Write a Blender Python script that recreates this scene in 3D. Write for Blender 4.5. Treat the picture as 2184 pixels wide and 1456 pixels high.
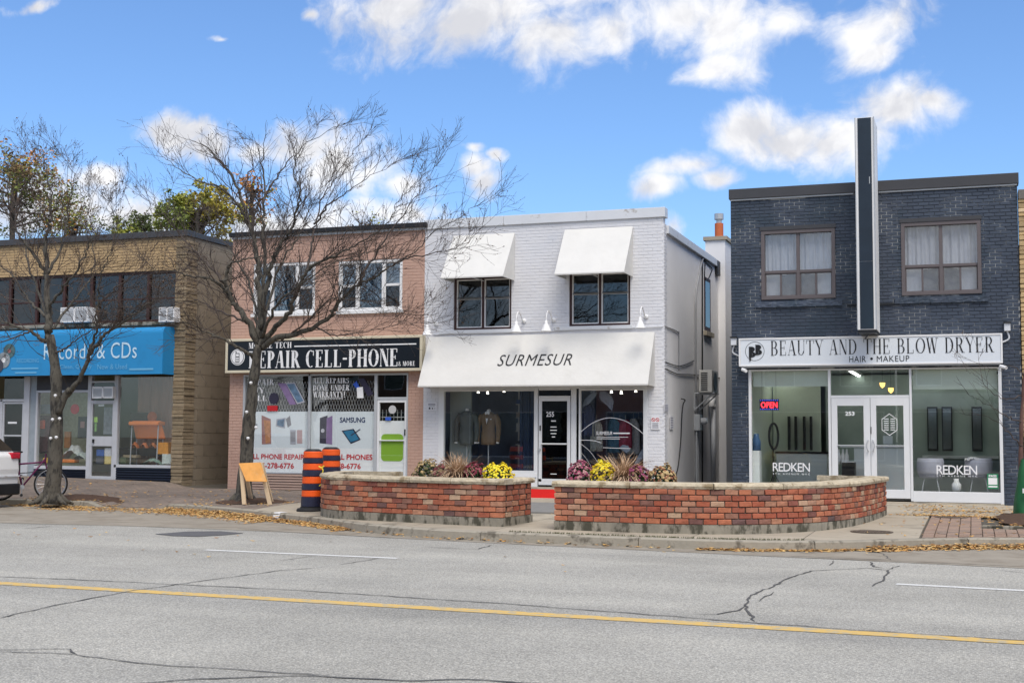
import bpy, math, random
from mathutils import Vector, Matrix, noise as mnoise
random.seed(7)
RND = random.random
def U(a, b): return a + (b - a) * RND()
for o in list(bpy.data.objects): bpy.data.objects.remove(o)
S = bpy.context.scene
COL = S.collection
# ---------------------------------------------------------------- camera
CZ = 1.52
FPX = 2754.5
yaw, pitch, roll = math.radians(19.627), math.radians(4.264), math.radians(.332)
cy, sy, cp, sp, cr, sr = math.cos(yaw), math.sin(yaw), math.cos(pitch), math.sin(pitch), math.cos(roll), math.sin(roll)
FW = Vector((-sy * cp, cy * cp, sp))
R_ = Vector((cy, sy, 0)); U_ = R_.cross(FW)
RT = R_ * cr + U_ * sr; UP = -R_ * sr + U_ * cr
cam = bpy.data.cameras.new('camera'); camo = bpy.data.objects.new('camera', cam); COL.objects.link(camo)
m = Matrix((RT, UP, -FW)).transposed().to_4x4(); m.translation = Vector((0, 0, CZ))
camo.matrix_world = m
cam.sensor_width = 36; cam.lens = FPX / 2184 * 36; cam.clip_start = .1; cam.clip_end = 3000
S.camera = camo
def ray(px, py): return FW * FPX + RT * (px - 1092) - UP * (py - 728)
def at(px, py, Y):
    d = ray(px, py); t = Y / d.y
    return Vector((d.x * t, Y, CZ + d.z * t))
def atX(px, py, X):
    d = ray(px, py); t = X / d.x
    return Vector((X, d.y * t, CZ + d.z * t))
def atZ(px, py, z):
    d = ray(px, py); t = (z - CZ) / d.z
    return Vector((d.x * t, d.y * t, z))
def rect(x0, y0, x1, y1, Y):
    a = at(x0, y0, Y); b = at(x1, y1, Y)
    return a.x, b.x, b.z, a.z            # X0, X1, Z0, Z1
# ---------------------------------------------------------------- sky, sun, exposure
SUN_EL, SUN_AZ = math.radians(58), math.radians(146)     # azimuth clockwise from +Y
W = bpy.data.worlds.new('World'); S.world = W; W.use_nodes = True
wt = W.node_tree; wt.nodes.clear()
def N(t, k, **kw):
    n = t.nodes.new(k)
    for a, b in kw.items():
        if a.startswith('i_'): n.inputs[a[2:].replace('_', ' ')].default_value = b
        else: setattr(n, a, b)
    return n
def math_(t, op, a, b=None, clamp=False):
    n = t.nodes.new('ShaderNodeMath'); n.operation = op; n.use_clamp = clamp
    for i, v in enumerate((a, b)):
        if v is None: continue
        if isinstance(v, (int, float)): n.inputs[i].default_value = v
        else: t.links.new(v, n.inputs[i])
    return n.outputs[0]
sky = N(wt, 'ShaderNodeTexSky', sky_type='NISHITA', sun_disc=False)
sky.sun_elevation = SUN_EL; sky.sun_rotation = SUN_AZ
sky.air_density = 1.0; sky.dust_density = .7; sky.ozone_density = 2.5; sky.altitude = 100
tc = N(wt, 'ShaderNodeTexCoord')
sep = N(wt, 'ShaderNodeSeparateXYZ'); wt.links.new(tc.outputs['Generated'], sep.inputs[0])
dy = math_(wt, 'MAXIMUM', sep.outputs[1], .02)
uu = math_(wt, 'DIVIDE', sep.outputs[0], dy); vv = math_(wt, 'DIVIDE', sep.outputs[2], dy)
comb = N(wt, 'ShaderNodeCombineXYZ'); wt.links.new(uu, comb.inputs[0]); wt.links.new(vv, comb.inputs[1])
def fbm(vec, scale, detail=8, rough=.55, dist=0.0):
    n = N(wt, 'ShaderNodeTexNoise'); n.inputs['Scale'].default_value = scale; n.inputs['Detail'].default_value = detail
    n.inputs['Roughness'].default_value = rough; n.inputs['Distortion'].default_value = dist
    wt.links.new(vec, n.inputs['Vector']); return n.outputs['Fac']
# cloud banks, each an ellipse of direction (x/y, z/y) broken up by noise
CL = [(880, -10, 150, 75), (1010, 45, 190, 68), (1190, 95, 120, 62), (1290, 60, 60, 55), (1080, -30, 250, 80), (1460, 10, 160, 80), (1560, 40, 150, 95), (1540, 140, 95, 42), (1680, 40, 70, 45),
      (1850, 45, 110, 70), (1870, 110, 55, 40), (1590, 270, 95, 42), (1690, 290, 120, 55), (1790, 300, 115, 58), (1890, 250, 110, 52), (1970, 240, 75, 30),
      (1460, 352, 60, 30), (1425, 395, 48, 38), (1520, 378, 48, 26), (380, 285, 95, 32), (450, 312, 85, 40), (530, 315, 60, 30), (630, 300, 100, 48), (720, 335, 105, 66), (800, 365, 80, 58), (860, 395, 55, 40),
      (1003, 350, 40, 34), (1020, 385, 42, 42), (1000, 310, 26, 14), (1048, 322, 26, 12), (665, 22, 30, 18), (460, 74, 26, 9), (60, 8, 44, 14), 
      (1447, 490, 26, 34), (100, 455, 190, 62), (330, 480, 210, 52), (600, 478, 260, 50), (205, 385, 58, 30), (850, 470, 110, 34), (2110, 130, 1, 1)]
w0 = N(wt, 'ShaderNodeTexNoise'); w0.inputs['Scale'].default_value = 9; w0.inputs['Detail'].default_value = 5; wt.links.new(comb.outputs[0], w0.inputs['Vector'])
w1_ = N(wt, 'ShaderNodeVectorMath', operation='SUBTRACT'); w1_.inputs[1].default_value = (.5, .5, .5); wt.links.new(w0.outputs['Color'], w1_.inputs[0])
w2_ = N(wt, 'ShaderNodeVectorMath', operation='MULTIPLY_ADD'); w2_.inputs[1].default_value = (.075, .05, 0); wt.links.new(w1_.outputs[0], w2_.inputs[0]); wt.links.new(comb.outputs[0], w2_.inputs[2]); wsub0 = w2_.outputs[0]
cur = None
for (a, b, ra, rb) in CL:
    ra *= 1.18; rb *= 1.18
    c = ray(a, b); e = ray(a + ra, b); g = ray(a, b - rb)
    cu, cv = c.x / c.y, c.z / c.y
    su = abs(e.x / e.y - cu); sv = abs(g.z / g.y - cv)
    v1 = N(wt, 'ShaderNodeVectorMath', operation='SUBTRACT'); v1.inputs[1].default_value = (cu, cv, 0); wt.links.new(wsub0, v1.inputs[0])
    v2 = N(wt, 'ShaderNodeVectorMath', operation='MULTIPLY'); v2.inputs[1].default_value = (1 / su, 1 / sv, 0); wt.links.new(v1.outputs[0], v2.inputs[0])
    v3 = N(wt, 'ShaderNodeVectorMath', operation='LENGTH'); wt.links.new(v2.outputs[0], v3.inputs[0])
    d = math_(wt, 'SUBTRACT', 1.0 if ra > 55 else .68, v3.outputs['Value'])
    cur = d if cur is None else math_(wt, 'SMOOTH_MAX', cur, d)
    if cur.node.operation == 'SMOOTH_MAX': cur.node.inputs[2].default_value = .12
front = math_(wt, 'GREATER_THAN', sep.outputs[1], .05)
blob = math_(wt, 'ADD', math_(wt, 'MULTIPLY', math_(wt, 'ADD', cur, 3), front), -3)
wrp = N(wt, 'ShaderNodeTexNoise'); wrp.inputs['Scale'].default_value = 14; wrp.inputs['Detail'].default_value = 4; wt.links.new(comb.outputs[0], wrp.inputs['Vector'])
wsub = N(wt, 'ShaderNodeVectorMath', operation='MULTIPLY_ADD'); wt.links.new(wrp.outputs['Color'], wsub.inputs[0]); wsub.inputs[1].default_value = (.05, .035, 0); wt.links.new(comb.outputs[0], wsub.inputs[2])
f1 = fbm(wsub.outputs[0], 13, 12, .62, .2)
upv = N(wt, 'ShaderNodeVectorMath', operation='ADD'); upv.inputs[1].default_value = (.006, .016, 0); wt.links.new(wsub.outputs[0], upv.inputs[0]); f1b = fbm(upv.outputs[0], 13, 6, .55, .2); f2 = fbm(comb.outputs[0], 5, 3, .5)
gen = fbm(tc.outputs['Generated'], 3.2, 9, .58, .1)
# out of view, denser cloud is added to whiten the ambient light
gend = math_(wt, 'MULTIPLY', math_(wt, 'SUBTRACT', gen, .41), 5)
def ramp01(v, a, b):
    r = N(wt, 'ShaderNodeMapRange'); r.inputs[1].default_value = a; r.inputs[2].default_value = b; wt.links.new(v, r.inputs[0]); return r.outputs[0]
beyond = math_(wt, 'MAXIMUM', ramp01(sep.outputs[2], .37, .52), ramp01(math_(wt, 'MULTIPLY', sep.outputs[1], -1), -.60, -.30))
gend = math_(wt, 'ADD', gend, math_(wt, 'MULTIPLY', math_(wt, 'SUBTRACT', beyond, 1), 3))
dens = math_(wt, 'ADD', math_(wt, 'ADD', blob, .14), math_(wt, 'MULTIPLY', math_(wt, 'SUBTRACT', f1, .5), 3.3))
dens = math_(wt, 'MAXIMUM', dens, gend)
mr = N(wt, 'ShaderNodeMapRange', interpolation_type='SMOOTHSTEP'); mr.inputs['From Min'].default_value = -.12; mr.inputs['From Max'].default_value = .95; wt.links.new(dens, mr.inputs['Value'])
mr2 = N(wt, 'ShaderNodeMapRange', interpolation_type='SMOOTHSTEP'); mr2.inputs['From Min'].default_value = .05; mr2.inputs['From Max'].default_value = .95; wt.links.new(math_(wt, 'ADD', math_(wt, 'MULTIPLY', dens, .35), math_(wt, 'ADD', math_(wt, 'MULTIPLY', math_(wt, 'SUBTRACT', f1b, f1), 3.2), math_(wt, 'MULTIPLY', math_(wt, 'SUBTRACT', f2, .42), 2.4))), mr2.inputs['Value'])
SKYK = .106
ccol = N(wt, 'ShaderNodeMix', data_type='RGBA'); wt.links.new(mr2.outputs[0], ccol.inputs['Factor'])
cw = .71 / SKYK
ccol.inputs['A'].default_value = (cw, cw, cw * 1.02, 1); ccol.inputs['B'].default_value = (cw * .70, cw * .71, cw * .76, 1)
tint = N(wt, 'ShaderNodeMix', data_type='RGBA', blend_type='MULTIPLY'); tint.inputs['Factor'].default_value = 1
wt.links.new(sky.outputs[0], tint.inputs['A']); tint.inputs['B'].default_value = (.80, 1.0, 1.24, 1)
mixc = N(wt, 'ShaderNodeMix', data_type='RGBA'); wt.links.new(mr.outputs[0], mixc.inputs['Factor'])
wt.links.new(tint.outputs['Result'], mixc.inputs['A']); wt.links.new(ccol.outputs['Result'], mixc.inputs['B'])
bg = N(wt, 'ShaderNodeBackground'); bg.inputs['Strength'].default_value = SKYK
wt.links.new(mixc.outputs['Result'], bg.inputs[0])
wo = N(wt, 'ShaderNodeOutputWorld'); wt.links.new(bg.outputs[0], wo.inputs[0])
sl = bpy.data.lights.new('sun', 'SUN'); sl.energy = 2.3; sl.angle = math.radians(34); sl.color = (1, .93, .83)
so = bpy.data.objects.new('sun', sl); COL.objects.link(so)
sd = Vector((math.sin(SUN_AZ) * math.cos(SUN_EL), math.cos(SUN_AZ) * math.cos(SUN_EL), math.sin(SUN_EL)))
so.rotation_euler = sd.to_track_quat('Z', 'Y').to_euler()
S.view_settings.view_transform = 'Standard'; S.view_settings.look = 'None'; S.view_settings.gamma = 1
S.view_settings.use_curve_mapping = False; S.view_settings.exposure = 0.54
# ---------------------------------------------------------------- materials
MATS = {}
def M(name, col=(.5, .5, .5), rough=.7, var=.12, scale=6, bump=0.0, bscale=60, metal=0, rnd=0.0, col2=None, c2=(.45, .6), c2scale=3, emit=0, spec=.4, stretch=None, detail=5):
    if name in MATS: return MATS[name]
    mt = bpy.data.materials.new(name); mt.use_nodes = True; t = mt.node_tree
    b = t.nodes['Principled BSDF']; b.inputs['Roughness'].default_value = rough; b.inputs['Metallic'].default_value = metal
    b.inputs['Specular IOR Level'].default_value = spec
    tcn = N(t, 'ShaderNodeTexCoord'); vec = tcn.outputs['Object']
    if stretch:
        mp = N(t, 'ShaderNodeMapping'); mp.inputs['Scale'].default_value = stretch; t.links.new(vec, mp.inputs[0]); vec = mp.outputs[0]
    def nz(sc, dt=detail):
        n = N(t, 'ShaderNodeTexNoise'); n.inputs['Scale'].default_value = sc; n.inputs['Detail'].default_value = dt; n.inputs['Roughness'].default_value = .6
        t.links.new(vec, n.inputs['Vector']); return n.outputs['Fac']
    c = (*col, 1)
    def mix(fac, A, B):
        x = N(t, 'ShaderNodeMix', data_type='RGBA')
        if isinstance(fac, float): x.inputs['Factor'].default_value = fac
        else: t.links.new(fac, x.inputs['Factor'])
        for k, v in (('A', A), ('B', B)):
            if isinstance(v, tuple): x.inputs[k].default_value = v
            else: t.links.new(v, x.inputs[k])
        return x.outputs['Result']
    out = None
    if var > 0:
        lo = tuple(max(0, v * (1 - var * 1.6)) for v in col) + (1,); hi = tuple(min(1, v * (1 + var * 1.6)) for v in col) + (1,)
        out = mix(nz(scale), lo, hi)
    else: out = c
    if col2:
        r = N(t, 'ShaderNodeMapRange', interpolation_type='SMOOTHSTEP'); r.inputs['From Min'].default_value = c2[0]; r.inputs['From Max'].default_value = c2[1]
        t.links.new(nz(c2scale, 8), r.inputs['Value'])
        out = mix(r.outputs[0], out, (*col2, 1))
    if rnd > 0:
        oi = N(t, 'ShaderNodeObjectInfo'); h = N(t, 'ShaderNodeHueSaturation')
        h.inputs['Value'].default_value = 1
        v = math_(t, 'ADD', math_(t, 'MULTIPLY', oi.outputs['Random'], 2 * rnd), 1 - rnd); t.links.new(v, h.inputs['Value'])
        if isinstance(out, tuple): h.inputs['Color'].default_value = out
        else: t.links.new(out, h.inputs['Color'])
        out = h.outputs[0]
    if isinstance(out, tuple): b.inputs['Base Color'].default_value = out
    else: t.links.new(out, b.inputs['Base Color'])
    if bump > 0:
        bp = N(t, 'ShaderNodeBump'); bp.inputs['Strength'].default_value = 1; bp.inputs['Distance'].default_value = bump
        t.links.new(nz(bscale, 4), bp.inputs['Height']); t.links.new(bp.outputs[0], b.inputs['Normal'])
    if emit:
        b.inputs['Emission Color'].default_value = c; b.inputs['Emission Strength'].default_value = emit
    MATS[name] = mt; return mt
def glass(name, tint=(.75, .8, .8), refl=.09, rough=.0, grazing=.6, wav=.0):
    if name in MATS: return MATS[name]
    mt = bpy.data.materials.new(name); mt.use_nodes = True; t = mt.node_tree; t.nodes.clear()
    tr = N(t, 'ShaderNodeBsdfTransparent'); tr.inputs[0].default_value = (*tint, 1)
    gl = N(t, 'ShaderNodeBsdfGlossy'); gl.inputs['Roughness'].default_value = rough; gl.inputs[0].default_value = (.97, .985, .98, 1)
    ge = N(t, 'ShaderNodeNewGeometry'); dt = N(t, 'ShaderNodeVectorMath', operation='DOT_PRODUCT'); t.links.new(ge.outputs['Incoming'], dt.inputs[0]); t.links.new(ge.outputs['True Normal'], dt.inputs[1])
    sch = math_(t, 'POWER', math_(t, 'SUBTRACT', 1, math_(t, 'ABSOLUTE', dt.outputs['Value'])), 5)
    f = math_(t, 'ADD', math_(t, 'MULTIPLY', sch, grazing), refl)
    if wav:
        n = N(t, 'ShaderNodeTexNoise'); n.inputs['Scale'].default_value = .9; n.inputs['Detail'].default_value = 2
        g = N(t, 'ShaderNodeTexCoord'); t.links.new(g.outputs['Object'], n.inputs['Vector'])
        b = N(t, 'ShaderNodeBump'); b.inputs['Distance'].default_value = wav; t.links.new(n.outputs['Fac'], b.inputs['Height']); t.links.new(b.outputs[0], gl.inputs['Normal'])
    mx = N(t, 'ShaderNodeMixShader'); t.links.new(f, mx.inputs[0]); t.links.new(tr.outputs[0], mx.inputs[1]); t.links.new(gl.outputs[0], mx.inputs[2])
    o = N(t, 'ShaderNodeOutputMaterial'); t.links.new(mx.outputs[0], o.inputs[0])
    MATS[name] = mt; return mt
def ramp_mat(name, stops, rough=.85, var=.25, bump=.004, bscale=45, perface=False):
    """colour picked per object by Object Info random, from a constant ramp"""
    mt = bpy.data.materials.new(name); mt.use_nodes = True; t = mt.node_tree; b = t.nodes['Principled BSDF']
    b.inputs['Roughness'].default_value = rough; b.inputs['Specular IOR Level'].default_value = .25
    oi = N(t, 'ShaderNodeObjectInfo'); cr_ = N(t, 'ShaderNodeValToRGB'); el = cr_.color_ramp.elements; cr_.color_ramp.interpolation = 'LINEAR'
    if perface:
        gm = N(t, 'ShaderNodeNewGeometry'); t.links.new(gm.outputs['Random Per Island'], cr_.inputs[0])
    else: t.links.new(oi.outputs['Random'], cr_.inputs[0])
    while len(el) < len(stops): el.new(.5)
    for e, (p, c) in zip(el, stops): e.position = p; e.color = (*c, 1)
    g = N(t, 'ShaderNodeTexCoord')
    n = N(t, 'ShaderNodeTexNoise'); n.inputs['Scale'].default_value = 14; n.inputs['Detail'].default_value = 6; t.links.new(g.outputs['Object'], n.inputs['Vector'])
    ofs = N(t, 'ShaderNodeVectorMath', operation='ADD'); t.links.new(g.outputs['Object'], ofs.inputs[0]); t.links.new(oi.outputs['Location'], ofs.inputs[1]); t.links.new(ofs.outputs[0], n.inputs['Vector'])
    h = N(t, 'ShaderNodeHueSaturation'); t.links.new(cr_.outputs[0], h.inputs['Color'])
    t.links.new(math_(t, 'ADD', math_(t, 'MULTIPLY', n.outputs['Fac'], 2 * var), 1 - var), h.inputs['Value'])
    t.links.new(h.outputs[0], b.inputs['Base Color'])
    n2 = N(t, 'ShaderNodeTexNoise'); n2.inputs['Scale'].default_value = bscale; t.links.new(ofs.outputs[0], n2.inputs['Vector'])
    bp = N(t, 'ShaderNodeBump'); bp.inputs['Distance'].default_value = bump; t.links.new(n2.outputs['Fac'], bp.inputs['Height']); t.links.new(bp.outputs[0], b.inputs['Normal'])
    MATS[name] = mt; return mt
# ---------------------------------------------------------------- mesh helpers
ORG = {}
class MB:
    def __init__(s): s.v = []; s.f = []
    def quad(s, a, b, c, d): n = len(s.v); s.v += [tuple(a), tuple(b), tuple(c), tuple(d)]; s.f.append((n, n + 1, n + 2, n + 3)); return s
    def poly(s, pts): n = len(s.v); s.v += [tuple(p) for p in pts]; s.f.append(tuple(range(n, n + len(pts)))); return s
    def box(s, x0, x1, y0, y1, z0, z1):
        n = len(s.v)
        s.v += [(x0, y0, z0), (x1, y0, z0), (x1, y1, z0), (x0, y1, z0), (x0, y0, z1), (x1, y0, z1), (x1, y1, z1), (x0, y1, z1)]
        s.f += [(n, n + 3, n + 2, n + 1), (n + 4, n + 5, n + 6, n + 7), (n, n + 1, n + 5, n + 4), (n + 1, n + 2, n + 6, n + 5), (n + 2, n + 3, n + 7, n + 6), (n + 3, n, n + 4, n + 7)]
        return s
    def prism(s, pts, vec):
        """pts: closed polygon (3D), extruded by vec"""
        n = len(s.v); k = len(pts); vec = Vector(vec)
        s.v += [tuple(Vector(p)) for p in pts] + [tuple(Vector(p) + vec) for p in pts]
        s.f.append(tuple(range(n + k - 1, n - 1, -1))); s.f.append(tuple(range(n + k, n + 2 * k)))
        for i in range(k): j = (i + 1) % k; s.f.append((n + i, n + j, n + k + j, n + k + i))
        return s
    def tube(s, pts, r, sides=8, cap=True):
        pts = [Vector(p) for p in pts]; rs = r if isinstance(r, (list, tuple)) else [r] * len(pts)
        n0 = len(s.v); a = None
        for i, p in enumerate(pts):
            t = (pts[min(i + 1, len(pts) - 1)] - pts[max(i - 1, 0)])
            if t.length < 1e-9: t = Vector((0, 0, 1))
            t.normalize()
            if a is None: a = t.orthogonal().normalized()
            a = (a - t * a.dot(t))
            if a.length < 1e-6: a = t.orthogonal()
            a.normalize(); b = t.cross(a)
            for k in range(sides):
                g = 2 * math.pi * k / sides
                s.v.append(tuple(p + (a * math.cos(g) + b * math.sin(g)) * rs[i]))
        for i in range(len(pts) - 1):
            for k in range(sides):
                k2 = (k + 1) % sides; q = n0 + i * sides
                s.f.append((q + k, q + k2, q + sides + k2, q + sides + k))
        if cap:
            s.f.append(tuple(n0 + k for k in range(sides - 1, -1, -1))); q = n0 + (len(pts) - 1) * sides; s.f.append(tuple(q + k for k in range(sides)))
        return s
    def lathe(s, prof, c, axis='Z', seg=20):
        """prof: list of (radius, height) about an axis through c"""
        n0 = len(s.v); c = Vector(c)
        for (r, h) in prof:
            for k in range(seg):
                g = 2 * math.pi * k / seg; x, y = r * math.cos(g), r * math.sin(g)
                s.v.append(tuple(c + (Vector((x, y, h)) if axis == 'Z' else Vector((x, h, y)) if axis == 'Y' else Vector((h, x, y)))))
        for i in range(len(prof) - 1):
            for k in range(seg):
                k2 = (k + 1) % seg; q = n0 + i * seg
                s.f.append((q + k, q + k2, q + seg + k2, q + seg + k))
        if prof[0][0] > 1e-4: s.f.append(tuple(n0 + k for k in range(seg - 1, -1, -1)))
        if prof[-1][0] > 1e-4: q = n0 + (len(prof) - 1) * seg; s.f.append(tuple(q + k for k in range(seg)))
        return s
    def grid(s, fn, nu, nv):
        n0 = len(s.v)
        for j in range(nv + 1):
            for i in range(nu + 1): s.v.append(tuple(fn(i / nu, j / nv)))
        for j in range(nv):
            for i in range(nu):
                q = n0 + j * (nu + 1) + i; s.f.append((q, q + 1, q + nu + 2, q + nu + 1))
        return s
    def build(s, name, mat, parent=None, smooth=False, bevel=0, kind=None, label=None, solid=0):
        o0 = ORG.get(parent.name, Vector((0, 0, 0))) if parent else Vector((0, 0, 0))
        me = bpy.data.meshes.new(name)
        me.from_pydata([(x - o0.x, y - o0.y, z - o0.z) for (x, y, z) in s.v], [], s.f); me.update()
        if smooth: me.polygons.foreach_set('use_smooth', [True] * len(me.polygons))
        me.materials.append(mat)
        o = bpy.data.objects.new(name, me); COL.objects.link(o)
        if parent: o.parent = parent; ORG[o.name] = o0
        if bevel:
            b = o.modifiers.new('bevel', 'BEVEL'); b.width = bevel; b.segments = 2; b.limit_method = 'ANGLE'
        if solid:
            b = o.modifiers.new('solid', 'SOLIDIFY'); b.thickness = solid; b.offset = 0
        if kind: o['kind'] = kind
        if label: o['label'] = label
        return o
def thing(name, label, cat, loc, group=None, parent=None):
    o = bpy.data.objects.new(name, None); COL.objects.link(o); o.location = loc; o.empty_display_size = .2
    o['label'] = label; o['category'] = cat
    if group: o['group'] = group
    ORG[o.name] = Vector(loc); return o
def tag(o, label, cat, group=None):
    o['label'] = label; o['category'] = cat
    if group: o['group'] = group
    return o
def struct(o, label=None):
    o['kind'] = 'structure'
    if label: o['label'] = label
    return o
def copy_tree(o, parent=None):
    c = o.copy(); COL.objects.link(c)
    if parent: c.parent = parent
    ORG[c.name] = ORG.get(o.name, Vector((0, 0, 0))) if parent else Vector(o.location)
    for ch in list(o.children): copy_tree(ch, c)
    return c
# ---------------------------------------------------------------- lettering
def text_mesh(s, bold=0, shear=0, spacing=1.0):
    cu = bpy.data.curves.new('t', 'FONT'); cu.body = s; cu.size = 1; cu.shear = shear; cu.space_character = spacing; cu.resolution_u = 3
    ob = bpy.data.objects.new('t', cu); COL.objects.link(ob)
    me = bpy.data.meshes.new_from_object(ob)
    v = [tuple(x.co) for x in me.vertices]; f = [tuple(p.vertices) for p in me.polygons]
    bpy.data.objects.remove(ob); bpy.data.curves.remove(cu); bpy.data.meshes.remove(me)
    if bold > 0:                                     # embolden with shifted layers, each a hair in front of the last
        v = [(x + a, y + c, .0008 * k) for k, (a, c) in enumerate(((-bold, 0), (bold, 0), (0, bold), (0, -bold))) for x, y, z in v]; n = len(v) // 4; f = [tuple(i + n * k for i in q) for k in range(4) for q in f]
    return v, f
# serif capitals: strokes in a unit-high cell; 'v' stem, 'h' hairline, 'd' diagonal, 'a' bowl
def serif_glyph(ch, TK, TN, SL):
    P = []
    def V(x, y0=0, y1=1, t=None, s0=True, s1=True):
        t = TK if t is None else t
        P.append([(x, y0), (x + t, y0), (x + t, y1), (x, y1)])
        if s0: H(x - SL, x + t + SL, y0)
        if s1: H(x - SL, x + t + SL, y1 - TN)
    def H(x0, x1, y, t=None): t = t or TN; P.append([(x0, y), (x1, y), (x1, y + t), (x0, y + t)])
    def D(x0, y0, x1, y1, t): P.append([(x0, y0), (x0 + t, y0), (x1 + t, y1), (x1, y1)])
    def A(cx, cy_, rx, ry, a0, a1, tk, tn, n=14):
        o = []; i_ = []
        for k in range(n + 1):
            a = math.radians(a0 + (a1 - a0) * k / n); o.append((cx + rx * math.cos(a), cy_ + ry * math.sin(a))); i_.append((cx + (rx - tk) * math.cos(a), cy_ + (ry - tn) * math.sin(a)))
        for k in range(n): P.append([o[k], o[k + 1], i_[k + 1], i_[k]])
    def tick(x, y0, y1): P.append([(x, y0), (x + TN * 1.2, y0), (x + TN * 1.2, y1), (x, y1)])
    w = .62
    if ch == 'A': D(.0 + SL, 0, .30, 1, TN); D(.62 - TK + .02, 0, .30 - .0, 1, TK); H(.12, .48, .32); H(-.02, .16, 0); H(.42, .74, 0); w = .72
    elif ch == 'B': V(.08); A(.3, .75, .26, .25, -90, 90, TK, TN); A(.3, .265, .32, .265, -90, 90, TK, TN); H(.08, .3, 0); H(.08, .3, 1 - TN); H(.08, .3, .5); w = .66
    elif ch == 'C': A(.38, .5, .36, .5, 60, 300, TK, TN, 20); tick(.56, .68, .97); w = .66
    elif ch == 'D': V(.08); A(.28, .5, .4, .5, -90, 90, TK, TN, 18); H(.08, .3, 0); H(.08, .3, 1 - TN); w = .74
    elif ch in 'EFL':
        V(.08, s1=True)
        if ch != 'F': H(.08, .56, 0); tick(.54, 0, .24)
        if ch != 'L': H(.08, .54, 1 - TN); H(.08, .42, .5); tick(.52, .78, 1); tick(.41, .40, .62)
        w = .64
    elif ch == 'H': V(.06); V(.52); H(.1, .55, .49); w = .58 + TK
    elif ch == 'I': V(.08); w = .16 + TK
    elif ch == 'M': V(.06, t=TN); D(.06, 1, .34, 0, TK * .9); D(.34 + TK * .3, 0, .62, 1, TN); V(.62); w = .72 + TK
    elif ch == 'N': V(.06, t=TN); D(.05, 1, .52 - TK * .3, 0, TK); V(.56, t=TN, s0=False); w = .66
    elif ch == 'O': A(.4, .5, .38, .5, 0, 360, TK, TN, 26); w = .8
    elif ch == 'P': V(.08); A(.3, .73, .28, .27, -90, 90, TK, TN); H(.08, .3, 1 - TN); H(.08, .3, .46); w = .62
    elif ch == 'R': V(.08); A(.3, .74, .27, .26, -90, 90, TK, TN); H(.08, .3, 1 - TN); H(.08, .3, .48); D(.52, 0, .27, .5, TK); H(.48, .74, 0); w = .72
    elif ch == 'S': A(.28, .74, .25, .26, 40, 270, TK * .8, TN); A(.28, .26, .27, .26 + TN, -140, 90, TK * .8, TN); tick(.46, .74, .98); tick(.02, .02, .26); w = .58
    elif ch == 'T': V(.26, s1=False); H(.0, .52 + TK, 1 - TN); tick(.0, .76, 1); tick(.5 + TK, .76, 1); w = .54 + TK
    elif ch == 'U': V(.06, .27, s0=False); V(.54, .27, t=TN, s0=False); A(.3 + TN / 2, .27, .24 + TN / 2, .27, 180, 360, TK * .7, TN); w = .66
    elif ch == 'W': D(.20, 0, .0, 1, TK); D(.22, 0, .40, 1, TN); D(.56, 0, .36, 1, TK); D(.6, 0, .8, 1, TN); H(-.04, .2, 1 - TN); H(.32, .55, 1 - TN); H(.7, .92, 1 - TN); w = .9
    elif ch == 'Y': V(.28, 0, .46, s1=False); D(.28, .45, .0, 1, TK); D(.28 + TK - TN, .45, .58, 1, TN); H(-.04, .22, 1 - TN); H(.48, .7, 1 - TN); w = .66
    elif ch == '-': H(.04, .34, .42, .11); w = .38
    elif ch == '!': P.append([(.1, .28), (.1 + TK * .6, .28), (.1 + TK, 1), (.1, 1)]); P.append([(.1, 0), (.1 + TK, 0), (.1 + TK, .14), (.1, .14)]); w = .3
    elif ch == '&': A(.32, .76, .17, .24, 0, 360, TK * .6, TN); A(.3, .26, .27, .27, 0, 360, TK * .8, TN); D(.6, 0, .22, .7, TK * .6); w = .72
    elif ch == ' ': w = .34
    return P, w
def serif_mesh(s, TK=.16, TN=.035, SL=.06, gap=.07):
    v = []; f = []; x = 0
    for ch in s:
        P, w = serif_glyph(ch, TK, TN, SL)
        for k, p in enumerate(P):
            n = len(v); v += [(x + a, b, .0012 * (k % 9) + .0002 * (k // 9)) for a, b in p]; f.append(tuple(range(n, n + len(p))))
        x += w + gap
    return v, f
def put_text(vf, O, Uv, Vv, name='lettering', mat=None, parent=None, lift=.004, zs=1.0):
    """fit the mesh's bounding box to the parallelogram O, O+Uv, O+Vv"""
    v, f = vf; O, Uv, Vv = Vector(O), Vector(Uv), Vector(Vv)
    x0 = min(a[0] for a in v); x1 = max(a[0] for a in v); y0 = min(a[1] for a in v); y1 = max(a[1] for a in v)
    nrm = Uv.cross(Vv).normalized()
    b = MB(); b.v = [tuple(O + Uv * ((a[0] - x0) / (x1 - x0)) + Vv * ((a[1] - y0) / max(1e-6, y1 - y0)) + nrm * (lift + a[2] * zs)) for a in v]; b.f = list(f)
    return b.build(name, mat, parent)
def text_rect(vf, r, Y, **k):
    X0, X1, Z0, Z1 = r
    return put_text(vf, (X0, Y, Z0), (X1 - X0, 0, 0), (0, 0, Z1 - Z0), **k)
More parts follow.
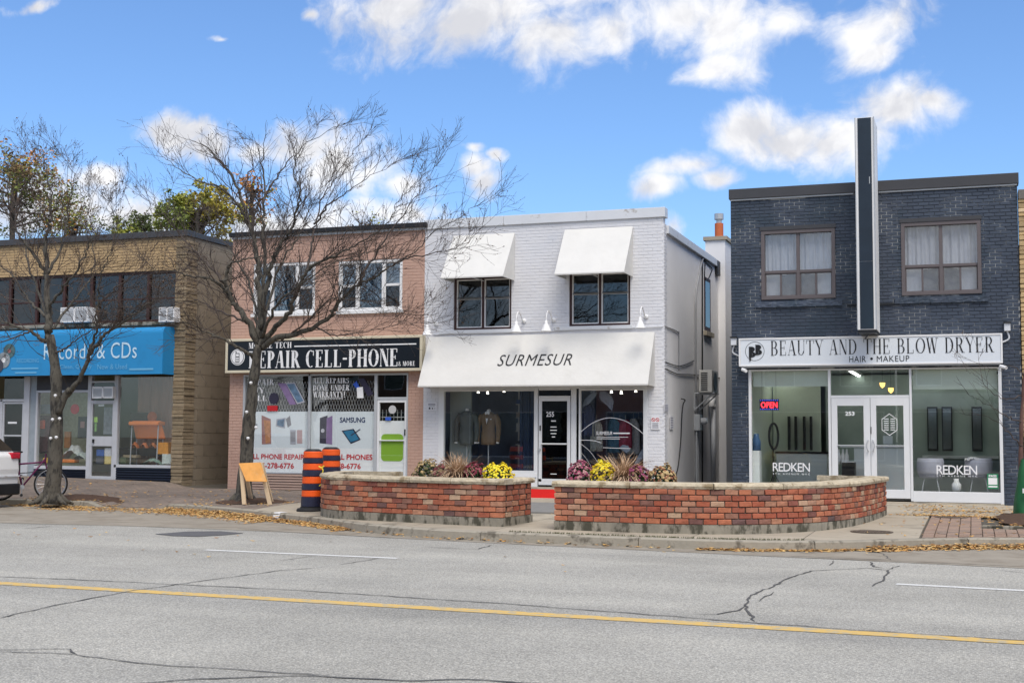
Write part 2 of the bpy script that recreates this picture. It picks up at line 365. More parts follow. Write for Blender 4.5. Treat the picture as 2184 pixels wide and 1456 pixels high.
# ---------------------------------------------------------------- walls with openings, brick courses
def wall_holes(b, X0, X1, Z0, Z1, holes, y0, y1):
    xs = sorted({X0, X1, *[min(max(h[i], X0), X1) for h in holes for i in (0, 1)]}); zs = sorted({Z0, Z1, *[min(max(h[i], Z0), Z1) for h in holes for i in (2, 3)]})
    for i in range(len(xs) - 1):
        run = None
        for j in range(len(zs) - 1):
            cx, cz = (xs[i] + xs[i + 1]) / 2, (zs[j] + zs[j + 1]) / 2
            solid = not any(h[0] < cx < h[1] and h[2] < cz < h[3] for h in holes)
            if solid: run = (run[0], zs[j + 1]) if run else (zs[j], zs[j + 1])
            if (not solid or j == len(zs) - 2) and run: b.box(xs[i], xs[i + 1], y0, y1, run[0], run[1]); run = None
    return b
def brick_list(X0, X1, Z0, Z1, holes, L=.205, H=.062, J=.010, half=.5):
    out = []; k = 0; z = Z0
    while z + H <= Z1 + .001:
        iv = [(X0, X1)]
        for h in holes:
            if h[2] < z + H - .004 and h[3] > z + .004:
                nv = []
                for a, b in iv:
                    if h[1] <= a or h[0] >= b: nv.append((a, b)); continue
                    if h[0] > a: nv.append((a, h[0]))
                    if h[1] < b: nv.append((h[1], b))
                iv = nv
        off = (k % 2) * (L + J) * half
        for a, b in iv:
            i = math.floor((a - X0 - off) / (L + J))
            while True:
                s = X0 + off + i * (L + J); e = s + L; i += 1
                if s >= b: break
                s2, e2 = max(s, a), min(e, b)
                if e2 - s2 > .03: out.append((s2, e2, z, z + H, abs((e2 - s2) - L) < 1e-6))
        z += H + J; k += 1
    return out
def add_brick(b, x0, x1, z0, z1, yf, yb, ch=.004):
    n = len(b.v)
    b.v += [(x0, yb, z0), (x1, yb, z0), (x1, yb, z1), (x0, yb, z1), (x0, yf + ch, z0), (x1, yf + ch, z0), (x1, yf + ch, z1), (x0, yf + ch, z1),
            (x0 + ch, yf, z0 + ch), (x1 - ch, yf, z0 + ch), (x1 - ch, yf, z1 - ch), (x0 + ch, yf, z1 - ch)]
    b.f.append((n + 8, n + 9, n + 10, n + 11))
    for i in range(4):
        j = (i + 1) % 4; b.f.append((n + 4 + i, n + 4 + j, n + 8 + j, n + 8 + i)); b.f.append((n + i, n + j, n + 4 + j, n + 4 + i))
_bm = {}
def piece(name, mat, parent, L, D, H, loc, rz=0, ch=.005, var=0, tilt=0):
    """one brick / stone / slab sharing its mesh with alike pieces; loc is the middle of its bottom"""
    key = (name, mat.name, round(L, 3), round(D, 3), round(H, 3), var)
    if key not in _bm:
        b = MB(); rr = random.Random(var); j = lambda: rr.uniform(-1, 1) * ch * .8
        x, y = L / 2, D / 2
        for zz, ins in ((0, 0), (ch, 0), (H - ch, 0), (H, ch)):
            pass
        n = 0
        rings = [(0, ch), (ch, 0), (H - ch, 0), (H, ch)]
        for z, i in rings:
            for sx, sy_ in ((-1, -1), (1, -1), (1, 1), (-1, 1)): b.v.append((sx * (x - i) + j(), sy_ * (y - i) + j(), z + j() * .5))
        b.f.append((3, 2, 1, 0)); b.f.append((12, 13, 14, 15))
        for r in range(3):
            for k in range(4): k2 = (k + 1) % 4; b.f.append((r * 4 + k, r * 4 + k2, r * 4 + 4 + k2, r * 4 + 4 + k))
        me = bpy.data.meshes.new(name); me.from_pydata(b.v, [], b.f); me.update(); me.materials.append(mat); _bm[key] = me
    o = bpy.data.objects.new(name, _bm[key]); COL.objects.link(o)
    o0 = ORG.get(parent.name, Vector((0, 0, 0))) if parent else Vector((0, 0, 0))
    o.parent = parent; o.location = Vector(loc) - o0; o.rotation_euler = (tilt * U(-1, 1), tilt * U(-1, 1), rz)
    return o
def catmull(pts, n=12):
    P = [Vector(p) for p in pts]; P = [P[0] * 2 - P[1]] + P + [P[-1] * 2 - P[-2]]; out = []
    for i in range(1, len(P) - 2):
        for k in range(n):
            t = k / n; a, b, c, d = P[i - 1], P[i], P[i + 1], P[i + 2]
            out.append(.5 * ((2 * b) + (c - a) * t + (2 * a - 5 * b + 4 * c - d) * t * t + (3 * b - a - 3 * c + d) * t ** 3))
    out.append(P[-2]); return out
class Path:
    def __init__(s, pts):
        s.p = [Vector((p[0], p[1], 0)) for p in pts]; s.l = [0]
        for a, b in zip(s.p, s.p[1:]): s.l.append(s.l[-1] + (b - a).length)
        s.L = s.l[-1]
    def at(s, d):
        d = max(0, min(s.L, d))
        for i in range(len(s.p) - 1):
            if d <= s.l[i + 1] or i == len(s.p) - 2:
                t = (d - s.l[i]) / max(1e-9, s.l[i + 1] - s.l[i]); return s.p[i].lerp(s.p[i + 1], t), (s.p[i + 1] - s.p[i]).normalized()
F = 28.0
# ================================================================ SETTING
A = {}
A['white'] = M('white paint', (.74, .74, .74), .55, .03, 3)
A['frame_white'] = M('white aluminium frame', (.70, .71, .72), .4, .03, 4)
A['frame_grey'] = M('grey aluminium frame', (.42, .44, .46), .4, .05, 4)
A['black'] = M('black paint', (.012, .013, .015), .45, .1, 5)
A['rubber'] = M('black rubber', (.015, .015, .016), .8, .1, 5)
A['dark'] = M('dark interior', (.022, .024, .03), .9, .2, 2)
A['glass'] = glass('shop glass', (.97, .98, .975), .06)
A['glass_up'] = glass('upper window glass', (.85, .88, .90), .08, wav=.003)
A['glass_dark'] = glass('dark window glass', (.25, .28, .33), .07, wav=.002)
A['asphalt'] = None
def asphalt():
    mt = bpy.data.materials.new('worn asphalt'); mt.use_nodes = True; t = mt.node_tree; b = t.nodes['Principled BSDF']
    b.inputs['Roughness'].default_value = .9; b.inputs['Specular IOR Level'].default_value = .25
    g = N(t, 'ShaderNodeTexCoord'); v = g.outputs['Object']
    def nz(s, d=6, r=.6, vec=None):
        n = N(t, 'ShaderNodeTexNoise'); n.inputs['Scale'].default_value = s; n.inputs['Detail'].default_value = d; n.inputs['Roughness'].default_value = r; t.links.new(vec or v, n.inputs['Vector']); return n.outputs['Fac']
    def rmp(f, a, b_, lo=0., hi=1.):
        r = N(t, 'ShaderNodeMapRange', clamp=True); r.inputs[1].default_value = a; r.inputs[2].default_value = b_; r.inputs[3].default_value = lo; r.inputs[4].default_value = hi; t.links.new(f, r.inputs[0]); return r.outputs[0]
    def mx(f, A_, B_, bt='MIX'):
        x = N(t, 'ShaderNodeMix', data_type='RGBA', blend_type=bt)
        t.links.new(f, x.inputs['Factor']) if not isinstance(f, float) else setattr(x.inputs['Factor'], 'default_value', f)
        for k, q in (('A', A_), ('B', B_)): (t.links.new(q, x.inputs[k]) if not isinstance(q, tuple) else setattr(x.inputs[k], 'default_value', q))
        return x.outputs['Result']
    vo = N(t, 'ShaderNodeTexVoronoi', feature='F1'); vo.inputs['Scale'].default_value = 75; t.links.new(v, vo.inputs['Vector'])
    sp_ = N(t, 'ShaderNodeSeparateColor'); t.links.new(vo.outputs['Color'], sp_.inputs[0])
    stone = mx(rmp(sp_.outputs[0], 0, 1), (.15, .146, .132, 1), (.66, .64, .58, 1))
    stone = mx(rmp(vo.outputs['Distance'], .35, .75), stone, (.13, .13, .125, 1))
    fine = mx(rmp(nz(38, 8, .75), .3, .7), (.21, .205, .185, 1), (.52, .505, .46, 1))
    c = mx(.5, stone, fine)
    st = N(t, 'ShaderNodeMapping'); st.inputs['Scale'].default_value = (.035, .8, 1); t.links.new(v, st.inputs[0])
    big = nz(1, 6, .6, st.outputs[0])
    c = mx(rmp(big, .3, .7), c, mx(1.0, c, (1.28, 1.27, 1.24, 1), 'MULTIPLY'))
    c = mx(rmp(nz(.35, 6), .42, .72), c, mx(1.0, c, (.74, .74, .74, 1), 'MULTIPLY'))
    t.links.new(c, b.inputs['Base Color'])
    bp = N(t, 'ShaderNodeBump'); bp.inputs['Distance'].default_value = .006; bp.inputs['Strength'].default_value = 1
    t.links.new(math_(t, 'ADD', math_(t, 'MULTIPLY', vo.outputs['Distance'], -.6), nz(60, 3)), bp.inputs['Height']); t.links.new(bp.outputs[0], b.inputs['Normal'])
    return mt
A['asphalt'] = asphalt()
A['gutter'] = M('dusty gutter pavement', (.27, .24, .195), .9, .18, 1.2, .002, 50, col2=(.20, .17, .13), c2=(.45, .7), c2scale=2.2)
A['yellow'] = M('yellow road paint', (.60, .40, .12), .8, .10, 30, .002, 70, col2=(.40, .35, .24), c2=(.47, .64), c2scale=9)
A['lane'] = M('worn white road paint', (.62, .62, .60), .8, .08, 20, .002, 70, col2=(.28, .28, .27), c2=(.55, .72), c2scale=14)
A['tar'] = M('crack sealant', (.085, .083, .08), .9, .3, 9)
A['patch'] = M('asphalt patch', (.10, .10, .105), .9, .2, 30, .003, 90)
A['concrete'] = M('sidewalk concrete', (.36, .315, .245), .9, .10, 2.5, .002, 55, col2=(.22, .195, .155), c2=(.5, .72), c2scale=1.5, rnd=.07)
A['joint'] = M('sidewalk joint dirt', (.09, .08, .065), .95, .2, 12)
A['kerb'] = M('weathered kerb concrete', (.31, .28, .225), .92, .2, 5, .006, 40, col2=(.13, .115, .09), c2=(.50, .66), c2scale=5, rnd=.08)
A['footing'] = M('stained footing concrete', (.27, .245, .195), .92, .3, 5, .008, 30, col2=(.075, .07, .05), c2=(.46, .6), c2scale=6, stretch=(1, 1, .5))
# kerb line (foot of the kerb face), left to right
KB = [(-60, 22.95), (-30, 22.95), (-19.7, 22.93), (-18.2, 22.9), (-17.3, 22.75), (-16.3, 22.72), (-15.4, 22.62), (-14.7, 22.38), (-13.9, 22.02), (-13.1, 21.6), (-12.1, 20.95), (-11.3, 20.45), (-10.5, 19.85), (-9.7, 19.2), (-9.0, 18.72), (-8.3, 18.36), (-7.4, 18.08), (-6.3, 17.94), (-5, 17.84), (-3.6, 17.8), (-2.7, 17.92), (-1.8, 18.3), (-1.2, 18.78), (-.7, 19.2), (0, 19.65), (.7, 19.95), (1.6, 20.2), (3, 20.3), (20, 20.3), (60, 20.3)]
def kerb_y(x):
    for (a, b), (c, d) in zip(KB, KB[1:]):
        if x <= c: return b + (d - b) * (x - a) / (c - a)
    return KB[-1][1]
def sstep(a, b, x): t = max(0, min(1, (x - a) / (b - a))); return t * t * (3 - 2 * t)
def kerb_h(x):
    low = sstep(-17.7, -17.2, x) * (1 - sstep(-15.9, -15.45, x))
    return .135 * (1 - low) + .025 * low
def walk(x, y):
    yk = kerb_y(x); full = .14 + .085 * max(0, min(1, (y - 18.5) / 9.5))
    full += (.14 * sstep(-18.4, -19.2, x) + .10 * max(0, min(1, (-19.2 - x) / 5.5))) * max(0, min(1, (y - 23) / 4.5)) if x < -18.4 else 0
    t = max(0, min(1, (y - yk) / 1.1)); t = t * t * (3 - 2 * t)
    return kerb_h(x) * (1 - t) + full * t
struct(MB().quad((-900, -900, -.03), (900, -900, -.03), (900, 1500, -.03), (-900, 1500, -.03)).build('ground', M('distant ground', (.16, .16, .14), .95, .2, .05)), 'grey ground spreading out beyond the street')
struct(MB().quad((-90, -1.2, 0), (70, -1.2, 0), (70, 24.5, 0), (-90, 24.5, 0)).build('road', A['asphalt']), 'light grey worn asphalt street with fine stone grain')
struct(MB().box(-90, 70, -9, -1.25, -.02, .13).build('near_sidewalk', A['concrete']), 'concrete sidewalk on the near side of the street')
# beige gutter and parking bay strip
GL = [(-90, 18.5), (-30, 18.4), (-15.9, 18.24), (-13.5, 18.5), (-11.4, 18.45), (-10, 18.3), (-8.6, 18.02), (-7, 17.72), (-5, 17.45), (-3, 17.2), (-1.7, 17.05), (.5, 16.75), (3, 16.6), (70, 16.4)]
def gl(x):
    for (a, b), (c, d) in zip(GL, GL[1:]):
        if x <= c: return b + (d - b) * (x - a) / (c - a)
    return GL[-1][1]
b = MB(); xs = [-90, -60, -40, -30, -25] + [-22 + .3 * i for i in range(95)] + [8, 15, 30, 70]
for x0, x1 in zip(xs, xs[1:]): b.quad((x0, gl(x0), .004), (x1, gl(x1), .004), (x1, kerb_y(x1) + .05, .004), (x0, kerb_y(x0) + .05, .004))
struct(b.build('gutter', A['gutter']), 'dusty beige gutter strip and parking bay along the kerb')
def strip(pts, w, z, name, mat, label, jag=0, taper=True):
    b = MB(); P = []
    for (x0, y0), (x1, y1) in zip(pts, pts[1:]):
        n = max(1, int(math.hypot(x1 - x0, y1 - y0) / .12)) if jag else 1
        for k in range(n): t = k / n; P.append((x0 + (x1 - x0) * t + (U(-jag, jag) if k else 0), y0 + (y1 - y0) * t + (U(-jag, jag) if k else 0)))
    P.append(pts[-1]); q = []
    for i, p in enumerate(P):
        a, c = P[max(i - 1, 0)], P[min(i + 1, len(P) - 1)]; d = math.hypot(c[0] - a[0], c[1] - a[1]); nx, ny = -(c[1] - a[1]) / d, (c[0] - a[0]) / d
        ww = w * (U(.55, 1.2) if jag else 1) * (.35 if taper and jag and i in (0, len(P) - 1) else 1)
        q.append(((p[0] - nx * ww / 2, p[1] - ny * ww / 2, z), (p[0] + nx * ww / 2, p[1] + ny * ww / 2, z)))
    for (a, c), (d, e) in zip(q, q[1:]): b.quad(a, d, e, c)
    return struct(b.build(name, mat), label)
strip([(-60, 12.2), (-9.46, 10.88), (.34, 10.63), (40, 9.6)], .21, .004, 'road_marking', A['yellow'], 'single yellow centre line along the street')
strip([(-9.72, 15.07), (-6.85, 14.98)], .13, .004, 'road_marking', A['lane'], 'thin worn white lane dash in the middle of the frame')
strip([(-.8, 14.40), (1.8, 14.14)], .13, .004, 'road_marking', A['lane'], 'thin worn white lane dash at the right edge')
def gz(pts, z=0): return [tuple(atZ(x, y, z)[:2]) for x, y in pts]
CR = [([(-40, 1228), (210, 1238), (620, 1258), (1100, 1289), (1560, 1324), (1850, 1345), (2184, 1366), (2300, 1374)], .045), ([(0, 1318), (120, 1290), (285, 1259), (480, 1232), (600, 1216), (690, 1210)], .04),
      ([(595, 1196), (680, 1184)], .03), ([(725, 1204), (810, 1190)], .03), ([(-20, 1386), (150, 1384), (165, 1396), (0, 1389)], .03), ([(160, 1396), (330, 1417), (560, 1432), (700, 1442)], .03),
      ([(240, 1462), (420, 1448), (640, 1441), (860, 1452), (1000, 1449), (1200, 1462)], .05), ([(1610, 1325), (1588, 1290), (1600, 1272), (1690, 1230), (1730, 1217), (1850, 1211), (1895, 1216), (1885, 1236), (1860, 1250)], .045),
      ([(1895, 1214), (1920, 1206)], .04), ([(1855, 1198), (1862, 1208), (1895, 1212)], .05), ([(1770, 1206), (1778, 1195)], .03), ([(1480, 1310), (1530, 1310), (1575, 1302), (1590, 1292)], .045), ([(1620, 1282), (1650, 1262)], .03),
      ([(2135, 1216), (2190, 1222)], .05), ([(1640, 1184), (1800, 1190), (1900, 1194), (1880, 1180), (1850, 1176)], .03), ([(915, 1168), (1020, 1171), (1050, 1162)], .035), ([(900, 1166), (980, 1168)], .03), ([(50, 1127), (110, 1122)], .05),
      ([(505, 1126), (640, 1136), (840, 1147)], .03), ([(1100, 1175), (1350, 1186), (1560, 1192)], .02), ([(0, 1146), (120, 1150)], .02), ([(1550, 1184), (1900, 1196), (2184, 1208)], .035)]
for pts, w in CR: strip(gz(pts), w * .55, .006, 'road_crack', A['tar'], 'dark sealed crack wandering over the asphalt', .02)
p = [Vector(q) for q in [atZ(x, y, .006) for x, y in ((330, 1138), (400, 1132.5), (470, 1132), (520, 1136), (480, 1140), (420, 1143.5), (370, 1142))]]
struct(MB().poly([(q.x, q.y, .0065) for q in p]).build('asphalt_patch', A['patch']), 'dark oval asphalt patch on the road left of centre')
# kerb in cast lengths
kb = bpy.data.objects.new('kerb', None); COL.objects.link(kb); struct(kb, 'weathered concrete kerb with open joints'); ORG['kerb'] = Vector((0, 0, 0))
kp = Path(catmull([p for p in KB if -30 <= p[0] <= 20], 6)); d = 0
while d < kp.L - .1:
    p0, _ = kp.at(d); L = 2.45 if not (-18 < p0.x < -14) else 1.2; e = min(kp.L, d + L); b = MB(); n = 8
    rows = []
    for k in range(n + 1):
        q, t = kp.at(d + .006 + (e - d - .012) * k / n); nn = Vector((-t.y, t.x, 0)); h = kerb_h(q.x); w = mnoise.noise(q * 3) * .008
        rows.append([q + nn * (0 + w) + Vector((0, 0, -.02)), q + nn * (.015 + w) + Vector((0, 0, h * .86)), q + nn * (.045 + w) + Vector((0, 0, h)), q + nn * .17 + Vector((0, 0, h + .002)), q + nn * .17 + Vector((0, 0, -.02))])
    n0 = 0
    for r in rows: b.v += [tuple(x) for x in r]
    for k in range(n):
        for j in range(5): j2 = (j + 1) % 5; b.f.append((k * 5 + j, k * 5 + 5 + j, k * 5 + 5 + j2, k * 5 + j2))
    b.f.append((0, 1, 2, 3, 4)); b.f.append(tuple(n * 5 + j for j in (4, 3, 2, 1, 0)))
    b.build('kerb_stone', A['kerb'], kb); d = e
# white paint dab on the kerb
dk = min(range(400), key=lambda i: abs(kp.at(kp.L * i / 400)[0].x + 12.0)); b = MB()
for k in range(3):
    q, t = kp.at(kp.L * dk / 400 + .08 * k - .08); nn = Vector((-t.y, t.x, 0)); q2, _ = kp.at(kp.L * dk / 400 + .08 * k)
    b.quad(q - nn * .012 + Vector((0, 0, .02)), q2 - nn * .012 + Vector((0, 0, .02)), q2 + nn * .03 + Vector((0, 0, .143)), q + nn * .03 + Vector((0, 0, .143)))
    b.quad(q + nn * .03 + Vector((0, 0, .143)), q2 + nn * .03 + Vector((0, 0, .143)), q2 + nn * .18 + Vector((0, 0, .145)), q + nn * .18 + Vector((0, 0, .145)))
struct(b.build('road_marking', A['white']), 'white paint dab across the kerb left of the planter')
# sidewalk bed, concrete slabs and brick paving
b = MB()
xs = [-60, -45, -35, -28] + [-25 + .4 * i for i in range(70)] + [6, 15, 30, 60]
for x0, x1 in zip(xs, xs[1:]):
    for k in range(10):
        def P(x, t): y = kerb_y(x) + .16 + (40 - kerb_y(x) - .16) * (t ** 1.7); return (x, y, walk(x, y) - .03)
        b.quad(P(x0, k / 10), P(x1, k / 10), P(x1, (k + 1) / 10), P(x0, (k + 1) / 10))
struct(b.build('sidewalk', A['joint']), 'sidewalk bed showing as dark joints between the slabs')
def paver_mat(name, c1, c2):
    mt = bpy.data.materials.new(name); mt.use_nodes = True; t = mt.node_tree; bb = t.nodes['Principled BSDF']; bb.inputs['Roughness'].default_value = .9
    g = N(t, 'ShaderNodeTexCoord'); br = N(t, 'ShaderNodeTexBrick'); br.inputs['Scale'].default_value = 1; br.inputs['Brick Width'].default_value = .2; br.inputs['Row Height'].default_value = .1; br.inputs['Mortar Size'].default_value = .006
    br.inputs['Color1'].default_value = (*c1, 1); br.inputs['Color2'].default_value = (*c2, 1); br.inputs['Mortar'].default_value = (.10, .085, .07, 1)
    n = N(t, 'ShaderNodeTexNoise'); n.inputs['Scale'].default_value = 1.6; n.inputs['Detail'].default_value = 8; t.links.new(g.outputs['Object'], n.inputs['Vector'])
    h = N(t, 'ShaderNodeHueSaturation'); t.links.new(math_(t, 'ADD', math_(t, 'MULTIPLY', n.outputs['Fac'], .9), .5), h.inputs['Value']); t.links.new(g.outputs['Object'], br.inputs['Vector']); t.links.new(br.outputs['Color'], h.inputs['Color'])
    t.links.new(h.outputs[0], bb.inputs['Base Color']); MATS[name] = mt; return mt
A['paver'] = paver_mat('worn brown pavers', (.24, .185, .145), (.18, .145, .12))
def slab(par, x0, x1, y0, y1, mat, name='slab', g=.008, top=0.0):
    n = max(1, int((x1 - x0) / .3)); v = []; b = MB(); rows = []
    for k in range(n + 1):
        x = x0 + g + (x1 - x0 - 2 * g) * k / n; ya = max(y0 + g, kerb_y(x) + .178); yb = y1 - g
        if yb - ya < .06: rows.append(None); continue
        ym = (ya + yb) / 2; rows.append([(x, ya, walk(x, ya) - .028), (x, ya, walk(x, ya) + top), (x, ym, walk(x, ym) + top), (x, yb, walk(x, yb) + top), (x, yb, walk(x, yb) - .028)])
    ok = False
    for r, q in zip(rows, rows[1:]):
        if r is None or q is None: continue
        ok = True
        for j in range(4): b.quad(r[j], q[j], q[j + 1], r[j + 1])
    if ok: b.poly([p for p in ([r for r in rows if r][0])][::-1]); b.poly([r for r in rows if r][-1]); return b.build(name, mat, par)
par = bpy.data.objects.new('paving', None); COL.objects.link(par); struct(par, 'concrete slabs of the sidewalk in front of the shops'); ORG['paving'] = Vector((0, 0, 0))
X = -12.9
while X < 15:
    Y = 17.4
    while Y < 27.9:
        if not (X > -.9 and 18.8 < Y < 24 and X < 3.2 and False): 
            if X < -.75 and X + 1.72 > -.75 and False: pass
            x1 = X + 1.52
            y1 = min(Y + 1.52, 27.95)
            if X >= -.75 and Y < 24.1: y0s = 24.2
            else: y0s = Y
            if y1 > y0s + .1: slab(par, X, x1, y0s, y1, A['concrete'])
        Y += 1.52
    X += 1.519
par2 = bpy.data.objects.new('brick_paving', None); COL.objects.link(par2); struct(par2, 'brown brick paving of the sidewalk on the left'); ORG['brick_paving'] = Vector((0, 0, 0))
X = -34.0
while X < -13.0:
    for Y, Y2 in ((21.5, 24.6), (24.6, 27.95)):
        slab(par2, X, min(X + 2.11, -12.91), Y, Y2, A['paver'], 'paved_panel', .005)
    X += 2.11
# pink interlocking pavers beside the kerb on the right
pm = ramp_mat('pink pavers', [(0, (.27, .185, .14)), (.5, (.31, .22, .17)), (1, (.22, .17, .14))], .9, .25, .003)
par3 = bpy.data.objects.new('paver_strip', None); COL.objects.link(par3); struct(par3, 'pinkish pavers beside the kerb at the right'); ORG['paver_strip'] = Vector((0, 0, 0))
for i in range(13):
    for j in range(24):
        x = -.64 + .165 * i; y = kerb_y(x) + .30 + .225 * j + (.11 if i % 2 else 0)
        if y < 24.05 and not (x > .05 and y > 21.4): piece('paver', pm, par3, .155, .212, .05, (x, y, walk(x, y) - .045), 0, .004, (i * 7 + j) % 3, .012)
for i in range(6): piece('stone', A['footing'], par3, .3, .16, .07, (.25 + .31 * i, 21.55, walk(0, 21.5) - .03), 0, .01, i)
A['iron'] = M('rusty cast iron', (.11, .085, .065), .8, .3, 20, .004, 60)
def manhole(x, y, r, label):
    t = thing('manhole_cover', label, 'manhole cover', (x, y, walk(x, y)), 'manhole covers in the sidewalk'); z = walk(x, y) + .003
    MB().lathe([(r, 0), (r, .008), (r - .03, .01), (r - .035, .004), (0.0001, .004)], (x, y, z), 'Z', 28).build('rim', A['iron'], t)
    b = MB()
    for i in range(-4, 5):
        for j in range(-4, 5):
            if math.hypot(i, j) * r / 5 < r * .82: b.box(x + i * r / 5 - .02, x + i * r / 5 + .02, y + j * r / 5 - .02, y + j * r / 5 + .02, z + .004, z + .011)
    b.build('stud', A['iron'], t, kind='stuff')
manhole(-1.45, 20.05, .31, 'round rusty manhole cover in the concrete beside the planter end')
manhole(-.38, 23.8, .27, 'round brown manhole cover half buried in leaves by the pavers')
# ================================================================ BUILDINGS
def room(t, X0, X1, Y0, Y1, Z0, Z1, fl, wl, cl=None):
    MB().box(X0, X1, Y0, Y1, Z0 - .05, Z0).build('floor', fl, t)
    b = MB(); b.box(X0 - .05, X0, Y0, Y1, Z0, Z1); b.box(X1, X1 + .05, Y0, Y1, Z0, Z1); b.box(X0, X1, Y1, Y1 + .05, Z0, Z1); b.build('inner_wall', wl, t)
    MB().box(X0, X1, Y0, Y1, Z1, Z1 + .05).build('inner_ceiling', cl or wl, t)
def pane(t, r, Y, mat, name='pane', th=.012):
    return MB().box(r[0], r[1], Y, Y + th, r[2], r[3]).build(name, mat, t)
def bars(t, lst, Y0, Y1, mat, name='frame', bevel=.004):
    if name in ('mullion', 'shopfront_frame'):
        for (x0, x1, z0, z1) in lst: o = MB().box(x0, x1, Y0, Y1, z0, z1).build(name, mat, t, bevel=bevel)
        return o
    b = MB()
    for (x0, x1, z0, z1) in lst: b.box(x0, x1, Y0, Y1, z0, z1)
    return b.build(name, mat, t, bevel=bevel)
def ringbars(r, w): X0, X1, Z0, Z1 = r; return [(X0, X1, Z0, Z0 + w), (X0, X1, Z1 - w, Z1), (X0, X0 + w, Z0 + w, Z1 - w), (X1 - w, X1, Z0 + w, Z1 - w)]
def curtain(t, X0, X1, Z0, Z1, Y, mat, name='curtain', waves=7, amp=.03, parent=None):
    ph = [U(0, 6) for _ in range(4)]
    b = MB().grid(lambda u, v: (X0 + (X1 - X0) * u, Y + amp * math.sin(u * waves * 6.28 + ph[0] + 1.2 * math.sin(u * 5 + ph[1])) * (.5 + .5 * v) + amp * .5 * math.sin(u * waves * 13 + ph[2]), Z0 + (Z1 - Z0) * v + .01 * math.sin(u * 9)), 60, 6)
    return b.build(name, mat, t, smooth=True)
def shell(t, X0, X1, Yb, H, mat, left=True, right=True, back=True, y0=None, name='side_wall'):
    y0 = F + .2 if y0 is None else y0
    if left: MB().box(X0, X0 + .2, y0, Yb, 0, H).build(name, mat, t)
    if right: MB().box(X1 - .2, X1, y0, Yb, 0, H).build(name, mat, t)
    if back: MB().box(X0 + .2, X1 - .2, Yb - .2, Yb, 0, H).build('rear_wall', mat, t)
    MB().box(X0 + .2, X1 - .2, y0, Yb - .2, H - .35, H - .12).build('roof', A['rubber'], t)

# ---------------------------------------------------------------- white clothing shop
wb = thing('shop_building', 'two storey white painted brick clothing shop with two small awnings above', 'building', (-9.3, F, .3))
A['wbrick'] = M('white painted brick', (.68, .68, .70), .6, .05, 3, .003, 60, col2=(.62, .63, .66), c2=(.5, .75), c2scale=1.5)
A['wmortar'] = M('white painted mortar', (.64, .645, .67), .7, .1, 6, .002, 60, col2=(.50, .50, .52), c2=(.60, .74), c2scale=3)
A['stucco'] = M('pale stucco', (.78, .77, .77), .75, .05, 1.5, .004, 50, col2=(.62, .60, .57), c2=(.55, .75), c2scale=.9)
A['cap_white'] = M('white metal parapet cap', (.62, .64, .67), .45, .05, 2, col2=(.42, .40, .38), c2=(.60, .70), c2scale=5)
A['umber'] = M('dark brown window frame', (.045, .018, .016), .5, .2, 8)
WX0, WX1 = -12.2, -6.42
w1 = rect(968, 592, 1090, 701, F); w2 = rect(1214, 580, 1344, 692.6, F)
sf = (rect(936, 826, 0, 0, F)[0], rect(0, 0, 1381, 826, F)[1], .2, 2.72)
holes = [w1, w2, sf]
wall_holes(MB(), WX0, WX1, .1, 6.45, holes, F + .012, F + .2).build('wall', A['wmortar'], wb)
bl = brick_list(WX0, WX1, .22, 6.44, holes, .205, .066, .008); b = MB()
for (x0, x1, z0, z1, full) in bl:
    d = U(-.0015, .0015) ; add_brick(b, x0, x1, z0, z1, F + .005 + d, F + .014, .003)
b.build('brick', A['wbrick'], wb, kind='stuff')
b = MB()                                     # brick returns showing at the corner of the side wall
z = .25; k = 0
while z < 6.3:
    b.box(WX1 - .001, WX1 + .018, F + .02, F + (.30 if k % 2 else .22), z, z + .066); z += .074 * (1 if k % 2 else 1); k += 1
b.build('corner_brick', A['wbrick'], wb, kind='stuff')
MB().box(WX1 - .2, WX1, F + .2, 40, 0, 6.12).build('side_wall', A['stucco'], wb)
MB().box(WX0, WX0 + .2, F + .2, 40, 0, 6.12).build('side_wall', A['stucco'], wb)
MB().box(WX0 + .2, WX1 - .2, 39.8, 40, 0, 6.1).build('rear_wall', A['stucco'], wb)
MB().box(WX0 + .2, WX1 - .2, F + .2, 39.8, 5.8, 5.95).build('roof', A['rubber'], wb)
# parapet caps: front one in three metal lengths
for a, c in ((WX0 - .02, -10.2), (-10.2, -8.2), (-8.2, WX1 + .05)):
    MB().box(a + .003, c - .003, F - .04, F + .26, 6.45, 6.67).build('parapet_cap', A['cap_white'], wb, bevel=.006)
b = MB(); b.box(WX1 - .12, WX1 + .07, F + .26, 34.1, 6.12, 6.30); b.build('parapet_cap', A['cap_white'], wb, bevel=.006)
MB().box(WX1 - .1, WX1 + .08, 34.1, 34.5, 5.9, 6.28).build('eave_end', A['black'], wb)
MB().box(WX1 - .12, WX1 + .05, 34.5, 40, 5.98, 6.1).build('parapet_cap', A['cap_white'], wb)
cb = MB(); cb.box(WX1 - .35, WX1 + .19, 34.6, 36.2, 0, 6.9); cb.build('chimney', A['stucco'], wb)
ch = MB().box(WX1 - .40, WX1 + .25, 34.55, 36.25, 6.9, 7.0).build('chimney_cap', A['concrete'], wb)
MB().tube([(WX1 - .08, 35.2, 7.0), (WX1 - .08, 35.2, 7.45)], .12, 16).build('chimney_flue', M('terracotta flue', (.50, .13, .05), .8, .15, 6), wb)
b = MB().tube([(WX1 - .08, 35.2, 7.45), (WX1 - .08, 35.2, 7.56)], .08, 12); b.tube([(WX1 - .08, 35.2, 7.56), (WX1 - .08, 35.2, 7.72)], .13, 16); b.build('flue_cowl', M('galvanised metal', (.5, .51, .52), .35, .1, 5, metal=.7), wb)
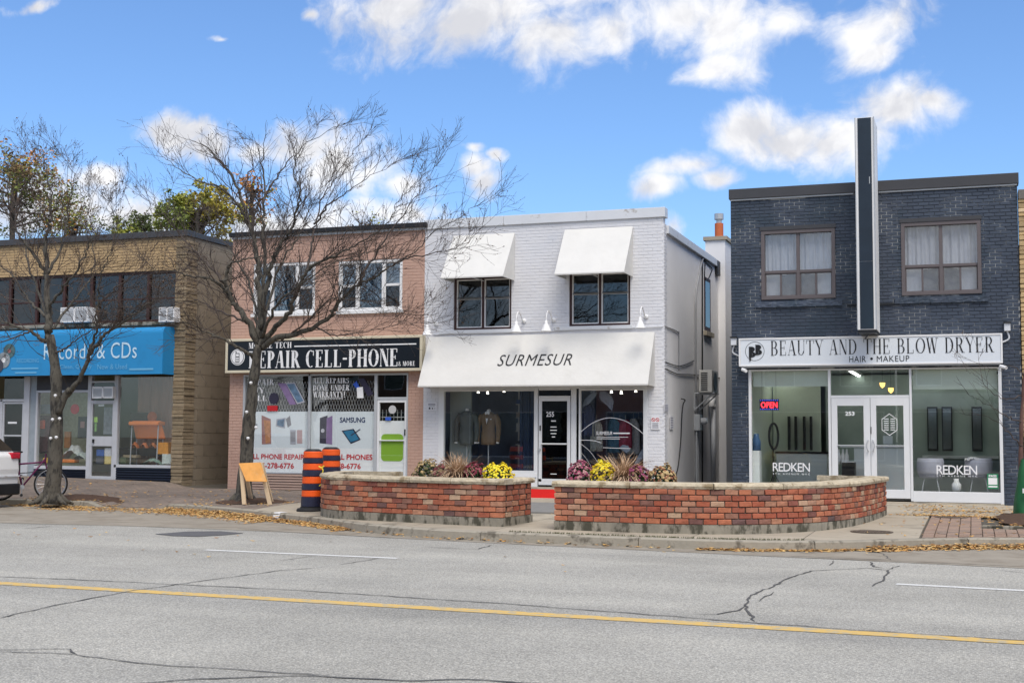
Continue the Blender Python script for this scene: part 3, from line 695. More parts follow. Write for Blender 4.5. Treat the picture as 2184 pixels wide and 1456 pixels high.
def sash_window(t, r, Y, inner, gl_, frame, sash, n=2, wf=.05):
    X0, X1, Z0, Z1 = r
    w = MB()
    for q in ringbars(r, wf): w.box(q[0], q[1], Y, Y + .10, q[2], q[3])
    xm = (X0 + X1) / 2; w.box(xm - wf * .55, xm + wf * .55, Y + .005, Y + .10, Z0 + wf, Z1 - wf)
    w = w.build('window', frame, t, bevel=.004)
    for k in range(2):
        a, c = (X0 + wf, xm - wf * .55) if k == 0 else (xm + wf * .55, X1 - wf)
        zm = Z0 + (Z1 - Z0) * .60
        bars(w, ringbars((a, c, Z0 + wf, zm), .026) + ringbars((a, c, zm, Z1 - wf), .026) + [(a + .018, c - .018, zm - .024, zm + .026)], Y + .03, Y + .075, sash, 'sash', .002)
        pane(w, (a + .018, c - .018, Z0 + wf + .018, zm - .02), Y + .07, gl_); pane(w, (a + .018, c - .018, zm + .022, Z1 - wf - .018), Y + .07, gl_)
    return w
A['sash'] = M('pale window sash', (.85, .84, .83), .5, .05, 6)
A['navy'] = M('navy drape', (.025, .045, .10), .9, .3, 3, stretch=(6, 1, .6))
for r in (w1, w2):
    sash_window(wb, r, F + .04, None, A['glass_dark'], A['umber'], A['sash'])
    X0, X1, Z0, Z1 = r
    MB().box(X0 - .35, X1 + .05, F - .035, F + .1, Z0 - .085, Z0 - .002).build('sill', A['cap_white'], wb, bevel=.006)
    curtain(wb, X0 + .1, X1 - .1, Z0 + .75, Z1, F + .25, M('grey net curtain', (.30, .29, .30), .9, .2, 4), 'curtain', 4, .02)
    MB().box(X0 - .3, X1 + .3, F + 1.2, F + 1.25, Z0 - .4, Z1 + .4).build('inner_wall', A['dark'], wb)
# shop front
FZ = .46
sfX0, sfX1 = sf[0], sf[1]
px = lambda x, y=900: at(x, y, F).x
zz = lambda y, x=1150: at(x, y, F).z
d0, d1 = px(1147), px(1218); gL = px(946.5); gR = px(1139); gl2, gr2 = px(1238), px(1372)
ztop, zsill = zz(829), zz(1003, 1100)
bars(wb, [(sfX0, gL, FZ - .1, ztop), (gR, d0, .3, ztop), (d1, px(1229), .3, ztop), (px(1229) + .06, gl2, zsill, ztop - .0), (gr2, sfX1, FZ - .1, ztop), (sfX0, sfX1, ztop, ztop + .08)], F - .01, F + .10, A['frame_white'], 'shopfront_frame')
bars(wb, [(gL, gR, zsill - .06, zsill), (gL, gR, ztop - .045, ztop), (gl2, gr2, zsill - .06, zsill), (gl2, gr2, ztop - .045, ztop)], F - .02, F + .08, A['frame_white'], 'shopfront_frame')
b = MB(); b.box(sfX0, d0 - .002, F - .03, F + .12, .15, zsill - .06); b.box(px(1229), sfX1, F - .03, F + .12, .15, zsill - .06); b.build('bulkhead', A['white'], wb, bevel=.004)
b = MB(); b.box(gL, d0 - .02, F - .045, F, zsill - .16, zsill - .14); b.box(gL, d0 - .02, F - .04, F - .03, .35, .365); b.build('bulkhead_trim', A['frame_grey'], wb)
pane(wb, (gL, gR, zsill, ztop - .045), F + .03, A['glass']); pane(wb, (gl2, gr2, zsill, ztop - .045), F + .03, A['glass'])
pane(wb, (px(1229), px(1229) + .06, zsill, ztop), F + .03, A['glass_dark'])
dr = bars(wb, ringbars((d0 + .02, d1 - .02, FZ, zz(848)), .075) + [(d0 + .02, d1 - .02, FZ + .075, FZ + .14)], F + .0, F + .06, A['frame_white'], 'door')
pane(dr, (d0 + .095, d1 - .095, FZ + .14, zz(848) - .075), F + .025, A['glass_dark'])
MB().tube([(d0 + .09, F - .04, zz(946)), (d1 - .09, F - .04, zz(946))], .018, 8).build('push_bar', A['frame_white'], dr)
MB().tube([(d0 + .055, F - .045, zz(958)), (d0 + .055, F, zz(958))], .03, 10).build('handle', A['frame_grey'], dr)
MB().box(d0 + .045, d0 + .075, F - .012, F, zz(918), zz(907)).build('lock_plate', A['black'], dr)
bars(wb, [(d0 + .02, d1 - .02, zz(848), zz(844)), (d0 + .02, d1 - .02, zz(832), ztop)], F, F + .07, A['frame_white'], 'transom_frame'); pane(wb, (d0 + .02, d1 - .02, zz(844), zz(832)), F + .03, A['glass_dark'])
bars(wb, [(px(1179), px(1202), zz(842), zz(832.5))], F + .05, F + .06, M('grey sticker', (.35, .35, .38), .6, .05), 'notice')
A['decal'] = M('white vinyl', (.8, .8, .8), .6, 0)
text_rect(text_mesh('255', .03), rect(1165, 888.5, 1182, 877.5, F + .02)[:2] + (zz(888.5), zz(877.5)), F + .02, mat=A['decal'], parent=dr)
for i, (a, c, w) in enumerate(((896, 898.5, 10), (909, 911, 13), (916, 918, 14), (923, 925, 12), (930, 932, 7), (1009, 1010.5, 14))):
    MB().box(px(1177 - w / 2 + (4 if i == 5 else 3)), px(1177 + w / 2 + 3), F + .018, F + .02, zz(c), zz(a)).build('lettering', A['decal'], dr)
# interior
A['wfloor'] = M('grey floor', (.12, .11, .10), .6, .1)
room(wb, WX0 + .25, WX1 - .25, F + .14, 31.0, FZ, 3.0, A['wfloor'], M('navy interior wall', (.17, .21, .32), .9, .45, 1.4))
MB().box(gL - .05, px(988), F + .5, F + .56, FZ, 2.9).build('display_panel', M('pale display panel', (.30, .34, .33), .8, .08, 1), wb)
curtain(wb, px(1090), px(1145), zsill - .1, ztop + .2, F + .6, A['navy'], 'drape', 5, .03)
MB().box(px(1062), px(1092), F + 1.4, F + 1.5, FZ, 2.7).build('display_shelf', M('lit interior strip', (.5, .5, .53), .8, .4, 2.5), wb)  # pale panel: the lit view into the shop is put into its colour
b = MB()
for k in range(7):
    zc = FZ + .25 + .32 * k; b.box(px(1064), px(1091), F + 1.15, F + 1.4, zc, zc + .02)
b.build('display_shelf', A['frame_grey'], wb)
cl = [(.04, .08, .22), (.5, .5, .52), (.1, .12, .2), (.35, .3, .28), (.06, .07, .1)]
for k in range(12):
    zc = FZ + .27 + .32 * (k // 2); xa = px(1065) + .14 * (k % 2)
    MB().box(xa, xa + .13, F + 1.16, F + 1.36, zc, zc + U(.06, .2)).build('folded_clothes', M('cloth%d' % (k % 5), cl[k % 5], .9, .1), wb, bevel=.01)
# awnings
A['canvas'] = M('cream awning canvas', (.63, .62, .59), .75, .06, 2, .012, 2.2, col2=(.54, .525, .49), c2=(.55, .9), c2scale=1.6)
A['canvas_in'] = M('awning underside', (.30, .30, .29), .9, .1)
def awning(label, X0, X1, ztop, zbot, dep, name='awning', mat=None, val=.03, yF=F, group=None):
    mat = mat or A['canvas']
    t = thing(name, label, 'awning', ((X0 + X1) / 2, yF, zbot), group); th = .012; Yw = yF - .01; Yf = yF - dep
    MB().prism([(X0, Yw, ztop), (X0, Yf, zbot + val), (X0, Yf, zbot), (X0, Yf + th, zbot), (X0, Yf + th, zbot + val), (X0, Yw, ztop - th * 1.6)], (X1 - X0, 0, 0)).build('canopy', mat, t)
    for xa in (X0 + .001, X1 - th - .001):
        MB().prism([(xa, Yw, ztop - .025), (xa, Yf + th + .001, zbot + val), (xa, Yf + th + .001, zbot), (xa, Yw, zbot)], (th, 0, 0)).build('side_panel', mat, t)
    b = MB(); r = .014
    b.tube([(X0 + .03, Yf + .03, zbot + .015), (X1 - .03, Yf + .03, zbot + .015)], r, 6)
    for xa in (X0 + .03, X1 - .03, (X0 + X1) / 2): b.tube([(xa, Yf + .03, zbot + .015), (xa, Yw - .01, zbot + .015)], r, 6)
    b.build('frame', A['frame_grey'], t); return t
a1t = at(970, 500, F); awning('small cream awning over the upper window nearer the bare tree', -11.46, -9.93, at(1030, 500, F).z, at(1005, 592, F - .78).z, .78)
awning('small cream awning over the upper window nearer the black pylon sign', at(1205, 490, F).x, at(1350, 482, F).x, at(1280, 486, F).z, at(1262, 583.5, F - .78).z, .78)
AX0, AX1 = -12.06, -6.62; AZ1, AZ0 = at(1150, 713, F).z, at(1140, 823, F - .65).z
aw = awning('long cream awning over the white shop reading SURMESUR', AX0, AX1, AZ1, AZ0, .65)
def on_awn(x, v): return Vector((x, F - .01 - .64 * (1 - v), AZ0 + .03 + (AZ1 - AZ0 - .03) * v))
ta, tb = at(1062, 781, F - .35).x, at(1220, 755, F - .35).x
v0, v1 = .37, .60
put_text(text_mesh('SURMESUR', 0, .22, 1.08), on_awn(ta, v0), on_awn(tb, v0) - on_awn(ta, v0), on_awn(ta, v1) - on_awn(ta, v0), mat=A['black'], parent=aw, lift=.004)
# concrete step and pad
A['red'] = M('red painted riser', (.72, .015, .012), .6, .06, 5)
st = thing('doorstep', 'concrete doorstep with bright red riser before the white shop door', 'step', (-8.8, 27.4, .2))
MB().box(-9.75, -7.95, 27.0, F - .035, .15, .42).build('step_block', A['kerb'], st, bevel=.01)
MB().box(-9.75, -7.95, 26.985, 26.998, .17, .405).build('riser', A['red'], st)
struct(MB().prism([(-7.9, 22.1, .12), (-6.9, 22.1, .12), (-7.9, 26.98, .12), (-9.8, 26.98, .12)], (0, 0, .082)).build('concrete_pad', M('grey concrete pad', (.20, .195, .185), .9, .18, 5, .003, 40)), 'grey concrete pad between the two planters')
# gooseneck lamps
def gooseneck(px_, py_, label):
    p = at(px_, py_, F); t = thing('wall_lamp', label, 'lamp', p, 'gooseneck lamps over the long awning')
    MB().lathe([(.055, 0), (.055, -.02), (.03, -.035)], (p.x, p.y, p.z), 'Y', 14).build('wall_plate', A['white'], t, smooth=False)
    pts = catmull([p, p + Vector((0, -.12, .0)), p + Vector((0, -.26, .12)), p + Vector((0, -.42, .17)), p + Vector((0, -.53, .05)), p + Vector((0, -.55, -.08))], 5)
    MB().tube(pts, .014, 8).build('arm', A['white'], t, smooth=True)
    q = p + Vector((0, -.55, -.08)); b = MB().lathe([(.03, .02), (.035, -.05), (.06, -.08), (.115, -.22), (.12, -.225), (.105, -.215), (.05, -.08), (.0001, -.05)], q, 'Z', 20)
    b.build('shade', A['white'], t, smooth=True); return t
gooseneck(1118, 684, 'white gooseneck lamp just right of the left upper window of the white shop')
gooseneck(1181, 682, 'white gooseneck lamp between the two upper windows of the white shop')
gooseneck(1378, 675, 'white gooseneck lamp right of both upper windows on the white shop')
gooseneck(931, 691, 'white gooseneck lamp at the pink building end of the long awning')
A['conduit'] = M('dull grey conduit', (.24, .245, .26), .5, .1)
def cable(pts, r, label, mat=None, cat='cable', name='cable'):
    return tag(MB().tube(catmull(pts, 5), r, 6).build(name, mat or A['frame_grey'], smooth=True), label, cat)
def w_(x, y, d=.02): return at(x, y, F - d)
def s_(x, y, d=.02): return atX(x, y, WX1 + d)
cable([w_(925, 714), w_(960, 711.5), w_(1100, 708), w_(1250, 702), w_(1413, 696)], .012, 'white conduit running under the gooseneck lamps on the white wall', A['cap_white'])
cable([s_(1418, 696), s_(1435, 702), s_(1446, 708)] + [s_(1448, 712), s_(1448, 770), s_(1448, 790)], .014, 'dark conduit bending down the side wall near the corner', A['conduit'])
cable([s_(1419, 772), s_(1445, 780), s_(1462, 777), s_(1480, 769)], .012, 'thin black cable sagging across the side wall', A['black'])
cable([s_(1419, 786), s_(1445, 797), s_(1466, 798), s_(1492, 800)], .012, 'lower thin black cable along the side wall', A['black'])
cable([s_(1484, 1040), s_(1484, 900), s_(1483, 700), s_(1484, 630), s_(1490, 590), s_(1497, 556), s_(1499, 552)], .035, 'tall grey conduit climbing the side wall to the roof', A['conduit'], 'pipe', 'pipe')
cable([s_(1498, 1040), s_(1498, 800), s_(1498, 570), s_(1498, 560)], .02, 'black pipe running up the side wall beside the grey conduit', A['black'], 'pipe', 'pipe')
cable([s_(1504, 562), s_(1503, 590), s_(1508, 598), s_(1515, 585), s_(1518, 572), s_(1502, 556)], .014, 'looped black service cable under the roof edge', A['black'])
cable([s_(1500, 553), s_(1520, 562), s_(1545, 583), s_(1558, 596)], .016, 'black overhead cable crossing behind the chimney', A['black'])
cable([s_(1453, 850, .06), s_(1461, 853, .1), s_(1457, 862, .03), s_(1454, 890), s_(1452, 940), s_(1447, 990), s_(1441, 1015)], .014, 'black hose hanging from the condenser to the flowers', A['black'])
cable([s_(1527, 806), s_(1540, 806), s_(1552, 815)], .012, 'short black cable right of the condenser', A['black'])
# side window, exhaust pipe, meter, condenser
y0, y1 = s_(1503, 600).y, s_(1516, 600).y; z0, z1 = s_(1508, 705).z, s_(1508, 592).z
sw_ = MB().box(WX1 - .02, WX1 + .012, y0, y1, z0, z1).build('side_window', A['umber'], wb)
MB().box(WX1 + .012, WX1 + .016, y0 + .12, y1 - .12, z0 + .1, z1 - .1).build('pane', A['glass_dark'], sw_)
MB().box(WX1, WX1 + .09, y0 - .1, y1 + .1, z0 - .14, z0 - .03).build('sill', A['concrete'], wb)
A['ac'] = M('beige metal casing', (.60, .59, .55), .5, .05, 4)
ac = thing('air_conditioner', 'large outdoor condenser on brackets high on the white side wall', 'air conditioner', s_(1500, 838))
ya = atX(1489, 815, WX1 + .12).y; zb, zt = atX(1500, 837, WX1 + .2).z, atX(1500, 790, WX1 + .2).z
MB().box(WX1 + .14, WX1 + .46, ya, ya + .8, zb, zt).build('casing', A['ac'], ac, bevel=.012)
b = MB()
for k in range(9): zc = zb + .05 + (zt - zb - .08) * k / 9; b.box(WX1 + .19, WX1 + .35, ya - .012, ya - .002, zc, zc + .022)
b.build('louvre', A['black'], ac)
MB().lathe([(.22, 0), (.22, .015), (.0001, .012)], (WX1 + .461, ya + .38, (zb + zt) / 2), 'X', 24).build('fan_grille', A['black'], ac)
b = MB()
for q in (0.1, .7): b.tube([(WX1 + .01, ya + q, zb - .02), (WX1 + .5, ya + q, zb - .02)], .02, 6); b.tube([(WX1 + .45, ya + q, zb - .03), (WX1 + .015, ya + q, zb - .42)], .018, 6); b.tube([(WX1 + .012, ya + q, zb - .02), (WX1 + .012, ya + q, zb - .45)], .018, 6)
b.build('bracket', A['frame_grey'], ac)
mt_ = thing('electricity_meter', 'grey electricity meter box on the white side wall', 'meter', s_(1490, 916))
ym = s_(1482, 900).y; MB().box(WX1, WX1 + .14, ym, ym + .32, s_(1490, 918).z, s_(1490, 884).z).build('box', A['frame_grey'], mt_, bevel=.01)
MB().lathe([(.085, 0), (.085, .1), (.06, .14), (.0001, .145)], (WX1 + .14, ym + .22, s_(1490, 898).z), 'X', 16).build('meter_dial', A['glass_up'] and M('meter glass', (.5, .52, .54), .2, .05), mt_)
for q in (.05, .2): cable([(WX1 + .05, ym + q, s_(1490, 918).z), (WX1 + .05, ym + q, 1.2), (WX1 + .05, ym + q, .25)], .022, ['grey conduit under the meter box, the one nearer the street', 'grey conduit under the meter box, the one nearer the chimney'][q > .1], A['frame_grey'], 'pipe', 'pipe')
vp = s_(1521, 866, .1); t = thing('vent_pipe', 'white plastic vent pipe with hooded top on the side wall', 'pipe', (vp.x, vp.y, .25))
MB().tube([(vp.x, vp.y, .25), (vp.x, vp.y, vp.z)], .055, 12).build('pipe', A['cap_white'], t, smooth=True)
MB().tube(catmull([(vp.x, vp.y, vp.z - .05), (vp.x, vp.y, vp.z + .1), (vp.x + .0, vp.y - .1, vp.z + .16), (vp.x, vp.y - .2, vp.z + .08), (vp.x, vp.y - .21, vp.z - .02)], 4), .075, 12).build('hood', A['white'], t, smooth=True)
# small notices
def notice(x0, y0, x1, y1, label, marks, Y=F - .012):
    r = rect(x0, y0, x1, y1, Y); t = thing('wall_sign', label, 'sign', ((r[0] + r[1]) / 2, Y, r[2])); MB().box(r[0], r[1], Y - .008, Y, r[2], r[3]).build('board', M('sign white', (.72, .72, .74), .5, .03), t)
    for (kind, u0, v0, u1, v1, mt) in marks:
        a, c = r[0] + (r[1] - r[0]) * u0, r[0] + (r[1] - r[0]) * u1; e, g = r[2] + (r[3] - r[2]) * v0, r[2] + (r[3] - r[2]) * v1
        if kind == 'bar': MB().box(a, c, Y - .011, Y - .009, e, g).build('lettering', mt, t)
        elif kind == 'ring':
            cx, cz, R = (a + c) / 2, (e + g) / 2, (c - a) / 2; b = MB(); n = 20
            for k in range(n):
                f0, f1 = 6.283 * k / n, 6.283 * (k + 1) / n
                b.quad((cx + R * math.cos(f0), Y - .011, cz + R * math.sin(f0)), (cx + R * math.cos(f1), Y - .011, cz + R * math.sin(f1)), (cx + R * .72 * math.cos(f1), Y - .011, cz + R * .72 * math.sin(f1)), (cx + R * .72 * math.cos(f0), Y - .011, cz + R * .72 * math.sin(f0)))
            b.quad((cx - R * .7, Y - .0115, cz + R * .5), (cx - R * .5, Y - .0115, cz + R * .7), (cx + R * .7, Y - .0115, cz - R * .5), (cx + R * .5, Y - .0115, cz - R * .7)); b.build('symbol', mt, t)
        elif kind == 'dot': MB().tube([((a + c) / 2, Y - .012, (e + g) / 2), ((a + c) / 2, Y - .009, (e + g) / 2)], (c - a) / 2, 12).build('symbol', mt, t)
    return t
RD = M('sign red', (.55, .03, .04), .5, .05); GY = M('sign grey', (.30, .30, .33), .5, .05)
notice(1388.5, 887.5, 1407.5, 915.5, 'small white sign with two red prohibition rings by the shop corner', [('ring', .06, .58, .48, .9, RD), ('ring', .52, .58, .94, .9, RD)] + [('bar', .15, v, .85, v + .06, GY) for v in (.44, .33, .22, .11)])
notice(910.5, 857, 932, 875, 'small grey notice with round symbols left of the white shop window', [('bar', .15, .62, .85, .8, GY), ('bar', .2, .45, .8, .52, GY), ('dot', .2, .15, .38, .35, A['black']), ('dot', .5, .15, .64, .33, A['black']), ('dot', .74, .18, .84, .3, GY)])
for (xa, ya_, xb, yb_, c, lb) in ((1417, 861, 1425, 878, (.35, .35, .42), 'grey narrow notice near the corner of the white side wall'), (1429, 886, 1436, 915, (.35, .1, .12), 'dark red narrow notice on the white side wall')):
    p, q = s_(xa, yb_, .02), s_(xb, ya_, .02); t = thing('wall_sign', lb, 'sign', p)
    MB().box(WX1 + .02, WX1 + .026, p.y, max(q.y, p.y + .15), p.z, q.z).build('board', M('sign white', (.72, .72, .74)), t)
    for k in range(5): e = p.z + (q.z - p.z) * (.1 + .17 * k); MB().box(WX1 + .027, WX1 + .029, p.y + .03, p.y + (q.y - p.y) * .85, e, e + (q.z - p.z) * .09).build('lettering', M('ink %s' % c[0], c, .6, .1), t)
# ---------------------------------------------------------------- mannequins
def jacket_dummy(px_, pyt, pyb, Y, mat, label, shirt=True, sc=1.0):
    p = at(px_, (pyt + pyb) / 2, Y); zt, zb = at(px_, pyt, Y).z, at(px_, pyb, Y).z; H = zt - zb
    t = thing('mannequin', label, 'mannequin', (p.x, Y, FZ), 'mannequins in the shop window')
    def ringo(z, w, d, dx=0, n=20): return [(p.x + dx + w * math.cos(6.283 * k / n) * (1 if abs(math.cos(6.283 * k / n)) < .99 else 1), Y + d * math.sin(6.283 * k / n), z) for k in range(n)]
    prof = [(0, .17, .11), (.1, .185, .12), (.35, .175, .115), (.5, .155, .105), (.7, .185, .12), (.85, .205, .12), (.93, .17, .1), (.985, .08, .07), (1, .055, .055)]
    b = MB(); n = 20
    for (h, w, d) in prof: b.v += ringo(zb + H * h, w * sc, d * sc)
    for i in range(len(prof) - 1):
        for k in range(n): k2 = (k + 1) % n; b.f.append((i * n + k, i * n + k2, (i + 1) * n + k2, (i + 1) * n + k))
    b.f.append(tuple(range(n - 1, -1, -1))); b.f.append(tuple((len(prof) - 1) * n + k for k in range(n))); b.build('jacket', mat, t, smooth=True)
    for s in (-1, 1):
        MB().tube(catmull([(p.x + s * .16 * sc, Y, zb + H * .9), (p.x + s * .235 * sc, Y - .01, zb + H * .72), (p.x + s * .26 * sc, Y - .03, zb + H * .4), (p.x + s * .25 * sc, Y - .06, zb + H * .08)], 4), [.07 * sc] * 6 + [.06 * sc] * 4 + [.05 * sc] * 3, 10).build('sleeve', mat, t, smooth=True)
        MB().tube([(p.x + s * .25 * sc, Y - .06, zb + H * .09), (p.x + s * .25 * sc, Y - .065, zb + H * .04)], .04 * sc, 8).build('cuff', A['white'], t)
    if shirt:
        MB().prism([(p.x - .06 * sc, Y - .075 * sc, zt), (p.x - .0, Y - .135 * sc, zb + H * .62), (p.x + .06 * sc, Y - .075 * sc, zt)], (0, -.012, 0)).build('shirt', A['white'], t)
        for s in (-1, 1): MB().prism([(p.x + s * .065, Y - .08, zt), (p.x + s * .01, Y - .142, zb + H * .6), (p.x + s * .075, Y - .14, zb + H * .75)], (0, -.012, 0)).build('lapel', mat, t)
        MB().box(p.x + .085, p.x + .115, Y - .135, Y - .12, zb + H * .76, zb + H * .79).build('pocket_square', A['white'], t)
    MB().lathe([(.045, 0), (.05, .03), (.035, .07), (.0001, .075)], (p.x, Y, zt - .01), 'Z', 14).build('neck', A['white'], t, smooth=True)
    MB().tube([(p.x, Y, FZ), (p.x, Y, zb)], .015, 8).build('stand', A['frame_grey'], t); MB().tube([(p.x, Y, FZ), (p.x, Y, FZ + .02)], .16, 20).build('base', A['frame_grey'], t)
jacket_dummy(1042, 878, 948, F + .45, M('brown tweed', (.20, .135, .085), .9, .15, 40), 'mannequin in a brown jacket over an open white shirt')
jacket_dummy(996, 876, 948, F + .40, M('grey tweed', (.10, .11, .105), .9, .15, 40), 'mannequin in a dark grey jacket behind the dried grass', False)
# hanging shirts in the right window
for i, (xx, c, yt, yb) in enumerate(((1272, (.55, .55, .5), 895, 962), (1309, (.10, .22, .32), 890, 965), (1322, (.4, .06, .1), 895, 955), (1334, (.42, .07, .12), 895, 955), (1351, (.5, .5, .52), 892, 968), (1362, (.12, .13, .16), 890, 960), (1255, (.07, .09, .2), 860, 930))):
    Y = F + 1.1 + .12 * (i % 3); p = at(xx, yt, Y); q = at(xx, yb, Y); t = thing('hanging_shirt', ['pale cream shirt hanging at the left in the right shop window', 'blue shirt hanging in the middle of the right shop window', 'pink red shirt hanging left of its twin in the shop window', 'pink red shirt hanging right of its twin in the shop window', 'white checked shirt hanging near the window corner', 'dark shirt hanging last at the window corner', 'navy shirt hanging high beside the door of the white shop'][i], 'shirt', q, 'shirts hanging in the window')
    b = MB().grid(lambda u, v: (p.x + (u - .5) * (.30 if v < .8 else .30 - 1.0 * (v - .8)), Y + .02 * math.sin(u * 17 + i), q.z + (p.z - q.z) * v), 8, 6); b.build('body', M('shirt%d' % i, c, .9, .35, 30), t, smooth=True, solid=.02)
    MB().tube([(p.x, Y, p.z - .02), (p.x, Y, p.z + .12)], .006, 6).build('hanger', A['frame_grey'], t)
# window graphics of the right window
YG = F + .022
def curve_band(pts, w, Y, mat, parent, name='window_graphic'):
    P = catmull([at(x, y, Y) for x, y in pts], 8); b = MB()
    for a, c in zip(P, P[1:]): b.quad(a - Vector((0, 0, w)), c - Vector((0, 0, w)), c + Vector((0, 0, w)), a + Vector((0, 0, w)))
    return b.build(name, mat, parent)
curve_band([(1238, 921), (1260, 904), (1285, 893), (1308, 891), (1335, 898), (1358, 913), (1372, 925)], .008, YG, A['decal'], wb)
curve_band([(1239, 938), (1265, 939), (1283, 944)], .006, YG, A['decal'], wb); curve_band([(1286, 954), (1310, 955), (1345, 956)], .005, YG, A['decal'], wb)
curve_band([(1239, 946), (1258, 962), (1275, 985), (1284, 995)], .005, YG, A['decal'], wb); curve_band([(1240, 965), (1252, 980), (1262, 997)], .004, YG, A['decal'], wb)
text_rect(text_mesh('SURMESUR', .02, .2), rect(1271, 927, 1306, 919.5, YG)[:2] + (at(1290, 927, YG).z, at(1290, 919.5, YG).z), YG, mat=A['decal'], parent=wb)
for (a, c, e, g) in ((1308, 922, 1343, 925), (1272, 931, 1340, 932.3), (1272, 934.5, 1322, 936)): r = rect(a, c, e, g, YG); MB().box(r[0], r[1], YG - .002, YG, r[2], r[3]).build('lettering', A['decal'], wb)
A['leafprint'] = M('frosted leaf print', (.22, .26, .34), .7, .25, 4)
for (pts) in ([(1279, 835), (1290, 834), (1302, 841), (1309, 855), (1305, 877), (1295, 864), (1282, 855), (1278, 845)], [(1240, 869), (1248, 850), (1262, 838), (1278, 832), (1270, 846), (1255, 862)], [(1262, 832), (1280, 829), (1276, 836), (1258, 837)], [(1352, 990), (1362, 970), (1371, 955), (1371, 975), (1360, 990)], [(1320, 955), (1328, 948), (1340, 950), (1344, 960), (1336, 966)]):
    MB().prism([at(x, y, F + .30) for x, y in pts], (0, .004, 0)).build('window_graphic', A['leafprint'], wb)
for k, xx in enumerate((995, 1020, 1040, 1075, 1304, 1325, 1356)):
    p = at(xx, 836 + (k % 3) * 2, F + 1.2); MB().lathe([(.02, .08), (.03, .02), (.035, 0), (.0001, .005)], p, 'Z', 10).build('spotlight', M('lit spotlight', (1, .93, .82), emit=2.5, var=0), wb)
# ---------------------------------------------------------------- dark blue brick salon
sb = thing('shop_building', 'two storey navy painted brick hair salon with a tall black pylon', 'building', (-2, F, .3))
A['dbrick'] = M('navy painted brick', (.052, .066, .094), .45, .24, 5, .003, 70, col2=(.034, .052, .074), c2=(.4, .65), c2scale=1.2, rnd=.12)
A['dmortar'] = M('navy mortar with bare joints', (.05, .06, .08), .7, .2, 5, .002, 60, col2=(.42, .43, .43), c2=(.485, .60), c2scale=1.5)
A['dcap'] = M('charcoal metal cap', (.05, .05, .054), .4, .1, 2)
A['taupe'] = M('taupe window frame', (.115, .098, .10), .5, .08, 6)
DX0, DX1 = -4.915, .945
u1, u2 = rect(1623, 493, 1782.5, 635, F), rect(1921, 476, 2094.5, 625.5, F)
dsf = (at(1597.5, 900, F).x, at(2138, 900, F).x, .2, at(1800, 786, F).z)
holes = [u1, u2, dsf]
wall_holes(MB(), DX0, DX1, .1, 6.75, holes, F + .012, F + .25).build('wall', A['dmortar'], sb)
bl = brick_list(DX0, DX1, .22, 6.74, holes + [(dsf[0], dsf[1], dsf[3] - .1, at(1800, 722, F).z)], .2, .062, .0125)
full = sorted([q for q in bl if q[4]], key=lambda q: -q[0] - (3 if q[2] < 3.2 else 0))[:295]; fs = set(map(tuple, full)); b = MB()
for q in bl:
    if tuple(q) not in fs: add_brick(b, q[0], q[1], q[2], q[3], F + U(-.001, .002), F + .016, .005)
b.build('brickwork', A['dbrick'], sb, kind='stuff')
bmk = MB(); add_brick(bmk, -.1, .1, 0, .062, -.001, .016, .005); bme = bpy.data.meshes.new('brick'); bme.from_pydata(bmk.v, [], bmk.f); bme.materials.append(A['dbrick'])
for q in full:
    o = bpy.data.objects.new('brick', bme); COL.objects.link(o); o.parent = sb; o.location = Vector(((q[0] + q[1]) / 2, F + U(-.001, .002), q[2])) - ORG[sb.name]
shell(sb, DX0, DX1, 40, 6.75, A['dbrick'])
b = MB(); b.box(DX0 - .03, -2.26, F - .06, F + .3, 6.75, 6.97); b.box(-1.80, DX1 + .03, F - .06, F + .3, 6.75, 6.97); b.box(-2.26, -1.80, F + .01, F + .3, 6.75, 6.965)
b.build('parapet_cap', A['dcap'], sb, bevel=.006)
b = MB(); b.box(DX0, -2.3, F - .035, F, 6.715, 6.745); b.box(-1.78, DX1, F - .035, F, 6.715, 6.745); b.build('cap_drip', A['frame_grey'], sb)
A['lace'] = M('pale curtain cloth', (.56, .53, .56), .9, .12, 5, stretch=(4, 1, .5)); A['lace2'] = M('grey window screen', (.17, .165, .19), .9, .2, 4)
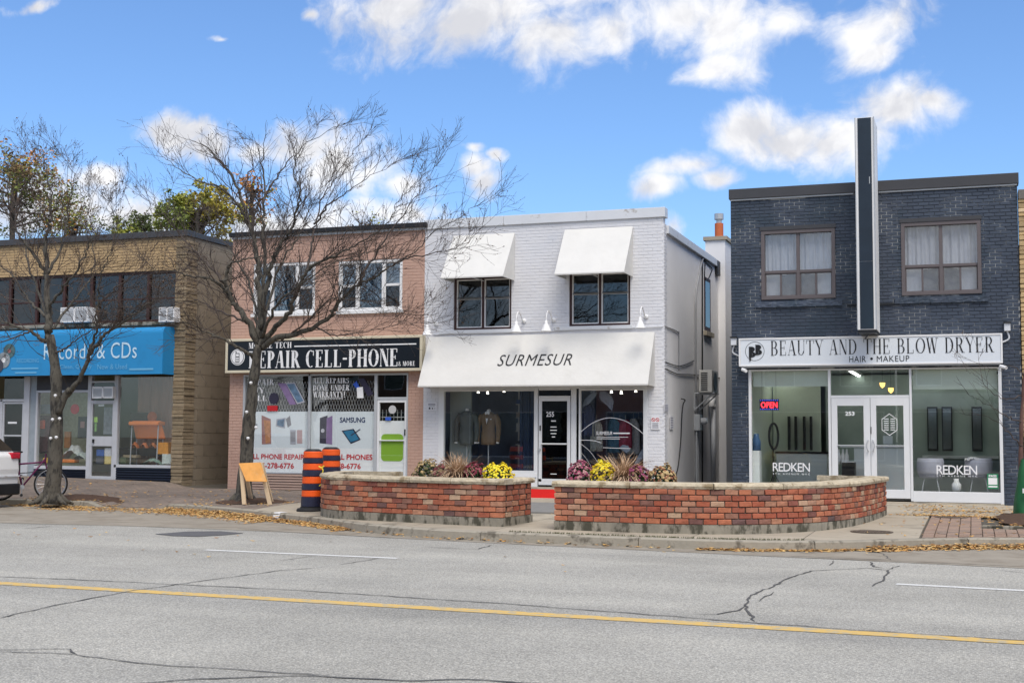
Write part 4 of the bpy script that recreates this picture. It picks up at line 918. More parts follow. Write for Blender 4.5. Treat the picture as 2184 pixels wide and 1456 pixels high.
for r in (u1, u2):
    X0, X1, Z0, Z1 = r; w = bars(sb, ringbars(r, .075), F - .02, F + .1, A['taupe'], 'window'); xm = (X0 + X1) / 2; zm = Z0 + (Z1 - Z0) * .40
    bars(w, [(xm - .035, xm + .035, Z0 + .075, Z1 - .075), (X0 + .075, xm - .035, zm - .03, zm + .03), (xm + .035, X1 - .075, zm - .03, zm + .03)], F + .02, F + .09, A['taupe'], 'mullion')
    for (a, c) in ((X0 + .075, xm - .035), (xm + .035, X1 - .075)):
        h = (c - a) / 2; bars(w, [(a + h - .02, a + h + .02, Z0 + .075, zm - .03)] + ringbars((a, c, Z0 + .075, zm - .03), .022), F + .04, F + .08, A['taupe'], 'sash')
        pane(w, (a, c, zm + .03, Z1 - .075), F + .06, A['glass_up'])
        pane(w, (a + .022, a + h - .02, Z0 + .097, zm - .052), F + .06, A['glass_up']); pane(w, (a + h + .02, c - .022, Z0 + .097, zm - .052), F + .06, A['glass_up'])
        curtain(w, a - .02, c + .02, zm - .05, Z1, F + .17, A['lace'], waves=4, amp=.022)
    q = (X1 - X0) / 4
    MB().box(X0, X0 + q, F + .16, F + .165, Z0, zm).build('curtain', A['lace'], w); MB().box(X1 - q, X1, F + .16, F + .165, Z0, zm).build('curtain', A['lace'], w)
    MB().box(X0 + q, X1 - q, F + .18, F + .185, Z0, zm).build('window_screen', A['lace2'], w)
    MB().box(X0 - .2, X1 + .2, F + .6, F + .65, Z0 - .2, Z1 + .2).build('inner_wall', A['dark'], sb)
    g = MB().grid(lambda u, v: (X0 - .14 + (X1 - X0 + .28) * u, F - .055 - .012 * mnoise.noise(Vector((u * 30, v * 3, X0))) + .05 * (v > .8), Z0 - .17 + .13 * v + .01 * mnoise.noise(Vector((u * 20, v, 3)))), 60, 5)
    g.box(X0 - .13, X1 + .13, F - .045, F + .0, Z0 - .16, Z0 - .045); g.build('sill', A['dbrick'], sb)
    MB().box(X0 - .02, X1 + .02, F - .035, F + .02, Z1 + .002, Z1 + .085).build('lintel', A['dcap'], sb)
# pylon
py = thing('pylon_sign', 'tall narrow black and white pylon rising above the navy salon', 'sign', (-2, F, 3.7))
Yp = F - .95; r = rect(1827.5, 700, 1867.5, 251, Yp); PX0 = at(1829, 690, Yp).x; PX1 = at(1870, 690, Yp).x
pz0, pz1 = at(1850, 706, Yp).z, at(1842, 250.5, Yp).z
MB().box(PX0, PX1, Yp + .012, F - .005, pz0 + .03, pz1).build('body', A['white'], py, bevel=.006)
zmid = at(1850, 557, Yp).z
A['pyl'] = M('faded navy pylon face', (.012, .022, .036), .4, .25, 2.5, col2=(.018, .034, .05), c2=(.4, .8), c2scale=.8)
MB().box(PX0 + .055, PX1 - .055, Yp, Yp + .012, pz0 + .05, zmid - .004).build('face_panel', A['pyl'], py); MB().box(PX0 + .055, PX1 - .055, Yp, Yp + .012, zmid + .004, pz1 - .01).build('face_panel', A['pyl'], py)
bars(py, [(PX0 - .006, PX0 + .012, pz0 + .03, pz1 + .004), (PX1 - .012, PX1 + .006, pz0 + .03, pz1 + .004)], Yp - .008, Yp + .03, A['frame_grey'], 'edge_trim')
bars(py, [(PX1 - .02, PX1 + .006, pz0 + .03, pz1)], F - .1, F - .04, A['frame_grey'], 'edge_trim')
MB().box(PX0 + .01, PX1 - .01, Yp + .02, F - .006, pz0 - .03, pz0 + .028).build('base_plate', A['black'], py)
b = MB(); b.box(PX0 - .28, PX1 + .36, F - .05, F - .01, pz0 + .62, pz0 + .65); b.tube([(PX0 + .2, Yp + .3, pz0 - .02), (PX0 + .05, F - .02, pz0 - .12), (PX0 - .1, F - .01, pz0 - .1)], .015, 6); b.build('bracket', A['black'], py)
MB().box(PX0 + .27, PX0 + .285, Yp - .004, Yp, at(1850, 392, Yp).z, at(1850, 377, Yp).z).build('scratch', A['frame_grey'], py)
# fascia sign
sg = thing('shop_sign', 'white fascia sign reading BEAUTY AND THE BLOW DRYER over the salon', 'sign', (-2, F, 3))
Ys = F - .22; r = rect(1575.5, 722, 2139, 774, Ys); z1_ = at(1850, 716.2, Ys).z; z0_ = at(1850, 777.8, Ys).z
MB().box(r[0], r[1], Ys + .006, F - .005, z0_, z1_).build('cabinet', A['frame_white'], sg, bevel=.008)
MB().box(r[0] + .04, r[1] - .04, Ys, Ys + .008, z0_ + .035, z1_ - .04).build('face_panel', M('white sign face', (.66, .70, .74), .35, .03, 1), sg)
bars(sg, ringbars((r[0], r[1], z0_, z1_), .035), Ys - .012, Ys + .01, A['white'], 'edge_trim')
MB().box(r[0] + .05, r[1] - .05, Ys + .03, Ys + .06, z0_ - .03, z0_).build('lower_edge', A['frame_grey'], sg)
r = rect(1644, 727.5, 2121, 749.8, Ys); r = (r[0], r[1], at(1880, 754.3, Ys).z, at(1880, 722.2, Ys).z)
text_rect(serif_mesh('BEAUTY AND THE BLOW DRYER', .12, .028, .05, .10), r, Ys, mat=A['black'], parent=sg)
text_rect(text_mesh('HAIR', -.012, 0, 1.1), (at(1811, 765, Ys).x, at(1847, 765, Ys).x, at(1830, 772, Ys).z, at(1830, 759, Ys).z), Ys, mat=A['black'], parent=sg)
text_rect(text_mesh('MAKEUP', -.012, 0, 1.1), (at(1870, 765, Ys).x, at(1939.5, 765, Ys).x, at(1905, 771, Ys).z, at(1905, 758.3, Ys).z), Ys, mat=A['black'], parent=sg)
p = at(1859, 764.7, Ys); MB().tube([(p.x, Ys - .006, p.z), (p.x, Ys, p.z)], .028, 12).build('lettering', A['black'], sg)
c = at(1609.8, 749, Ys); b = MB(); R1, R2 = .205, .196
for k in range(40): a0, a1 = 6.2832 * k / 40, 6.2832 * (k + 1) / 40; b.quad((c.x + R2 * math.cos(a0), Ys - .003, c.z + R2 * math.sin(a0)), (c.x + R2 * math.cos(a1), Ys - .003, c.z + R2 * math.sin(a1)), (c.x + R1 * math.cos(a1), Ys - .003, c.z + R1 * math.sin(a1)), (c.x + R1 * math.cos(a0), Ys - .003, c.z + R1 * math.sin(a0)))
b.build('logo', A['black'], sg)
text_rect(serif_mesh('B', .26, .04, .02), (c.x - .13, c.x + .02, c.z - .13, c.z + .10), Ys, mat=A['black'], parent=sg, name='logo', lift=.006)
text_rect(serif_mesh('B', .26, .04, .02), (c.x + .01, c.x + .155, c.z - .08, c.z + .14), Ys, mat=A['black'], parent=sg, name='logo', lift=.008)
MB().box(c.x - .115, c.x - .08, Ys - .02, Ys - .018, c.z - .21, c.z + .05).build('logo', A['black'], sg)
# shopfront
def Dx(x): return at(x, 900, F).x
def Dz(y, x=1870): return at(x, y, F).z
SZ = at(1900, 1062, F).z; zt_ = dsf[3]; zsl = at(2040, 1048.6, F).z; ztop2 = at(1870, 788, F).z
bars(sb, [(dsf[0], Dx(1603), SZ - .15, zt_), (Dx(1767), Dx(1772.5), SZ - .05, ztop2), (Dx(1940.5), Dx(1945.5), SZ - .05, ztop2), (Dx(2131), dsf[1], SZ - .2, zt_), (Dx(1603), Dx(2131), ztop2, zt_)], F - .03, F + .10, A['frame_white'], 'shopfront_frame')
b = MB(); b.box(Dx(1945.5), Dx(2131), F - .03, F + .1, SZ - .06, zsl); b.box(Dx(1603), Dx(1767), F - .03, F + .1, SZ - .0, zsl); b.build('bulkhead', A['frame_white'], sb, bevel=.006)
MB().box(DX0 + .3, DX1 - .38, F - .12, F + .1, .1, SZ - .07).build('plinth', A['concrete'], sb, bevel=.01)
pane(sb, (Dx(1603), Dx(1767), zsl, ztop2), F + .03, A['glass']); pane(sb, (Dx(1945.5), Dx(2131), zsl, ztop2), F + .03, A['glass'])
ztr = Dz(842.5); pane(sb, (Dx(1772.5), Dx(1940.5), ztr, ztop2), F + .03, A['glass'])
bars(sb, [(Dx(1772.5), Dx(1940.5), ztr - .05, ztr)], F - .01, F + .1, A['frame_white'], 'transom_frame')
zd = ztr - .055
for (a, c_, ga, gb, hx) in ((Dx(1773.5), Dx(1856), Dx(1786), Dx(1842), Dx(1851)), (Dx(1857), Dx(1940), Dx(1869), Dx(1927), Dx(1862))):
    zg0, zg1 = Dz(1043), Dz(864.8)
    d_ = bars(sb, [(a, ga, SZ, zd), (gb, c_, SZ, zd), (ga, gb, SZ, zg0), (ga, gb, zg1, zd)], F - .02, F + .05, A['frame_white'], 'door')
    pane(d_, (ga, gb, zg0, zg1), F + .015, A['glass'])
    zh0, zh1 = Dz(961), Dz(939); s = 1 if hx > (a + c_) / 2 else -1
    MB().tube(catmull([(hx, F - .02, zh1), (hx, F - .08, zh1), (hx - s * .03, F - .09, (zh0 + zh1) / 2), (hx, F - .08, zh0), (hx, F - .02, zh0)], 4), .013, 8).build('handle', A['frame_grey'], d_)
    MB().tube([(ga, F - .03, Dz(950)), (gb, F - .03, Dz(950))], .012, 6).build('push_bar', A['frame_grey'], d_)
MB().box(Dx(1857), Dx(1858.6), F - .03, F - .02, Dz(925), Dz(910)).build('lock_plate', A['black'], sb)
text_rect(text_mesh('253', .05), (Dx(1802.5), Dx(1823), Dz(886), Dz(877)), F + .008, mat=A['decal'], parent=sb)
hx_ = [(Dx(1897) + .18 * math.sin(math.radians(60 * k)), Dz(905, 1897) + .23 * math.cos(math.radians(60 * k))) for k in range(6)]
b = MB()
for k in range(6):
    (a, c_), (e, g) = hx_[k], hx_[(k + 1) % 6]; cx, cz = Dx(1897), Dz(905, 1897)
    b.quad((a, F + .01, c_), (e, F + .01, g), (cx + (e - cx) * .93, F + .01, cz + (g - cz) * .93), (cx + (a - cx) * .93, F + .01, cz + (c_ - cz) * .93))
for k in range(6): zc = cz + .11 - .045 * k; b.box(cx - .11, cx - .015, F + .009, F + .011, zc, zc + .015); b.box(cx + .02, cx + .11, F + .009, F + .011, zc, zc + .015)
b.build('window_graphic', A['decal'], sb)
for (x0, x1, yb_, yt, y2) in ((1647, 1726, 1005, 986.5, 1012), (1995.5, 2082, 1011.5, 992, 1016.5)):
    zb_, zt2 = at((x0 + x1) / 2, yb_, F).z, at((x0 + x1) / 2, yt, F).z
    text_rect(text_mesh('REDKEN', .004, 0, .86), (Dx(x0), Dx(x1), zb_, zt2), F + .024, mat=A['decal'], parent=sb)
    text_rect(text_mesh('5TH AVENUE NYC', .01, 0, 1.7), (Dx(x0), Dx(x1), at((x0 + x1) / 2, y2, F).z, at((x0 + x1) / 2, y2 - 3.5, F).z), F + .024, mat=A['decal'], parent=sb)
for k in range(4):
    xc = (-4.2, -2.6, -1.0, .2)[k]; t = thing('ceiling_lamp', ['tube ceiling lamp at the left wall inside the salon', 'tube ceiling lamp over the salon counter', 'tube ceiling lamp over the salon reception desk', 'tube ceiling lamp above the salon armchairs'][k], 'lamp', (xc, F + 3.4, 3.1), 'tube lamps inside the salon')
    MB().box(xc - .08, xc + .08, F + 2.2, F + 4.6, 3.08, 3.14).build('housing', A['white'], t); MB().box(xc - .03, xc + .03, F + 2.25, F + 4.55, 3.06, 3.078).build('tube', M('lit lamp tube', (.95, 1, .93), emit=6, var=0), t)
MB().prism([at(x, y, F + .024) for x, y in ((1758, 1018), (1767, 1018), (1762.5, 1027))], (0, -.003, 0)).build('window_graphic', A['frame_white'], sb)
gc = thing('notice_card', 'green and white PASS card in the lower corner of the salon window', 'notice', at(2116, 1040, F)); r = rect(2106, 1043, 2129, 1010, F + .02); r = (r[0], r[1], at(2117, 1042, F).z, at(2117, 1010, F).z)
GRN = M('card green', (.02, .22, .10), .5, .05); h = r[3] - r[2]
MB().box(r[0], r[1], F + .018, F + .022, r[2], r[3]).build('card', GRN, gc); MB().box(r[0] + .02, r[1] - .02, F + .015, F + .018, r[2] + h * .28, r[3] - h * .27).build('panel', A['decal'], gc); MB().box(r[0] + .02, r[1] - .02, F + .015, F + .018, r[2] + h * .1, r[2] + h * .2).build('panel', A['decal'], gc)
text_rect(text_mesh('PASS', .05), (r[0] + .03, r[1] - .03, r[3] - h * .22, r[3] - h * .06), F + .016, mat=A['decal'], parent=gc)
# salon interior
A['swall'] = M('salon wall', (.5, .54, .5), .8, .06, 1); A['sdark'] = M('salon dark wall', (.17, .22, .21), .8, .3, 1.5)
iz = SZ; room(sb, DX0 + .3, DX1 - .3, F + .12, 36, iz, 3.15, M('salon floor', (.2, .21, .21), .35, .2, 2), A['sdark'], M('salon ceiling', (.5, .52, .5), .8, .05))
MB().box(DX0 + .31, DX0 + .36, F + .3, F + 3.5, iz, 3.1).build('inner_wall', M('pale green salon wall', (.66, .72, .60), .8, .06), sb)
MB().box(Dx(1603), Dx(1715), F + 3.4, F + 3.5, iz, 3.1).build('inner_wall', M('pale green salon wall'), sb) if False else MB().box(Dx(1600), Dx(1712), F + 3.4, F + 3.5, iz, 3.1).build('inner_wall', MATS['pale green salon wall'], sb)
for (x0, x1, y1_) in ((1603, 1767, 823.5), (1945.5, 2131, 829)):
    MB().box(Dx(x0) + .02, Dx(x1) - .02, F + .15, F + .158, Dz(y1_, (x0 + x1) / 2), ztop2).build('roller_blind', M('roller blind', (.62, .70, .62), .8, .03), sb)
MB().box(Dx(1712), DX1 - .32, F + 4.6, F + 4.7, iz, 3.1).build('inner_wall', M('added grey green partition', (.40, .47, .43), .8, .3, .9), sb)  # added pale partition, brightens the salon window ahead of the deep rear wall
for k, xx in enumerate((1962, 1998, 2072)): MB().box(Dx(xx), Dx(xx + 26), F + 4.5, F + 4.59, iz + .95, iz + 2.0).build('mirror_frame', A['black'], sb); MB().box(Dx(xx + 3), Dx(xx + 23), F + 4.48, F + 4.499, iz + 1.0, iz + 1.95).build('mirror', M('mirror grey', (.5, .55, .55), .08, .1, metal=.9), sb)
MB().box(Dx(1950), DX1 - .4, F + 4.1, F + 4.58, iz + .78, iz + .84).build('styling_shelf', A['white'], sb)
for k, xx in enumerate((1636, 1652, 1672, 1688)):
    MB().box(Dx(xx), Dx(xx + 5), F + 3.25, F + 3.39, iz + .95, iz + 1.75).build('mirror_frame', A['black'], sb)
A['lac'] = M('white lacquer', (.78, .82, .81), .4, .04, 2)
t = thing('salon_counter', 'white styling counter seen through the left salon window', 'counter', (Dx(1660), F + 2.6, iz)); MB().box(Dx(1622), Dx(1738), F + 2.3, F + 2.9, iz, iz + .88).build('cabinet', A['lac'], t, bevel=.01); MB().box(Dx(1620), Dx(1740), F + 2.27, F + 2.93, iz + .88, iz + .92).build('top', A['dark'], t)
t = thing('reception_desk', 'pale glossy reception desk behind the glass double door', 'desk', (Dx(1860), F + 1.6, iz)); MB().box(Dx(1808), Dx(1935), F + 1.4, F + 2.0, iz, Dz(958) + .02).build('front_panel', A['lac'], t, bevel=.01); MB().box(Dx(1778), Dx(1940), F + 1.35, F + 2.05, Dz(957) + .02, Dz(953) + .02).build('top', A['white'], t); MB().box(Dx(1785), Dx(1806), F + 1.35, F + 1.9, iz, Dz(988)).build('side_panel', A['black'], t)
t = thing('computer_monitor', 'small white monitor on the reception desk', 'monitor', (Dx(1885), F + 1.7, Dz(950))); MB().box(Dx(1871), Dx(1893), F + 1.7, F + 1.74, Dz(949) + .02, Dz(930) + .02).build('screen', A['lac'], t, bevel=.006); MB().box(Dx(1880), Dx(1884), F + 1.71, F + 1.8, Dz(954) + .02, Dz(949) + .02).build('stand', A['frame_grey'], t)
for k, xx in enumerate((1789, 1798, 1806)): p = at(xx, 972, F + .9); tag(MB().lathe([(.04, -.18), (.045, 0), (.02, .08), (.02, .15), (.0001, .15)], p, 'Z', 12).build('bottle', A['white'], smooth=True), ['white hair product bottle nearest the left door edge', 'white hair product bottle in the middle of three', 'white hair product bottle nearest the reception desk'][k], 'bottle', 'hair product bottles')
sh = thing('display_shelf', 'black display shelf behind the left salon door', 'shelf', (Dx(1797), F + .9, iz)); MB().box(Dx(1787), Dx(1815), F + .75, F + 1.1, iz, at(1797, 985, F + .9).z).build('cabinet', A['black'], sh)
MB().box(Dx(1786), Dx(1816), F + .74, F + 1.11, at(1797, 985, F + .9).z, at(1797, 985, F + .9).z + .02).build('top', A['white'], sh)
def tub_chair(x, lab):
    Y = F + .75; p = at(x, 1022, Y); zs = at(x, 1018, Y).z; zt__ = at(x, 977, Y).z; t = thing('armchair', lab, 'chair', (p.x, Y, iz), 'grey tub chairs in the salon window'); mt = M('grey velvet', (.45, .45, .52), .85, .12, 6)
    b = MB(); n = 18
    for j, (h, s) in enumerate(((0, .8), (.35, 1.0), (.8, 1.0), (1, .93))):
        for k in range(n + 1): a = math.radians(-200 + 220 * k / n); b.v.append((p.x + .25 * s * math.cos(a + math.pi), Y - .0 + .24 * s * math.sin(a + math.pi) * -1, zs + (zt__ - zs) * (h - (.12 if h == 1 and k in (0, n) else 0))))
    for j in range(3):
        for k in range(n): q = j * (n + 1) + k; b.f.append((q, q + 1, q + n + 2, q + n + 1))
    b.build('backrest', mt, t, smooth=True, solid=.05)
    MB().lathe([(.2, 0), (.235, .03), (.235, .1), (.2, .13), (.0001, .13)], (p.x, Y, zs), 'Z', 20).build('seat', mt, t, smooth=True)
    for (dx, dy_) in ((-.2, -.2), (.2, -.2), (-.2, .2), (.2, .2)): MB().tube([(p.x + dx * .6, Y + dy_ * .6, zs), (p.x + dx, Y + dy_, iz)], .01, 6).build('leg', A['frame_grey'], t)
tub_chair(1985, 'grey tub chair at the left in the salon window'); tub_chair(2088, 'grey tub chair at the right in the salon window draped with white fleece')
p = at(2088, 975, F + .7); tag(MB().grid(lambda u, v: (p.x - .28 + .3 * u, F + .5 + .5 * v, p.z - .02 + .06 * mnoise.noise(Vector((u * 6, v * 6, 0))) - .2 * (u - .5) ** 2), 14, 14).build('fleece', A['white'], smooth=True, solid=.02), 'white fleece thrown over the back of the right grey chair', 'fleece')
p = at(2040, 1046, F + .45); tag(MB().lathe([(.06, 0), (.09, .03), (.095, .14), (.05, .2), (.05, .26), (.0001, .255)], (p.x, F + .45, at(2040, 1047, F + .45).z), 'Z', 18).build('vase', A['white'], smooth=True), 'plain white vase on the salon window ledge', 'vase')
rl = thing('ring_light', 'black ring light on a tripod in the left salon window', 'ring light', (at(1650, 930, F + .6).x, F + .6, iz)); c = at(1650, 930, F + .6); rr_ = .28
b = MB(); pts = [(c.x + .09 * math.cos(a), F + .6 + .06 * math.cos(a), c.z + rr_ * math.sin(a)) for a in [6.2832 * k / 28 for k in range(29)]]; b.tube(pts, .025, 8, False).build('ring', A['black'], rl, smooth=True)
MB().tube([(c.x, F + .6, c.z - rr_), (c.x, F + .6, iz + .35)], .012, 6).build('pole', A['black'], rl)
for k in range(3): a = 2.1 * k + .4; MB().tube([(c.x, F + .6, iz + .45), (c.x + .28 * math.cos(a), F + .6 + .28 * math.sin(a), iz)], .01, 6).build('leg', A['black'], rl)
op = thing('open_sign', 'glowing red OPEN sign hung in the left salon window', 'sign', at(1640, 870, F + .1)); r = rect(1620, 874.5, 1661, 851, F + .1); r = (r[0], r[1], at(1640, 874.5, F + .1).z, at(1640, 851, F + .1).z)
MB().box(r[0], r[1], F + .1, F + .13, r[2], r[3]).build('case', A['black'], op); text_rect(text_mesh('OPEN', .012), (r[0] + .03, r[1] - .03, r[2] + .05, r[3] - .06), F + .098, mat=M('red neon', (1, .03, .05), emit=2.4, var=0), parent=op)
b = MB()
for k in range(9):
    for z_ in (r[2] + .022, r[3] - .022): xx = r[0] + (r[1] - r[0]) * (k + .5) / 9; b.box(xx - .007, xx + .007, F + .092, F + .1, z_ - .007, z_ + .007)
b.build('light_dots', M('blue led', (.1, .12, 1), emit=1.6, var=0), op)
for xx in (1625, 1655): MB().tube([(at(xx, 851, F + .1).x, F + .11, r[3]), (at(xx, 851, F + .1).x, F + .11, ztop2)], .003, 4).build('hanging_wire', A['black'], op)
for k, (xx, yy) in enumerate(((1882, 821), (1900, 832))): p = at(xx, yy, F + 1.6); t = thing('pendant_lamp', ['small glowing pendant lamp behind the transom, the higher one', 'small glowing pendant lamp behind the transom, the lower one'][k], 'lamp', p, 'pendant lamps in the salon'); MB().lathe([(.0001, -.07), (.05, -.02), (.06, .05), (.0001, .055)], p, 'Z', 10).build('lamp_shade', M('warm lamp', (1, .62, .15), emit=2.0, var=0), t); MB().tube([(p.x, p.y, p.z + .05), (p.x, p.y, 3.1)], .004, 4).build('cord', A['black'], t)
tag(MB().lathe([(.10, 0), (.1, .2), (.06, .3), (.06, .36), (.0001, .36)], (at(1613, 960, F + .35).x, F + .35, at(1613, 960, F + .35).z), 'Z', 14).build('water_bottle', M('blue plastic', (.05, .12, .25), .3, .1), smooth=True), 'large blue water cooler bottle at the left salon window edge', 'bottle')
tag(MB().box(at(1605, 970, F + .35).x, at(1622, 970, F + .35).x, F + .2, F + .5, iz, at(1613, 961, F + .35).z).build('water_cooler', A['lac'], bevel=.01), 'white water cooler base under the blue bottle', 'water cooler')
# flood lights and cameras of the salon
def flood(x, y, lab, s=1):
    p = at(x, y, F); t = thing('flood_light', lab, 'lamp', p, 'security lights of the salon'); MB().box(p.x - .06, p.x + .06, F - .12, F - .02, p.z - .1, p.z + .06).build('housing', A['cap_white'], t, bevel=.01); MB().box(p.x - .07, p.x + .07, F - .15, F - .01, p.z + .06, p.z + .085).build('hood', A['black'], t)
    MB().tube(catmull([(p.x, F - .03, p.z - .1), (p.x + .02 * s, F - .03, p.z - .25), (p.x - .08 * s, F - .03, p.z - .33)], 4), .018, 8).build('conduit', A['cap_white'], t)
flood(2148, 696, 'square security light at the right end of the salon sign', 1.4); flood(1566, 727, 'square security light at the left end of the salon sign', -1.4)
def camera_(x, y, lab, s):
    p = at(x, y, F - .25); t = thing('security_camera', lab, 'camera', p, 'security cameras under the salon sign'); MB().tube([(p.x, F - .28, p.z), (p.x + .1 * s, F - .42, p.z - .04)], .035, 10).build('body', A['white'], t, smooth=False); MB().tube([(p.x, F - .28, p.z), (p.x, F - .05, p.z + .04)], .015, 6).build('arm', A['white'], t)
camera_(2134, 781, 'white bullet camera under the right end of the salon sign', 1); camera_(1584, 788, 'white bullet camera under the left end of the salon sign', 1)
# ---------------------------------------------------------------- pink brick phone repair shop
pb = thing('shop_building', 'two storey pink painted brick phone repair shop behind the bare tree', 'building', (-14.8, F, .3))
A['pink'] = M('pink painted brick', (.49, .315, .245), .75, .08, 1.5, .003, 45, col2=(.42, .26, .20), c2=(.5, .8), c2scale=1.1); A['pmortar'] = M('pink painted mortar', (.43, .27, .21), .8, .12, 4)
PX_0, PX_1 = -17.46, -12.2
g1, g2 = rect(541, 560, 672.5, 669, F), rect(722, 553, 858, 661, F)
g1 = (at(541, 610, F).x, at(672, 610, F).x, at(607, 668, F).z, at(607, 561, F).z); g2 = (at(722, 610, F).x, at(858, 610, F).x, at(790, 661.5, F).z, at(790, 555, F).z)
psf = (at(518, 900, F).x, at(870, 900, F).x, .3, at(700, 797, F).z)
holes = [g1, g2, psf]
wall_holes(MB(), PX_0, PX_1, .05, 6.5, holes, F + .008, F + .25).build('wall', A['pmortar'], pb)
b = MB()
for (x0, x1, z0, z1, full_) in brick_list(PX_0, PX_1, .12, 6.49, holes, .205, .068, .006): add_brick(b, x0, x1, z0, z1, F + U(-.001, .001), F + .01, .003)
b.build('brick', A['pink'], pb, kind='stuff')
shell(pb, PX_0, PX_1, 40, 6.5, A['pink'])
MB().box(PX_0 - .05, PX_1 + .08, F - .12, F + .3, 6.5, 6.61).build('parapet_cap', A['black'], pb, bevel=.008); MB().box(PX_0, PX_1 + .04, F - .06, F, 6.44, 6.5).build('cap_drip', A['frame_grey'], pb)
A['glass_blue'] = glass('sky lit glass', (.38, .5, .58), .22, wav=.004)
for r in (g1, g2):
    X0, X1, Z0, Z1 = r; w = bars(pb, ringbars(r, .065), F + .0, F + .1, A['white'], 'window'); L_ = X1 - X0; a, c_ = X0 + L_ * .30, X0 + L_ * .70
    bars(w, [(a - .045, a + .045, Z0 + .065, Z1 - .065), (c_ - .04, c_ + .04, Z0 + .065, Z1 - .065)], F + .015, F + .09, A['white'], 'mullion')
    zm = Z0 + (Z1 - Z0) * .50
    for (e, g) in ((X0 + .065, a - .045), (c_ + .04, X1 - .065)):
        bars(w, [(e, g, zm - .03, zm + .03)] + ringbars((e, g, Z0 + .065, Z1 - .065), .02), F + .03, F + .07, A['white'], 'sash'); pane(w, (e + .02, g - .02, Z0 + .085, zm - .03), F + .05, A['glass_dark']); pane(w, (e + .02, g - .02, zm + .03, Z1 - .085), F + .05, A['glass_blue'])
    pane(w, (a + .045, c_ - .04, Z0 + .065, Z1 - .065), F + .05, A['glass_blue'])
    MB().box(X0 - .04, X1 + .04, F - .06, F + .0, Z0 - .08, Z0 - .002).build('sill', A['white'], pb, bevel=.006)
    MB().box(X0 - .06, X1 + .06, F - .012, F + .0, Z1 + .01, Z1 + .10).build('lintel', A['pink'], pb)
    MB().box(X0 - .2, X1 + .2, F + .35, F + .40, Z0 - .2, Z1 + .2).build('inner_wall', M('teal pane backing', (.32, .64, .72), .9, .3, 2), pb)  # teal sheet close behind the panes
A['cream'] = M('cream sign frame', (.62, .56, .42), .5, .06, 5)
ps = thing('shop_sign', 'black fascia sign reading REPAIR CELL-PHONE over the phone shop', 'sign', (-14.8, F, 3)); Yq = F - .2
r = (at(481, 760, Yq).x, at(900.5, 760, Yq).x, at(690, 793, Yq).z, at(690, 718.5, Yq).z)
MB().box(r[0] + .005, r[1] - .005, Yq + .01, F - .005, r[2] + .005, r[3] - .005).build('cabinet', A['cream'], ps); bars(ps, ringbars(r, .065), Yq - .015, Yq + .012, A['cream'], 'edge_trim', .01)
MB().box(r[0] + .06, r[1] - .06, Yq, Yq + .01, r[2] + .06, r[3] - .06).build('face_panel', M('black sign face', (.006, .009, .014), .3, 0), ps)
def PR(x0, y0, x1, y1, Y): m_ = (x0 + x1) / 2; return (at(x0, (y0 + y1) / 2, Y).x, at(x1, (y0 + y1) / 2, Y).x, at(m_, y1, Y).z, at(m_, y0, Y).z)
wm = M('white sign lettering', (.82, .82, .82), .5, 0)
text_rect(serif_mesh('REPAIR CELL-PHONE', .20, .045, .05, .05), PR(531, 746, 848, 783, Yq), Yq, mat=wm, parent=ps)
text_rect(serif_mesh('MOBILE TECH', .2, .05, .05, .06), PR(531, 730, 622, 742.5, Yq), Yq, mat=wm, parent=ps)
text_rect(serif_mesh('& MORE', .2, .05, .05, .08), PR(850, 770, 885, 780, Yq), Yq, mat=wm, parent=ps)
q = PR(628, 734.5, 888, 737, Yq); MB().box(q[0], q[1], Yq - .006, Yq - .001, q[2], q[3]).build('lettering', wm, ps)
c = at(507, 761.5, Yq); MB().tube([(c.x, Yq - .004, c.z), (c.x, Yq - .0005, c.z)], .20, 32).build('logo', wm, ps); MB().tube([(c.x, Yq - .007, c.z), (c.x, Yq - .004, c.z)], .178, 32).build('logo', M('black sign face'), ps); MB().tube([(c.x, Yq - .010, c.z), (c.x, Yq - .007, c.z)], .165, 32).build('logo', wm, ps)
b = MB(); b.box(c.x - .055, c.x + .055, Yq - .013, Yq - .010, c.z - .13, c.z + .10); b.box(c.x - .055, c.x - .03, Yq - .013, Yq - .010, c.z + .10, c.z + .14); b.build('logo', M('black sign face'), ps)
b = MB()
for i in range(3): b.box(c.x - .045, c.x + .045, Yq - .016, Yq - .013, c.z - .11 + .04 * i, c.z - .085 + .04 * i)
b.box(c.x - .04, c.x + .04, Yq - .016, Yq - .013, c.z + .02, c.z + .08); b.build('logo', wm, ps)
# phone shop front
def Px(x): return at(x, 900, F).x
def Pz(y, x=690): return at(x, y, F).z
zf = Pz(1015.7, 835); zp = psf[3]
bars(pb, [(Px(518), Px(521.8), .2, zp), (Px(657), Px(661.5), Pz(1011), zp), (Px(798), Px(804), zf - .1, zp), (Px(867), Px(870), zf - .1, zp), (Px(521.8), Px(798), Pz(801), zp), (Px(521.8), Px(798), Pz(1011), Pz(1008)), (Px(804), Px(867), Pz(852, 835), Pz(846.5, 835)), (Px(804), Px(867), Pz(799.5, 835), zp)], F - .02, F + .08, A['frame_grey'], 'shopfront_frame')
pane(pb, (Px(521.8), Px(657), Pz(1008), Pz(801)), F + .03, A['glass']); pane(pb, (Px(661.5), Px(798), Pz(1008), Pz(801)), F + .03, A['glass']); pane(pb, (Px(804), Px(867), Pz(846.5, 835), Pz(799.5, 835)), F + .03, A['glass_dark'])
pd = bars(pb, [(Px(804.5), Px(809), zf, Pz(852, 835)), (Px(863), Px(866.8), zf, Pz(852, 835)), (Px(809), Px(863), zf, zf + .04), (Px(809), Px(863), Pz(858, 835), Pz(852, 835)), (Px(809), Px(863), Pz(940, 835), Pz(937.5, 835))], F - .01, F + .05, A['frame_white'], 'door')
